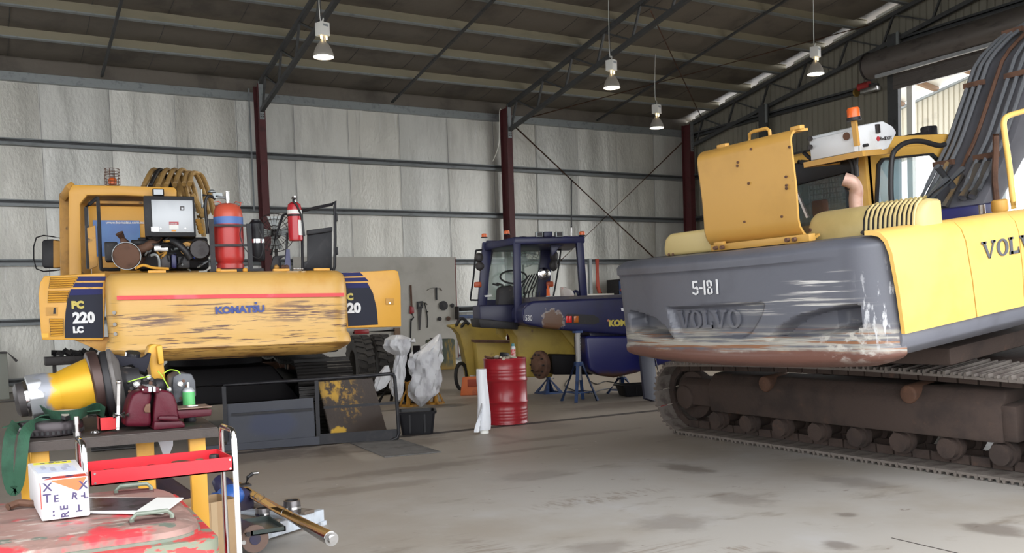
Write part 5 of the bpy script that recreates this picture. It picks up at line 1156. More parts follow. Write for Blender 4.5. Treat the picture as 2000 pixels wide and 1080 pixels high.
# ------------------------------------------------------------------ plastic-wrapped axle parts
M('wrap', (.80, .81, .84), .25, 0, [('n', (.60, .60, .64), (6, 6, 3), .45, .7)], bump=((14, 14, 4), .45, .03), alpha=.93)
wy = 13.75
def wrapped(rows, lab, depth=.16, seed=1, Y=wy, nm='wrapped_axle_part', base=None):
    rg = random.Random(seed); rs = []; ph = [rg.uniform(0, 6) for _ in range(6)]
    rows2 = []
    for (a, b) in zip(rows, rows[1:]):
        for k in range(4): t = k/4; rows2.append(tuple(p+(q-p)*t for p, q in zip(a, b)))
    rows2.append(rows[-1])
    c0 = onY(rows[-1][1], rows[-1][0], Y); loc = V3((c0.x, Y, 0))
    for y, xl, xr in rows2:
        A, B = onY(xl, y, Y), onY(xr, y, Y); c = (A+B)/2; hw = (B.x-A.x)/2
        rr = []
        for i in range(26):
            a = 2*math.pi*i/26; f = 1+.12*math.sin(5*a+ph[0]+c.z*9)+.10*math.sin(8*a+ph[1]-c.z*14)+.06*math.sin(12*a+ph[2]+c.z*20)
            rr.append((c.x-loc.x+hw*f*math.cos(a), min(depth, hw)*f*math.sin(a), c.z))
        rs.append(rr)
    return MB().rings(rs), loc
wa = thing('wrapped_axle_part', 'axle part bundled in white plastic, spreading wide and hanging low on its stand', 'axle part', (0, 0, 0))
mb, loc = wrapped([(652, 857, 860), (668, 838, 861), (690, 806, 862), (702, 800, 862), (716, 803, 858), (735, 806, 857), (752, 800, 857), (768, 800, 852), (780, 808, 840), (794, 820, 824)], '', .20, 2)
wa.location = loc; mb.build('plastic_wrap', 'wrap', wa)
MB().tube([(-.02, 0, .35), (-.02, 0, 1.0)], .06, 10).build('axle_shaft', 'greasy', wa)
wl_ = thing('wrapped_axle_part', 'axle part in knotted white plastic beside the stacked tyres', 'axle part', (0, 0, 0))
mb, loc = wrapped([(654, 768, 784), (662, 755, 797), (674, 752, 800), (686, 762, 798), (694, 774, 793), (712, 770, 790), (735, 766, 789), (756, 763, 788), (770, 766, 784), (782, 776, 780)], '', .18, 5)
wl_.location = loc; mb.build('plastic_wrap', 'wrap', wl_)
mb, l2 = wrapped([(714, 752, 758), (728, 742, 762), (742, 734, 762), (756, 730, 752), (764, 733, 738)], '', .06, 8); mb.build('loose_flap', 'wrap', wl_, loc=l2-loc)
q = onY(803, 668, wy)-loc; MB().tube([q+V3((-.12, 0, 0)), q+V3((.0, 0, .01)), q+V3((.06, 0, .02))], [.05, .015, .04], 8).build('wrap_knot', 'wrap', wl_)
gx = thing('drive_housing', 'black greasy drive housing standing between the two plastic bundles', 'gear housing', onZ(796, 790))
MB().lathe([(.05, .05), (.08, .25), (.13, .36), (.15, .5), (.12, .62), (.14, .7), (.08, .82), (.05, .95)], 16, (0, 0, 0)).build('housing', 'greasy', gx); MB().lathe([(.09, 0), (.09, .12)], 12, (.02, -.12, .55), (.3, -1, 0)).build('input_flange', 'greasy', gx); MB().bb((-.14, -.1, 0), (.14, .1, .05)).build('foot_plate', 'dark_steel', gx)
st2 = thing('support_trestle', 'dark trestle legs under the knotted plastic bundle', 'trestle', onZ(775, 785))
for sx, sy in ((-.3, .1), (.2, -.1), (.0, .25)): MB().tube([(sx, sy, 0), (0, 0, .5)], .03, 8).build('leg', 'engine_dark', st2)
MB().bb((-.2, -.08, .48), (.2, .12, .55)).build('top_plate', 'engine_dark', st2)
# stacked tyres
def tyre(c, r, w_, lab):
    t = thing('tyre', lab, 'tyre', (c.x, c.y, 0), -aK, 'tyres standing behind the excavator')
    MB().lathe([(r*.55, -w_*.42), (r*.7, -w_*.5), (r*.92, -w_*.48), (r, -w_*.36), (r*1.0, 0), (r, w_*.36), (r*.92, w_*.48), (r*.7, w_*.5), (r*.55, w_*.42), (r*.55, -w_*.42)], 40, (0, 0, r), (1, 0, 0), caps=False).build('carcass', 'tyre_dust', t)
    for k in range(26):
        a = 2*math.pi*k/26
        for sx in (-1, 1): MB().box((sx*w_*.24, r*1.005*math.cos(a+sx*.06), r+r*1.005*math.sin(a+sx*.06)), (w_*.44, r*.12, .05), Matrix.Rotation(a-math.pi/2, 3, 'X') @ Matrix.Rotation(sx*.3, 3, 'Z')).build('tread_lug', 'tyre_dust', t)
    return t
M('tyre_dust', (.045, .042, .04), .85, 0, [('n', (.10, .09, .08), 4, .5, .7)], bump=(20, .3))
tqa = onY(703, 700, 16.6); tqb = onY(734, 695, 16.9)
tyre(V3((tqa.x, 16.6, 0)), .56, .34, 'dusty black tyre under the right end of the counterweight'); tyre(V3((tqb.x+.02, 16.75, 0)), .56, .34, 'dusty black tyre next to the plastic bundle, outer of two')
# ------------------------------------------------------------------ guard rail lying in front of the yellow excavator
g0 = V3((2.373, 10.848, 0)); g1 = V3((4.296, 10.298, 0)); gd = (g1-g0).normalized(); gn = V3((gd.y, -gd.x, 0))*-1
if gn.y < 0: gn = -gn
def PR(x, y, off=0):
    P = hit(x, y, g0+gn*off, gn); d = P-g0; return V3((d.dot(gd), off, max(P.z, 0)))
gr = thing('guard_rail_section', 'black tube guard rail with sheet panel propped below the scraped counterweight', 'guard rail', g0, math.atan2(gd.y, gd.x))
MB().tube([PR(360, 757), PR(436, 752), PR(612, 741), PR(700, 735), PR(762, 730), PR(768, 731), PR(771, 738), PR(776, 800), PR(779, 846), PR(776, 855), PR(764, 860)], .022, 10).build('top_rail', 'black_paint', gr)
for a, b in (((437, 752), (442, 862)), ((618, 742), (622, 852))): MB().bar(PR(*a), PR(*b), .045, .03, (0, 1, 0)).build('post', 'black_paint', gr)
MB().bar(PR(632, 796), PR(772, 787), .03, .02, (0, 1, 0)).build('mid_rail', 'black_paint', gr); MB().bar(PR(452, 810), PR(610, 799), .025, .02, (0, 1, 0)).build('mid_rail', 'black_paint', gr)
M('panel_blue', (.022, .025, .036), .45, 0, [('n', (.015, .018, .03), 2, .4, .65), ('e', (.012, .018, .045), (.55, 0, .28), (.35, 1, .2), .6, 4, .5), ('n', (.14, .14, .15), 14, .7, .8)])
pp = [PR(443, 790), PR(612, 777), PR(617, 866), PR(443, 884)]
MB().prism([(p_.x, max(p_.z, .005)) for p_ in pp], .03, .042, 'xz').build('sheet_panel', 'panel_blue', gr)
pp = [PR(624, 848), PR(775, 838), PR(777, 858), PR(624, 868)]
MB().prism([(p_.x, max(p_.z, .003)) for p_ in pp], .0, .02, 'xz').build('toe_board', 'black_paint', gr)
pp = [PR(400, 872), PR(624, 852), PR(624, 868), PR(400, 886)]
MB().prism([(p_.x, max(p_.z, .003)) for p_ in pp], .0, .02, 'xz').build('toe_board', 'panel_blue', gr)
# worn yellow plate leaning on the track
M('worn_plate', (.045, .032, .025), .55, .1, [('b', (.50, .29, .03), (.15, .1, .62), (.38, .6, .24), (6, 6, 6), .46, .56), ('e', (.5, .3, .03), (.12, -.2, .12), (.16, .4, .08), .9, 14, .8), ('b', (.3, .17, .03), (.3, .1, .5), (.3, .6, .35), (16, 16, 16), .5, .62)], bump=(20, .15))
c = [onZ(650, 864, .0), onZ(757, 847, .0)]
nl = V3((-(c[1]-c[0]).y, (c[1]-c[0]).x, 0)).normalized(); nl = nl if nl.y > 0 else -nl
tn = (nl*.22+V3((0, 0, 1))).cross((c[1]-c[0])); tp = [hit(x, y, c[0], tn) for x, y in ((622, 746), (727, 739))]
lc = c[0].copy()
tag(MB().add([c[0]-lc, c[1]-lc, tp[1]-lc, tp[0]-lc], [(0, 1, 2, 3)]).build('steel_plate', 'worn_plate', thick=.02, loc=lc+V3((0, 0, .002))), 'dark steel plate with worn yellow paint leaning behind the black rail', 'plate')
M('mat_grey', (.12, .115, .11), .8, 0, [('n', (.07, .065, .06), 5, .45, .7), ('n', (.2, .19, .18), 20, .62, .75)])
mc = [onZ(x, y) for x, y in ((683, 866), (775, 857), (862, 884), (752, 894))]; ml = sum(mc, V3())/4
tag(MB().prism([(p_.x-ml.x, p_.y-ml.y) for p_ in mc], .002, .012, 'xy').build('rubber_mat', 'mat_grey', loc=ml), 'grey oil-stained mat lying on the floor before the black tub', 'mat')
# ------------------------------------------------------------------ along the back wall
M('board', (.50, .48, .43), .6, 0, [('n', (.42, .40, .35), 1.2, .45, .7), ('n', (.15, .13, .11), (30, 30, 60), .72, .76)])
yb_ = YW-.2
b0, b1 = onY(572, 502, yb_), onY(888, 502, yb_)
bd = tag(MB().bb((b0.x, yb_, .22), (b1.x, yb_+.03, b1.z)).build('tool_board', 'board'), 'large off-white tool board fixed to the foil wall behind the yellow door', 'board')
MB().bb((b1.x, yb_-.01, .22), (b1.x+.02, yb_+.03, b1.z)).build('edge_strip', M('edge_red', (.2, .04, .03), .5), bd)
def W(x, y, off=.03): return onY(x, y, yb_-off)
def wtool(name, lab, cat, px, py):
    return thing(name, lab, cat, W(px, py))
def rel(t, x, y, off=.03): return W(x, y, off)-t.location
t = wtool('pipe_wrench', 'long pipe wrench with faded red handle hanging on the board', 'wrench', 803, 610)
MB().bar(rel(t, 802, 557), rel(t, 804, 600), .055, .03, (0, 1, 0)).build('handle', 'rusty', t, bev=.008); MB().tube([rel(t, 803, 622), rel(t, 801, 690)], .02, 8).build('extension_bar', 'black_paint', t)
MB().prism([(p_.x, p_.z) for p_ in (rel(t, 800, 598), rel(t, 808, 600), rel(t, 808, 612), rel(t, 800, 613))], -.03, .0, 'xz').build('wrench_head', 'jack_red', t, bev=.006); MB().tube([rel(t, 804, 612), rel(t, 808, 620), rel(t, 803, 626)], .018, 6).build('hook_jaw', 'black_paint', t)
t = wtool('hand_saw', 'hand saw with dark handle hanging on the tool board', 'saw', 820, 615)
MB().prism([(p_.x, p_.z) for p_ in (rel(t, 816, 600), rel(t, 824, 601), rel(t, 821, 645), rel(t, 818, 645))], -.004, .0, 'xz').build('blade', 'dark_steel', t)
o_ = [(p_.x, p_.z) for p_ in (rel(t, 815, 589), rel(t, 825, 588), rel(t, 826, 602), rel(t, 815, 603))]; i_ = [(p_.x, p_.z) for p_ in (rel(t, 817.5, 592), rel(t, 822, 592), rel(t, 822.5, 598), rel(t, 817.5, 599))]
ring_frame(o_, i_, -.02, .01).build('handle', 'engine_dark', t)
t = wtool('claw_hammer', 'slim pick hammer with chrome head hanging beside the saw', 'hammer', 831, 615)
MB().tube(smooth_path([rel(t, 829, 592), rel(t, 833, 607), rel(t, 835, 625), rel(t, 834.5, 640)]), .014, 6).build('shaft', 'black_rubber', t); MB().tube([rel(t, 826.5, 590), rel(t, 831, 592), rel(t, 834, 595)], .022, 8).build('head', 'chrome', t); MB().tube([rel(t, 832, 609), rel(t, 836, 609)], .02, 6).build('grip_ring', 'black_rubber', t)
t = wtool('grease_gun', 'black grease gun with silver lever hanging at the top of the board', 'grease gun', 852, 572)
MB().tube([rel(t, 852, 562), rel(t, 852.5, 586)], .03, 10).build('barrel', 'black_paint', t); MB().tube(smooth_path([rel(t, 834, 567), rel(t, 842, 563), rel(t, 851, 562)]), .01, 6).build('spout', 'steel', t); MB().tube([rel(t, 852, 562), rel(t, 859, 563), rel(t, 863, 568)], .014, 6).build('lever', 'chrome', t)
for px, py, r_, lab in ((866, 597, .135, 'largest black grinding disc hanging on the tool board'), (883, 596.5, .06, 'black disc near the red edge of the tool board'), (858.5, 622.5, .058, 'small dark disc hanging below the largest disc'), (875.5, 622, .062, 'brown and black small disc near the bottom right of the board')):
    t = wtool('grinding_disc', lab, 'disc', px, py); t['group'] = 'discs on the tool board'
    MB().lathe([(r_*.25, -.0), (r_, .0), (r_, .02), (r_*.25, .03)], 24, (0, 0, 0), (0, -1, 0)).build('disc_plate', 'rusty' if px > 870 and py > 610 else 'engine_dark', t); MB().lathe([(r_*.3, .02), (r_*.22, .035)], 12, (0, 0, 0), (0, -1, 0)).build('disc_centre', 'dark_steel', t)
M('green_bin', (.06, .08, .06), .6, 0, [('n', (.30, .2, .04), (5, 5, 1.2), .52, .66), ('g', (.3, .19, .04), 'z', .25, .0, .3, 4)])
bq = onZ(866, 721)
gb = thing('fuel_tank', 'green and yellow worn tank standing below the tool board', 'tank', bq, -aK)
MB().prism(rrect(-.42, .0, .30, .82, .06, 3), -.2, .2, 'xz').build('tank_shell', 'green_bin', gb, bev=.03, seg=3); MB().lathe([(.05, 0), (.05, .04)], 12, (-.3, 0, .82)).build('filler_cap', 'dark_steel', gb)
# wall bench rail with red vice behind the wheel
t = thing('clamp_rack', 'low steel rack with a red clamp on the wall behind the tyres', 'rack', onY(730, 650, YW-.35))
MB().tube([onY(690, 650, YW-.35)-t.location, onY(770, 645, YW-.35)-t.location], .03, 8).build('rail', 'dark_steel', t); MB().box(onY(706, 648, YW-.4)-t.location, (.4, .12, .12)).build('red_clamp', 'jack_red', t, bev=.02); MB().bb(onY(771, 640, YW-.3)-t.location, onY(780, 665, YW-.2)-t.location).build('upright', 'beam_brown', t)
# shelf with oddments beyond the board
sq = onY(920, 608, YW-.3)
sh = thing('steel_shelf', 'grey steel shelf with blue lower tray on the wall left of the cab', 'shelf', (sq.x, YW-.3, 0))
z0 = sq.z; MB().bb((-.45, -.12, z0-.02), (.8, .2, z0+.02)).build('shelf_board', 'galv', sh); MB().bb((-.45, -.1, z0-.2), (.8, .2, z0-.1)).build('lower_tray', 'stand_blue', sh); MB().bb((-.47, -.12, z0-.22), (-.44, .2, z0+.15)).build('bracket', 'dark_steel', sh); MB().bb((.78, -.12, z0-.22), (.81, .2, z0+.15)).build('bracket', 'dark_steel', sh)
tag(MB().box((0, 0, .05), (.5, .15, .1)).build('belt_bundle', 'black_rubber', bev=.04, loc=(sq.x-.15, YW-.33, z0+.02)), 'bundle of black belts on the wall shelf', 'belts'); tag(MB().box((0, 0, .07), (.18, .15, .14)).build('parts_bin', 'jack_red', bev=.02, loc=(sq.x+.32, YW-.33, z0+.02)), 'small red bin on the wall shelf', 'bin')
# grey channel posts with orange hose reel, parts cabinet
t = thing('hose_reel_post', 'orange hose hanging on a grey post at the bracing', 'hose', onY(1165, 585, YW-.6)-V3((0, 0, 0)))
t.location.z = 0; zz = lambda y: onY(1160, y, YW-.6).z
a = onY(1153, 505, YW-.6).x-t.location.x; b = onY(1163, 505, YW-.6).x-t.location.x
MB().bb((a-.08, -.05, 0), (a+.02, .05, zz(505))).build('post', 'galv', t); MB().tube([(b, -.08, zz(506)), (b, -.08, zz(560)), (b+.06, -.08, zz(572))], .06, 10).build('hose', M('hose_orange', (.42, .06, .03), .5), t)
for k in range(3): MB().tube([(b+.04, -.1, zz(564)), (b+.02+.05*k, -.12, zz(573))], .018, 6).build('hose_end', 'hose_orange', t)
MB().bb((a-.25, -.15, zz(586)-.4), (a+.75, .25, zz(574))).build('meter_box', 'white_paint', t)
t = thing('parts_rack', 'open blue-framed parts rack full of dark scrap by the grey counterweight', 'rack', onY(1230, 580, YW-.6)); t.location.z = 0
xa, xb = onY(1196, 560, YW-.6).x-t.location.x, 1.1; zt5 = onY(1230, 546, YW-.6).z
MB().bb((xa, -.4, 0), (xa+.06, -.34, zt5)).build('upright', 'stand_blue', t); MB().bb((xb, -.4, 0), (xb+.06, -.34, zt5)).build('upright', 'stand_blue', t); MB().bb((xa, -.3, .3), (xb, .3, zt5-.05)).build('rack_back', 'engine_dark', t); MB().bb((xa, -.4, zt5-.05), (xb, .3, zt5)).build('rack_top', 'engine_dark', t)
rng = random.Random(4)
for k in range(12):
    p_ = V3((rng.uniform(xa+.2, xb-.1), -.45, rng.uniform(zt5-1.3, zt5-.1))); MB().bar(p_, p_+V3((rng.uniform(-.5, .5), .0, rng.uniform(-.2, .2))), rng.uniform(.03, .09)).build('scrap_bar', rng.choice(['dark_steel', 'engine_dark', 'galv', 'jack_red', 'rusty']), t)
# pedestal fans
def fan(px, py, Y, r, lab):
    c = onY(px, py, Y); t = thing('pedestal_fan', lab, 'fan', (c.x, c.y, 0), -R(20))
    cg_ = MB(); d_ = V3((0, -1, 0))
    for k in range(28):
        a = 2*math.pi*k/28; e = V3((math.cos(a), 0, math.sin(a)))
        cg_.tube([V3((0, -.13, c.z))+e*.03, V3((0, -.12, c.z))+e*r*.6, V3((0, -.04, c.z))+e*r, V3((0, .05, c.z))+e*r*.7], .0045, 4)
    for rr2, yy in ((r, -.04), (r*.7, -.115), (r*.35, -.13)): cg_.tube([V3((rr2*math.cos(2*math.pi*i/28), yy, c.z+rr2*math.sin(2*math.pi*i/28))) for i in range(28)], .006, 4, closed=True)
    cg_.build('cage', 'dark_steel', t)
    for k in range(4):
        a = 2*math.pi*k/4; e = V3((math.cos(a), 0, math.sin(a))); f_ = V3((-e.z, 0, e.x))
        MB().add([V3((0, -.05, c.z))+e*.06-f_*.04, V3((0, -.03, c.z))+e*r*.85-f_*.10, V3((0, -.07, c.z))+e*r*.85+f_*.12, V3((0, -.07, c.z))+e*.06+f_*.04], [(0, 1, 2, 3)]).build('blade', 'galv', t, thick=.004)
    MB().lathe([(.09, -.02), (.1, .05), (.09, .2), (.05, .25)], 16, (0, 0, c.z), (0, 1, 0)).build('motor', 'dark_steel', t)
    MB().tube([(0, .08, .03), (0, .08, c.z)], .03, 10).build('pole', 'dark_steel', t); MB().lathe([(.32, 0), (.32, .03), (.08, .06)], 24, (0, .08, 0)).build('base', 'dark_steel', t)
fan(537, 455, 16.5, .34, 'round wire fan showing beside the black canister of the yellow excavator'); fan(1022, 492, 19.0, .36, 'round wire fan seen through the blue cab windscreen')
# channel of scrap and grey cabinet at the far left
t = thing('scrap_channel', 'steel channel trough heaped with dark scrap against the wall', 'trough', onY(135, 712, 18.5)); 
c0 = onY(88, 712, 18.5)-t.location; c1 = onY(215, 700, 18.5)-t.location
MB().bb((c0.x, -.1, c0.z-.02), (c1.x, .3, c0.z+.13)).build('channel', 'dark_steel', t, bev=.01)
for k in range(18): MB().box((rng.uniform(c0.x+.05, c1.x), rng.uniform(-.05, .2), c0.z+.16+rng.uniform(0, .04)), (rng.uniform(.05, .2), .08, .06), (rng.uniform(0, 1), rng.uniform(0, 1), 0)).build('scrap_piece', 'engine_dark', t)
for xx in (c0.x+.15, c1.x-.15): MB().bb((xx-.03, 0, -t.location.z), (xx+.03, .1, c0.z)).build('leg', 'dark_steel', t)
t = thing('switch_cabinet', 'pale grey cabinet with sloped top at the left edge', 'cabinet', onZ(-8, 781))
M('cab_grey', (.30, .31, .27), .5); ct = hit(10, 690, t.location, (0, 1, 0)).z; cwx = hit(16.5, 740, t.location, (0, 1, 0)).x-t.location.x
MB().bb((-.5, 0, 0), (cwx, .35, ct)).build('cabinet_body', 'cab_grey', t, bev=.01); MB().prism([(-.5, ct), (cwx+.02, ct), (cwx+.2, ct-.16), (cwx+.16, ct-.2), (cwx, ct+.03), (-.5, ct+.05)], -.05, .4, 'xz').build('cabinet_hood', 'dark_steel', t)
# ------------------------------------------------------------------ work bench and what lies on it
BZ = .95
M('bench_steel', (.06, .048, .042), .55, .2, [('n', (.03, .026, .024), 5, .45, .7), ('n', (.50, .27, .04), (16, 16, 16), .70, .74)], bump=(18, .15))
M('bench_yellow', (.60, .31, .025), .5, 0, [('n', (.45, .22, .02), 3, .45, .7), ('n', (.05, .04, .03), 16, .70, .75)])
bq = V3((.15, 5.0, 0))
be = thing('work_bench', 'low steel bench with yellow legs and chipped dark top', 'bench', bq, -R(4))
MB().bb((0, 0, BZ-.035), (.90, 1.1, BZ)).build('bench_top', 'bench_steel', be, bev=.004)
MB().bb((.0, -.012, BZ-.05), (.90, .0, BZ-.005)).build('front_edge', 'bench_steel', be)
for (x, y) in ((.07, .03), (.55, .10), (.80, .03), (.03, .95), (.62, .95)): MB().bb((x-.04, y, 0), (x+.04, y+.07, BZ-.035)).build('leg', 'bench_yellow', be, bev=.004)
MB().bb((-.02, .03, .3), (.025, .09, BZ-.035)).build('leg_gusset', 'bench_yellow', be)
def ptY(px, py, Y): return onY(px, py, Y)
def prismY(pts, Y0, Y1, loc, nm, mat, par, zmin=-9., **k): return MB().prism([(q.x-loc.x, max(q.z-loc.z, zmin)) for q in (onY(x, y, Y0) for x, y in pts)], Y0-loc.y, Y1-loc.y, 'xz').build(nm, mat, par, **k)
# vice
M('vise_maroon', (.075, .005, .014), .42, 0, [('n', (.05, .004, .010), 6, .45, .7)], bump=(60, .08), spec=.3)
vl_ = V3((onY(300, 838, 5.12).x, 5.12, BZ))
vi = thing('bench_vice', 'heavy maroon engineer vice bolted on the bench', 'vice', vl_)
Yv = 5.06
prismY([(243, 834), (246, 812), (252, 785), (258, 772), (268, 764), (282, 762), (296, 762), (297, 776), (294, 790), (295, 800), (297, 834)], Yv, Yv+.17, vl_, 'moving_jaw', 'vise_maroon', vi, .001, bev=.022, seg=3)
prismY([(300, 842), (300, 800), (304, 776), (302, 762), (318, 762), (332, 764), (341, 772), (347, 790), (351, 822), (352, 842)], Yv, Yv+.17, vl_, 'fixed_jaw', 'vise_maroon', vi, .001, bev=.022, seg=3)
prismY([(300, 842), (301, 824), (355, 822), (362, 828), (362, 838)], Yv-.03, Yv+.2, vl_, 'base_foot', 'vise_maroon', vi, .001, bev=.01)
prismY([(308, 822), (310, 812), (348, 812), (350, 824)], Yv-.035, Yv, vl_, 'base_rib', 'vise_maroon', vi, bev=.012)
prismY([(279, 768), (281, 757), (296, 755), (296, 768)], Yv-.02, Yv+.18, vl_, 'jaw_block', 'vise_maroon', vi, bev=.006); prismY([(300, 768), (300, 755), (311, 756), (313, 767)], Yv-.02, Yv+.18, vl_, 'jaw_block', 'vise_maroon', vi, bev=.006)
prismY([(290, 765), (290, 755), (296, 755), (296, 765)], Yv-.026, Yv+.19, vl_, 'jaw_plate', 'sheet_steel', vi); prismY([(299, 765), (299, 755), (304, 755), (304, 765)], Yv-.026, Yv+.19, vl_, 'jaw_plate', 'sheet_steel', vi)
prismY([(350, 818), (346, 801), (414, 799), (413, 812)], Yv+.01, Yv+.13, vl_, 'slide_bar', 'vise_maroon', vi, bev=.006)
a, b = onY(347, 800, Yv+.01)-vl_, onY(413, 798, Yv+.01)-vl_
MB().bb((a.x, Yv+.0-vl_.y, a.z), (b.x, Yv+.17-vl_.y, a.z+.006)).build('slide_cover', M('brown_board', (.17, .11, .08), .6), vi)
ctr = (a+b)/2; MB().box((ctr.x+.0, Yv+.07-vl_.y, a.z+.009), (.05, .025, .004), (0, 0, .2)).build('paint_smear', 'sticker_white', vi); MB().box((ctr.x-.01, Yv+.072-vl_.y, a.z+.0115), (.016, .015, .004), (0, 0, .2)).build('paint_smear', 'letter_yellow', vi)
hp = lambda x, y: onY(x, y, Yv-.02)-vl_
MB().tube([hp(232, 748), hp(230, 838)], .0075, 10).build('handle_bar', 'steel', vi); MB().sph(hp(232, 746), .011, 12, 8).build('handle_knob', 'chrome', vi); MB().sph(hp(230, 838), .011, 12, 8).build('handle_knob', 'chrome', vi)
MB().tube([hp(221, 811), hp(243, 811)], .018, 14).build('screw_hub', 'chrome', vi); MB().tube([hp(240, 811), hp(252, 810)], .012, 10).build('screw', 'steel', vi)
for px in (279, 313): MB().lathe([(.004, 0), (.004, .004)], 8, hp(px, 761)+V3((0, .0, 0)), (0, -1, 0)).build('jaw_screw', 'chrome', vi)
prismY([(281, 800), (285, 790), (294, 788), (294, 806), (283, 806)], Yv-.012, Yv+.0, vl_, 'bare_patch', 'rusty', vi, bev=.004)
# spray can on the bench
M('can_green', (.10, .42, .14), .35); sc_ = V3((onY(371, 824, 5.33).x, 5.33, BZ))
t = thing('spray_can', 'green-labelled spray can with bare nozzle standing behind the vice', 'spray can', sc_)
MB().lathe([(.032, 0), (.034, .004), (.034, .008)], 20).lathe([(.033, .008), (.033, .06)], 20).build('can_foot', 'black_paint', t); MB().lathe([(.033, .06), (.033, .165)], 20).build('can_label', 'can_green', t); MB().lathe([(.033, .165), (.032, .172), (.022, .186), (.012, .19)], 20).build('can_dome', 'sheet_steel', t); MB().lathe([(.007, .19), (.007, .212), (.004, .218)], 10).build('nozzle', 'sticker_white', t)
# gear housing on the bench: yellow-grey cone, flanges, gearbox lumps
YA = 5.47
M('axle_paint', (.25, .26, .29), .4, .3, [('g', (.60, .33, .02), 'x', -.05, -.01, .14, 12), ('n', (.2, .2, .2), 9, .64, .7)])
cA, cB = onY(45, 775, YA), onY(172, 752, YA); ax = (cB-cA).normalized()
gl = V3(((cA+cB).x/2, YA, BZ+.001))
ga = thing('axle_gear_housing', 'stripped axle housing with yellow cone and dark flanges on the bench', 'axle housing', gl)
def AX(px, py): return onY(px, py, YA)-gl
scl = (onY(100, 700, YA).z-onY(100, 800, YA).z)/100      # metres per pixel at this depth
MB().lathe([(38*scl, 0), (40*scl, 8*scl), (42*scl, 28*scl), (38*scl, 48*scl), (44*scl, 64*scl), (58*scl, 112*scl), (60*scl, 116*scl)], 32, AX(62, 775), ax).build('housing_cone', 'axle_paint', ga, ang=25)
MB().lathe([(44*scl, 0), (44*scl, 26*scl)], 8, AX(56, 777), ax).build('square_collar', M('bare_alloy', (.42, .43, .45), .35, .6), ga, bev=.008)
MB().lathe([(24*scl, -26*scl), (33*scl, -20*scl), (34*scl, 0), (34*scl, 6*scl)], 26, AX(58, 778), ax).build('pinion_seal', 'dark_steel', ga); MB().lathe([(34.5*scl, -6*scl), (35*scl, -4*scl), (35*scl, 4*scl)], 26, AX(56, 778), ax).build('seal_ring', 'chrome', ga)
MB().tube([AX(46, 782), AX(-40, 787)], 4.5*scl, 10).build('drive_shaft', 'steel', ga)
MB().lathe([(60*scl, 0), (66*scl, 3*scl), (66*scl, 20*scl), (58*scl, 22*scl)], 36, AX(176, 752), ax).build('rear_flange', M('flange_dark', (.06, .035, .03), .4, .4, [('n', (.03, .02, .02), 6, .45, .7)]), ga, bev=.004)
MB().lathe([(62*scl, 0), (70*scl, 4*scl), (70*scl, 16*scl), (50*scl, 24*scl), (30*scl, 44*scl), (26*scl, 70*scl)], 36, AX(203, 755), ax+V3((0, -.12, 0))).build('front_flange', 'engine_dark', ga, bev=.004)
MB().lathe([(71*scl, 14*scl), (73*scl, 16*scl), (73*scl, 22*scl), (60*scl, 28*scl), (48*scl, 34*scl)], 36, AX(205, 755), ax+V3((0, -.12, 0))).build('flange_rim', M('cast_grey', (.13, .12, .115), .6, .2, [('n', (.07, .06, .055), 8, .45, .7)], bump=(25, .2)), ga)
rng = random.Random(21)
for (px, py, r_, zx, dy, mt) in ((248, 735, 20, 1.0, .0, 'cast_grey'), (262, 752, 26, 1.0, .05, 'cast_grey'), (240, 770, 28, .9, .0, 'cast_grey'), (285, 755, 22, .9, -.05, 'engine_dark'), (306, 752, 15, 1, -.05, 'engine_dark'), (262, 790, 28, 1, -.05, 'engine_dark'), (230, 800, 24, 1, 0, 'engine_dark')):
    MB().sph(AX(px, py)+V3((0, dy, 0)), (r_*scl*zx*1.1, r_*scl, r_*scl), 12, 8).build('casting_lobe', mt, ga)
for k in range(9): MB().lathe([(4*scl, 0), (4*scl, 6*scl)], 6, AX(255+rng.uniform(-15, 45), 740+rng.uniform(0, 25))+V3((0, -.12, 0)), (rng.uniform(-.3, .3), -1, rng.uniform(0, .6))).build('casting_bolt', rng.choice(['dark_steel', 'rusty']), ga)
prismY([(337, 752), (338, 736), (352, 728), (375, 730), (382, 745), (384, 775), (340, 790)], YA-.12, YA+.1, gl, 'valve_block', M('block_grey', (.08, .085, .095), .5, .2, [('n', (.04, .04, .045), 8, .45, .7)]), ga, bev=.012)
for px, py in ((350, 762), (356, 752), (345, 775), (362, 768), (350, 742)): MB().lathe([(3.2*scl, 0), (3.2*scl, 2*scl)], 10, AX(px, py)+V3((0, -.12, 0)), (0, -1, 0)).build('block_port', rng.choice(['engine_dark', 'rusty']), ga)
MB().bb(AX(214, 800)+V3((0, -.15, 0)), AX(330, 835)+V3((0, .2, 0))).build('sump_plate', 'greasy', ga, bev=.02)
M('foil_cap', (.7, .7, .7), .25, .8, bump=(60, .6))
for px, py, r_ in ((258, 748, 7), (281, 734, 5), (273, 753, 5), (320, 757, 5), (341, 747, 6)): MB().sph(AX(px, py)+V3((0, -.17, 0)), (r_*scl, r_*scl*.8, r_*scl*1.15), 8, 6).build('foil_cap', 'foil_cap', ga)
M('wire_green', (.35, .6, .05), .45)
for pts in ([(240, 743), (260, 737), (281, 732)], [(297, 722), (306, 732), (319, 755)], [(307, 728), (320, 720), (335, 722), (340, 728)]): MB().tube(smooth_path([AX(*p_)+V3((0, -.18, 0)) for p_ in pts]), 1.1*scl, 6).build('cable_tie', 'wire_green', ga)
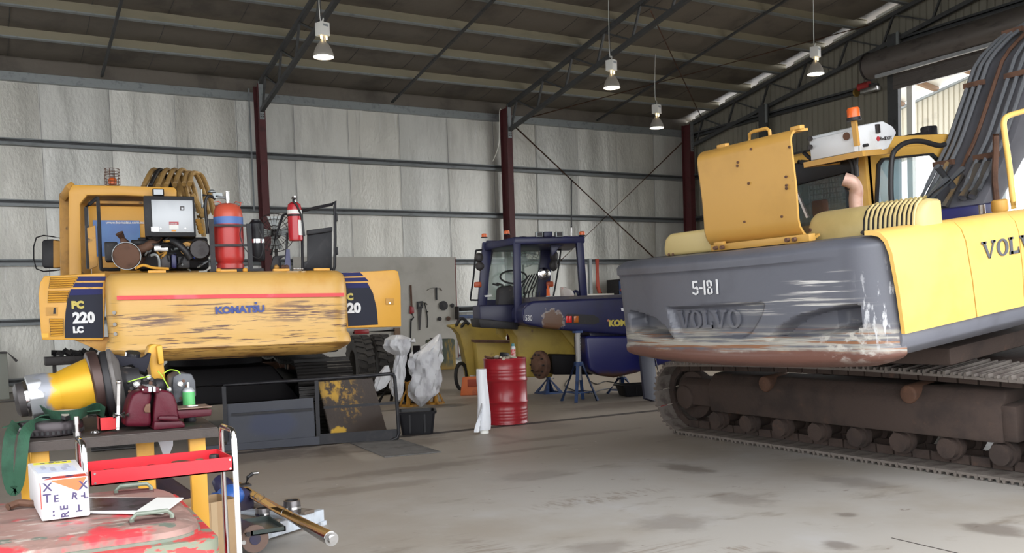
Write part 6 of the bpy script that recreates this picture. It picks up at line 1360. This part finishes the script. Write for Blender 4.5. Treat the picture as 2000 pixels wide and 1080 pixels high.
# yellow arm and cloth behind
prismY([(288, 690), (292, 676), (300, 672), (317, 674), (320, 712), (326, 758), (300, 762)], YA+.1, YA+.22, gl, 'carrier_arm', 'bench_yellow', ga, bev=.008); prismY([(306, 676), (317, 674), (321, 710), (310, 712)], YA+.06, YA+.12, gl, 'arm_flange', 'bench_yellow', ga, bev=.006)
prismY([(222, 692), (245, 696), (268, 701), (284, 697), (292, 688), (296, 690), (290, 715), (284, 728), (270, 724), (258, 712), (240, 716), (226, 712)], YA+.03, YA+.1, gl, 'black_cloth', M('cloth_navy', (.012, .012, .02), .9), ga, bev=.015)
MB().lathe([(15*scl, 0), (15*scl, 10*scl)], 24, AX(264, 698)+V3((0, .1, 0)), (.15, -.3, 1)).build('bearing_ring', 'chrome', ga)
# drill cone behind: brake drum with green sling and cover plate
M('sling_green', (.018, .075, .04), .8, 0, [('n', (.012, .045, .025), 9, .45, .7)], bump=((40, 40, 8), .3))
dl = V3((onY(100, 842, 5.25).x, 5.25, BZ))
t = thing('brake_drum', 'dark toothed brake ring lying at the left end of the bench', 'brake drum', dl)
MB().lathe([(.12, .0), (.145, .006), (.15, .03), (.15, .06), (.14, .075), (.09, .08)], 32).build('ring_body', M('ring_dark', (.05, .042, .045), .35, .6), t)
for k in range(40): a = 2*math.pi*k/40; MB().box((.151*math.cos(a), .151*math.sin(a), .022), (.006, .012, .018), (0, 0, a)).build('ring_tooth', 'engine_dark', t)
t = thing('cover_plate', 'pale triangular cover plate lying on the green sling', 'plate', V3((onY(125, 800, 5.32).x, 5.32, BZ+.11)))
pz_ = lambda x, y: onZ(x, y, BZ+.12)-t.location
cpl = [(p_.x, p_.y) for p_ in (pz_(88, 797), pz_(118, 783), pz_(126, 788), pz_(164, 796), pz_(127, 806))]
MB().prism(cpl, -.008, .0, 'xy').build('plate_face', M('plate_pale', (.42, .39, .33), .6, 0, [('n', (.3, .28, .24), 12, .45, .7)]), t); MB().prism([(x*1.02, y*1.02) for x, y in cpl], -.028, -.008, 'xy').build('plate_rim', 'engine_dark', t)
gs = thing('lifting_sling', 'dark green lifting sling heaped on the bench and hanging over its end', 'sling', V3((onY(70, 830, 5.2).x, 5.2, BZ+.08)))
def ribbon(pts, wd, nm, par, mat, n=8, flat=(0, 1, 0)):
    p_ = smooth_path(pts, n); mb = MB(); v = []
    for i, q in enumerate(p_):
        d_ = (p_[min(i+1, len(p_)-1)]-p_[max(i-1, 0)]).normalized(); s_ = d_.cross(V3(flat)).normalized(); v += [q-s_*wd/2, q+s_*wd/2]
    mb.add(v, [(2*i, 2*i+1, 2*i+3, 2*i+2) for i in range(len(p_)-1)]); return mb.build(nm, mat, par, thick=.006)
gz = lambda x, y, Y=5.2: onY(x, y, Y)-gs.location
ribbon([gz(30, 828), gz(20, 850, 5.0), gz(15, 890, 4.95), gz(16, 930, 4.95), gz(26, 958, 4.95), gz(36, 940, 4.95), gz(42, 895, 4.95), gz(48, 850, 5.0), gz(60, 832, 5.1), gz(80, 826), gz(105, 832)], .05, 'hanging_loop', gs, 'sling_green')
ribbon([gz(12, 832), gz(30, 826, 5.25), gz(60, 822, 5.3), gz(90, 812, 5.3), gz(130, 812, 5.25), gz(165, 806, 5.25), gz(195, 803, 5.25)], .05, 'sling_fold', gs, 'sling_green', flat=(0, .4, 1))
ribbon([gz(85, 800, 5.35), gz(110, 812, 5.2), gz(150, 810, 5.15), gz(180, 797, 5.3), gz(200, 800, 5.35)], .06, 'sling_fold', gs, 'sling_green', flat=(0, 1, .3))
ribbon([gz(125, 786, 5.45), gz(150, 792, 5.4), gz(175, 790, 5.4), gz(205, 805, 5.3)], .06, 'sling_fold', gs, 'sling_green', flat=(0, 1, .3))
# small loose tools
t = thing('hex_bolt', 'upright steel bolt standing at the front of the bench', 'bolt', V3((onY(151, 852, 5.06).x, 5.06, BZ)))
MB().lathe([(.018, 0), (.018, .022)], 6).build('head', 'steel', t); MB().lathe([(.010, .022), (.010, .06), (.013, .06), (.013, .10)], 14).build('shank', 'steel', t)
t = thing('ratchet_wrench', 'chrome ring spanner lying beside the vice handle', 'spanner', V3((onY(210, 842, 5.04).x, 5.04, BZ+.008)))
q0, q1 = onY(192, 846, 5.04)-t.location, onY(228, 840, 5.04)-t.location
MB().tube([V3((q0.x, 0, .006)), V3((q1.x, .01, .006))], .008, 8).build('shaft', 'chrome', t); MB().tube([V3((q0.x-.015+.016*math.cos(a), .016*math.sin(a), .006)) for a in (2*math.pi*i/14 for i in range(14))], .007, 6, closed=True).build('ring_end', 'chrome', t)
t = thing('parts_tray', 'small bright red parts tray beside the vice', 'tray', V3((onY(210, 832, 5.2).x, 5.2, BZ)))
M('tray_red', (.62, .02, .025), .4); x0, x1 = onY(194, 825, 5.2).x-t.location.x, onY(228, 825, 5.2).x-t.location.x
MB().bb((x0, 0, 0), (x1, .006, .07)).build('tray_front', 'tray_red', t); MB().bb((x0, 0, 0), (x1, .12, .006)).build('tray_base', 'tray_red', t); MB().bb((x0, 0, 0), (x0+.005, .12, .07)).build('tray_side', 'tray_red', t); MB().bb((x1-.005, 0, 0), (x1, .12, .07)).build('tray_side', 'tray_red', t)
pt_ = V3((onY(320, 848, 5.3).x, 5.3, BZ-.04))
tag(prismY([(303, 848), (338, 847), (338, 870), (331, 888), (318, 887), (312, 870)], 5.3, 5.303, pt_, 'paper_rag', M('paper_white', (.72, .75, .82), .7, 0, bump=(14, .5)), None), 'white paper rag hanging under the bench', 'rag')
bpy.data.objects['paper_rag'].location = pt_
# ------------------------------------------------------------------ red tool trolley
M('cart_red', (.60, .018, .03), .38, 0, [('n', (.5, .02, .03), 4, .5, .7), ('n', (.2, .02, .02), 16, .72, .78)])
ct = thing('tool_trolley', 'red open-tray tool trolley with chrome hoop handles', 'trolley', V3((.672, 4.45, 0)), 0)
def tray(z0, z1, nm):
    t_ = MB().bb((-.30, -.16, z0), (.30, .16, z0+.006)).build(nm, 'cart_red', ct)
    for a, b in (((-.30, -.16), (.30, -.153)), ((-.30, .153), (.30, .16)), ((-.30, -.16), (-.294, .16)), ((.294, -.16), (.30, .16))): MB().bb((a[0], a[1], z0), (b[0], b[1], z1)).build('tray_side', 'cart_red', t_)
    for sx in (-.28, .285):
        for z in (z0+.012, z1-.012): MB().lathe([(.005, 0), (.005, .004)], 8, (sx, -.16, z), (0, -1, 0)).build('rivet', 'chrome', t_)
tray(.815, .88, 'top_tray'); tray(.28, .345, 'bottom_tray')
for sx in (-1, 1):
    x = sx*.315
    MB().tube([(x, -.13, .06), (x, -.13, .96), (x, -.12, .985), (x, -.10, .995), (x, .10, .995), (x, .12, .985), (x, .13, .96), (x, .13, .06)], .0125, 12).build('hoop_handle', 'chrome', ct)
    for y in (-.13, .13): MB().lathe([(.03, -.012), (.03, .012)], 14, (x, y, .03), (1, 0, 0)).build('castor', 'black_rubber', ct)
for i, (x, y, s_, mt, nm, lab) in enumerate(((-.2, .05, (.05, .04, .03), 'dark_steel', 'pipe_fitting', 'dark pipe fitting near the left end of the trolley tray'), (-.03, .06, (.08, .05, .025), 'engine_dark', 'oily_rag', 'flat dark rag in the middle of the trolley tray'), (.12, .06, (.11, .06, .03), 'rusty', 'rusty_bracket', 'rusty bracket in the trolley tray'), (.19, .04, (.04, .04, .035), 'beam_brown', 'wood_plug', 'round brown plug in the trolley tray'), (.26, .05, (.035, .04, .05), 'dark_steel', 'socket', 'dark socket by the right end of the trolley tray'))):
    tag(MB().box((0, 0, s_[2]/2), s_, (0, 0, i)).build(nm, mt, loc=V3((.672+x, 4.45+y, .822)), bev=.008), lab, nm.split('_')[-1])
# ------------------------------------------------------------------ red and green chest in the corner
M('chest_paint', (.56, .045, .05), .42, 0, [('n', (.46, .06, .055), 3, .45, .7), ('n', (.20, .22, .16), (6, 6, 22), .50, .53), ('n', (.30, .10, .085), (8, 8, 8), .58, .72)], bump=(12, .1))
M('chest_top', (.33, .20, .17), .5, 0, [('n', (.20, .13, .11), (3, 7, 3), .42, .62), ('n', (.52, .05, .06), 2.6, .54, .60), ('n', (.13, .15, .12), (5, 7, 5), .60, .63), ('n', (.45, .38, .33), (10, 26, 4), .58, .70)], bump=(12, .1))
M('chest_green', (.16, .19, .15), .45, 0, [('n', (.26, .28, .22), 4, .45, .7), ('n', (.45, .05, .05), 9, .60, .64)])
cl_ = V3((.05, 3.73, 0))
ch_ = thing('tool_chest', 'worn red and green steel chest with lid handles in the corner', 'chest', cl_, -R(1.5))
CW, CD = .64, .50
def rr_ring(hx, hy, r_, z): return [(x, y, z) for x, y in rrect(-hx, -hy, hx, hy, r_, 6)]
MB().rings([rr_ring(CW-.03, CD-.03, .06, 0), rr_ring(CW-.03, CD-.03, .06, .70)]).build('chest_body', 'chest_paint', ch_)
MB().rings([rr_ring(CW-.005, CD-.005, .07, .70), rr_ring(CW, CD, .07, .705), rr_ring(CW, CD, .07, .755), rr_ring(CW-.008, CD-.008, .07, .763), rr_ring(CW-.06, CD-.06, .06, .765)]).build('lid_rim', 'chest_paint', ch_)
MB().rings([rr_ring(CW-.04, CD-.045, .16, .764), rr_ring(CW-.045, CD-.05, .16, .795), rr_ring(CW-.075, CD-.08, .15, .812), rr_ring(CW-.18, CD-.18, .12, .818)]).build('lid_panel', 'chest_top', ch_, ang=50)
MB().rings([rr_ring(CW-.036, CD-.041, .165, .764), rr_ring(CW-.036, CD-.041, .165, .774), rr_ring(CW-.046, CD-.051, .16, .776)], caps=False).build('lid_bead', 'chest_green', ch_)
def pocket_handle(px0, py0, px1, py1, name):
    a, b = onZ(px0, py0, .82)-cl_, onZ(px1, py1, .82)-cl_; m_ = (a+b)/2; d_ = (b-a); ang_ = math.atan2(d_.y, d_.x); L_ = d_.length
    xf = Matrix.Translation((m_.x, m_.y, 0)) @ Matrix.Rotation(ang_, 4, 'Z')
    h_ = MB().tube([(-L_/2, 0, .795), (-L_/2, 0, .83), (-L_/2+.015, 0, .845), (L_/2-.015, 0, .845), (L_/2, 0, .83), (L_/2, 0, .795)], .008, 8).build('lid_handle', 'chest_green', ch_, xf)
    MB().rings([[V3((x, y, z)) for x, y in rrect(-L_/2-.01, -.045, L_/2+.01, .045, .02, 4)] for z in (.806, .819)]).build('handle_pocket', M('pocket_dark', (.13, .06, .055), .6), h_, xf)
pocket_handle(262, 1018, 340, 1008, ''); pocket_handle(222, 962, 290, 955, '')
# white box
bz0, bz1 = .824, .965
TL, TR, BR, BL = (onZ(x, y, bz1) for x, y in ((77, 940), (172, 930), (148, 897), (54, 905)))
bl_ = (TL+TR+BR+BL)/4; bl_.z = bz0
bx_ = thing('parts_box', 'white taped parts box marked in black letters on the red chest', 'box', bl_)
hb = bz1-bz0; cs = [(p_.x-bl_.x, p_.y-bl_.y) for p_ in (TL, TR, BR, BL)]
M('box_white', (.78, .78, .80), .4, 0, bump=(8, .15)); M('box_red', (.62, .05, .03), .4); M('box_orange', (.75, .15, .05), .4); M('box_ink', (.06, .045, .12), .5); M('box_yellow', (.75, .68, .05), .4); M('box_grey', (.45, .47, .58), .5)
MB().prism(cs, 0, hb, 'xy').build('carton', 'box_white', bx_, bev=.005)
fx = V3((cs[1][0]-cs[0][0], cs[1][1]-cs[0][1], 0)); W_ = fx.length; fxn = fx.normalized(); fn_ = V3((fxn.y, -fxn.x, 0))
dx_ = V3((cs[3][0]-cs[0][0], cs[3][1]-cs[0][1], 0)); D_ = dx_.length; dxn = dx_.normalized()
def face(u, h, o=.0015): return V3((cs[0][0], cs[0][1], 0))+fxn*(u*W_)+V3((0, 0, h*hb))+fn_*o
def topf(u, d, o=.0015): return V3((cs[0][0], cs[0][1], hb+o))+fxn*(u*W_)+dxn*(d*D_)
def sticker(pts, nm, mat): return MB().add(pts, [tuple(range(len(pts)))]).build(nm, mat, bx_, thick=.0008)
sticker([face(.20, .99), face(.97, .99), face(.78, .66)], 'warning_triangle', 'box_orange')
sticker([topf(.1, .02), topf(.99, .02), topf(.99, .14), topf(.35, .13)], 'red_tape', 'box_red'); sticker([face(-.0, .95, .001), face(.02, .95), face(.02, .3), face(.0, .3)], 'side_tape', 'box_red')
sticker([topf(.1, .85), topf(.95, .80), topf(.95, .92), topf(.1, .96)], 'yellow_label', 'box_yellow'); sticker([topf(.08, .35), topf(.9, .3), topf(.92, .62), topf(.06, .68)], 'address_label', M('label_pale', (.62, .66, .78), .5))
for u, d in ((.38, .4), (.62, .38), (.72, .5), (.2, .5)): sticker([topf(u, d, .003), topf(u+.1, d, .003), topf(u+.1, d+.2, .003), topf(u, d+.2, .003)], 'label_block', 'box_grey')
for u in (.25, .45, .6, .75): sticker([topf(u, .86, .003), topf(u+.1, .855, .003), topf(u+.1, .885, .003), topf(u, .89, .003)], 'label_print', 'box_ink')
for u, d in ((.08, .09), (.55, .06)): sticker([topf(u, d, .003), topf(u+.18, d, .003), topf(u+.15, d+.04, .003), topf(u+.02, d+.04, .003)], 'label_print', 'box_ink')
lxf = lambda u, h, r_=0: frame_xf(face(u, h, .002), fxn*math.cos(r_)+V3((0, 0, math.sin(r_))), V3((0, 0, math.cos(r_)))-fxn*math.sin(r_))
for s_, u, h, sz, r_ in (('X', .06, .74, .04, 0), ('X', .80, .70, .04, 0), ('T', .05, .46, .042, 0), ('E', .26, .45, .034, 0), ('R', .62, .48, .034, -.2), ('-', .82, .46, .04, 0), ('L', .88, .46, .03, 0), ('E', .54, .22, .034, 1.57), ('T', .82, .17, .034, 3.14), ('R', .55, .03, .034, 1.57), (':', .22, .1, .04, 0)):
    if s_ == 'T' and r_ > 3: u += .02; h += .14
    text(s_, sz, 'box_ink', bx_, lxf(u, h, r_), 'lettering', .001, 1.0, .0006)
for k in range(3): pass
side = lambda d, h, o=.0015: V3((cs[0][0], cs[0][1], 0))+dxn*(d*D_)+V3((0, 0, h*hb))-V3((-dxn.y, dxn.x, 0))*-o
# magazine
mg = V3((onZ(250, 988, .826).x, onZ(250, 988, .826).y, .8225))
mz = lambda x, y: onZ(x, y, .826)-mg
t = thing('magazine', 'open glossy magazine with dark photo lying on the red chest', 'magazine', mg)
pg_ = [mz(160, 1001), mz(318, 1003), mz(358, 973), mz(160, 972)]
MB().prism([(p_.x, p_.y) for p_ in pg_], .001, .006, 'xy').build('pages', 'sticker_white', t)
ph_ = [mz(166, 999), mz(268, 998), mz(306, 973), mz(166, 974)]
MB().prism([(p_.x, p_.y) for p_ in ph_], .006, .0066, 'xy').build('photo_page', M('photo_print', (.05, .045, .05), .3, 0, [('n', (.35, .33, .34), (9, 30, 1), .60, .64), ('n', (.02, .02, .02), 14, .5, .6)], spec=.1), t)
tag(MB().tube(smooth_path([V3((0, 0, .012)), V3((.04, .02, .02)), V3((.09, .0, .014)), V3((.13, .03, .02))]), .014, 8).build('rusty_hook', 'rusty', loc=V3((onZ(12, 975, .822).x-.0, onZ(12, 975, .822).y-.25, .82))), 'small rusty hook on the far edge of the red chest', 'hook')
# ------------------------------------------------------------------ pallet with hydraulic parts
M('pallet_white', (.55, .60, .66), .6, 0, [('n', (.35, .36, .38), (6, 3, 3), .45, .7), ('n', (.12, .1, .08), (20, 8, 8), .66, .74)])
M('pallet_wood', (.20, .165, .13), .8, 0, [('n', (.13, .10, .08), (3, 14, 3), .45, .7)])
f0, f1 = onZ(500, 1066, .0), onZ(634, 1024, .0); fd = (f1-f0).normalized()
pl_ = thing('pallet', 'low timber pallet with white painted boards carrying hydraulic parts', 'pallet', f0, math.atan2(fd.y, fd.x))
PLn = (f1-f0).length
MB().bb((-.06, 0, .02), (PLn, .05, .11)).build('front_board', 'pallet_white', pl_, bev=.004)
for y in (.55, 1.1): MB().bb((-.06, y, .02), (PLn, y+.05, .11)).build('bearer', 'pallet_wood', pl_, bev=.004)
for x, mt in ((-.06, 'pallet_wood'), (.03, 'pallet_wood'), (.12, 'pallet_wood'), (.30, 'pallet_white'), (.46, 'pallet_wood')): MB().bb((x, -.01, .11), (x+.10, 1.2, .135)).build('deck_board', mt, pl_, bev=.004)
MB().bb((PLn-.06, -.02, .0), (PLn-.0, .06, .03)).build('skid', 'pallet_white', pl_)
# chrome rod
rA, rB = onZ(648, 1053, .19), onZ(452, 944, .23)
rd_ = (rA-rB).normalized()
t = thing('piston_rod', 'long chrome hydraulic piston rod lying across the pallet', 'piston rod', (rA+rB)/2)
c_ = t.location.copy()
MB().tube([rA-c_-rd_*.02, rB-c_], .042, 22).build('rod', M('rod_chrome', (.45, .42, .40), .12, 1.0), t); MB().tube([rA-c_-rd_*.02, rA-c_], .042, 22).build('end_ring', 'steel', t); MB().tube([rA-c_, rA-c_+rd_*.03], .026, 16).build('end_stub', 'steel', t)
for s_ in (.33, .62): q = rB.lerp(rA, s_)-c_; MB().lathe([(.0424, 0), (.0432, .003), (.0432, .009), (.0424, .012)], 22, q, rd_, caps=False).build('collar_line', 'steel', t)
# blue barrel
bA, bB = onZ(497, 1052, .11), onZ(318, 945, .10); bd_ = (bA-bB).normalized()
M('barrel_blue', (.022, .02, .06), .4, 0, [('n', (.04, .03, .04), 3, .45, .7)])
t = thing('hydraulic_cylinder', 'dark blue hydraulic cylinder barrel on the floor beside the pallet', 'cylinder', (bA+bB)/2); c_ = t.location.copy()
MB().tube([bA-c_, bB-c_], .085, 26).build('barrel', 'barrel_blue', t); MB().tube([bA-c_, bA-c_+bd_*.015], .088, 26).build('end_cap', M('cap_brown', (.15, .095, .075), .5, .2), t); MB().tube([bA-c_+bd_*.015, bA-c_+bd_*.02], .036, 20).build('end_plug', 'barrel_blue', t); MB().tube([bB-c_, bB-c_-bd_*.06], .06, 16).build('tail_port', 'engine_dark', t)
s1_, s2_, _ = basis(bd_); MB().tube([bA-c_+s1_*.05+s2_*.045, bA-c_+s1_*.05+s2_*.045+bd_*.05], .016, 10).build('port_stub', 'dark_steel', t); MB().tube([bA-c_+s1_*.085, bA-c_+s1_*.085+bd_*.06], .014, 10).build('port_stub', 'steel', t)
# blue hydraulic motor
hm = onZ(462, 992, .14); t = thing('hydraulic_motor', 'bright blue hydraulic motor resting on the pallet end', 'motor', hm)
M('motor_blue', (.035, .12, .42), .4, 0, [('n', (.02, .07, .25), 7, .45, .7)])
MB().sph((-.04, 0, .09), (.10, .12, .09), 16, 10).build('motor_body', 'motor_blue', t); MB().lathe([(.06, 0), (.07, .05), (.05, .12)], 16, (-.05, .03, .13), (-.4, .6, .6)).build('motor_neck', 'barrel_blue', t); MB().bb((-.17, -.05, .10), (-.05, .03, .13)).build('mount_lug', 'motor_blue', t, bev=.01); MB().bb((-.13, -.05, 0), (-.09, .0, .11)).build('mount_leg', 'motor_blue', t, bev=.006)
MB().lathe([(.1, -.01), (.105, .0), (.08, .02)], 18, (.03, -.05, .06), (.3, -.6, .3)).build('motor_flange', 'barrel_blue', t)
q = onZ(478, 960, .3); t = thing('bolt_clamp', 'black forked clamp bolted over the chrome rod', 'clamp', rB.lerp(rA, .18)+V3((0, 0, .043)))
MB().tube([(0, 0, 0), (.02, .0, .06), (.06, .0, .085)], .014, 8).build('hook_arm', 'engine_dark', t); MB().lathe([(.012, 0), (.012, .04)], 10, (.06, 0, .085), (1, 0, 0)).build('bolt', 'steel', t); MB().box((0, 0, .006), (.07, .09, .014)).build('saddle', 'engine_dark', t)
# bearing sleeves
def sleeve(p_, r_, h_, lab):
    t = thing('bearing_sleeve', lab, 'sleeve', p_)
    MB().lathe([(r_*.78, 0), (r_, 0), (r_*1.0, h_*.25), (r_*.96, h_*.27), (r_*.92, h_), (r_*.72, h_), (r_*.78, 0)], 28, caps=False).build('sleeve_ring', M('sleeve_steel', (.30, .29, .30), .28, .95, [('n', (.16, .15, .15), 6, .45, .7)]), t)
    MB().lathe([(r_*1.005, h_*.30), (r_*.985, h_*.5)], 28, caps=False).build('polished_band', 'chrome', t)
sleeve(onZ(571, 1000, .136), .062, .085, 'taller tapered steel sleeve on the outer side of the rod'); sleeve(onZ(513, 1010, .136), .05, .065, 'dark steel sleeve on the inner side of the rod')
# oil pan pieces and cardboard
t = thing('drip_tray', 'shallow dark oil tray set into the pallet', 'tray', onZ(512, 1030, .136))
MB().bb((-.12, -.2, 0), (.1, .2, .006)).build('tray_base', M('tray_green', (.04, .055, .05), .3), t)
for a, b in (((-.12, -.2), (.1, -.19)), ((-.12, .19), (.1, .2)), ((-.12, -.2), (-.11, .2)), ((.09, -.2), (.1, .2))): MB().bb((a[0], a[1], 0), (b[0], b[1], .03)).build('tray_wall', 'tray_green', t)
cbq = onZ(404, 1112, 0); t = thing('cardboard_box', 'brown cardboard box on the floor between chest and trolley leg', 'box', cbq, .3)
M('cardboard', (.36, .24, .13), .8, 0, [('n', (.28, .18, .10), (3, 3, 3), .45, .7)]); hh_ = hit(402, 976, cbq, (0, 1, 0)).z
for a, b, r_ in (((-.16, -.12), (.16, -.114), 0), ((-.16, .114), (.16, .12), 0), ((-.16, -.12), (-.154, .12), 0), ((.154, -.12), (.16, .12), 0)): MB().bb((a[0], a[1], 0), (b[0], b[1], hh_)).build('carton_side', 'cardboard', t)
MB().bb((-.16, -.12, 0), (.16, .12, .005)).build('carton_base', 'cardboard', t); MB().bb((-.02, -.122, 0), (.02, -.119, hh_)).build('tape_strip', M('tape_brown', (.42, .3, .17), .4), t)
# ------------------------------------------------------------------ high-bay lamps
M('lamp_white', (.66, .66, .62), .5); M('lamp_alu', (.50, .47, .42), .4, .5); M('lamp_glow', (1, .97, .9), .5, emit=((1, .93, .82), 14.)); M('bulb_glow', (1, .8, .5), .5, emit=((1, .75, .4), 5.))
def highbay(px, ptop, pbot, ptopcord, X=None, Y=None, lab='', scale=1.):
    """px column; ptop = top of ballast box, pbot = rim of the shade"""
    pt = (lambda y: onX(px, y, X)) if X else (lambda y: onY(px, y, Y))
    b_, tp_ = pt(pbot), pt(ptop); H_ = tp_.z-b_.z
    t = thing('high_bay_lamp', lab, 'lamp', V3((b_.x, b_.y, b_.z)), R(20), 'high-bay lamps under the roof'); s_ = H_/.78
    MB().lathe([(.235*s_, 0), (.24*s_, .01), (.225*s_, .06*s_), (.19*s_, .17*s_), (.13*s_, .28*s_), (.075*s_, .34*s_), (.055*s_, .38*s_)], 28, caps=False).build('shade', 'lamp_alu', t, thick=.004)
    MB().lathe([(.226*s_, .008*s_), (.226*s_, .012*s_)], 28).build('lens', 'lamp_glow', t)
    MB().lathe([(.05*s_, .37*s_), (.05*s_, .46*s_)], 14).build('lamp_neck', 'lamp_alu', t); 
    for sx in (-1, 1): MB().lathe([(.02*s_, .40*s_), (.02*s_, .47*s_)], 10, (sx*.075*s_, -.03, 0)).build('glow_gap', 'bulb_glow', t)
    MB().bb((-.12*s_, -.12*s_, .48*s_), (.12*s_, .12*s_, .78*s_)).build('ballast_box', 'lamp_white', t, bev=.008)
    MB().bb((-.07*s_, -.125*s_, .68*s_), (.07*s_, -.118*s_, .73*s_)).build('box_label', 'galv', t)
    zr = roofz(b_.y)-.2-b_.z
    cu = [V3((0, 0, .78*s_)), V3((.03, 0, .9*s_)), V3((-.03, .02, 1.0*s_+.1)), V3((0, 0, max(zr, 1.2*s_)))]
    MB().tube(smooth_path(cu), .007, 6).build('power_cord', 'lamp_white', t); MB().tube([(0, .02, .78*s_), (0, .02, max(zr, 1.2*s_))], .008, 5).build('hanging_chain', 'truss_grey', t)
    ld = bpy.data.lights.new('lamp_light', 'SPOT'); ld.energy = 260; ld.spot_size = R(125); ld.spot_blend = .6; ld.color = (1, .92, .8); ld.shadow_soft_size = .15
    lo = bpy.data.objects.new('lamp_light', ld); COL.objects.link(lo); lo.parent = t; lo.location = (0, 0, -.03)
highbay(632, 45, 112, 0, Y=14.5, lab='lit bell-shaped lamp hanging in front of the leftmost roof truss')
highbay(1195, 118, 172, 50, Y=16.0, lab='lit bell-shaped lamp below the middle roof truss')
highbay(1283, 205, 250, 165, Y=19.8, lab='lowest lit bell-shaped lamp, nearest the corner column')
highbay(1593, 92, 145, 10, Y=13.5, lab='lit bell-shaped lamp above the raised yellow engine cover')
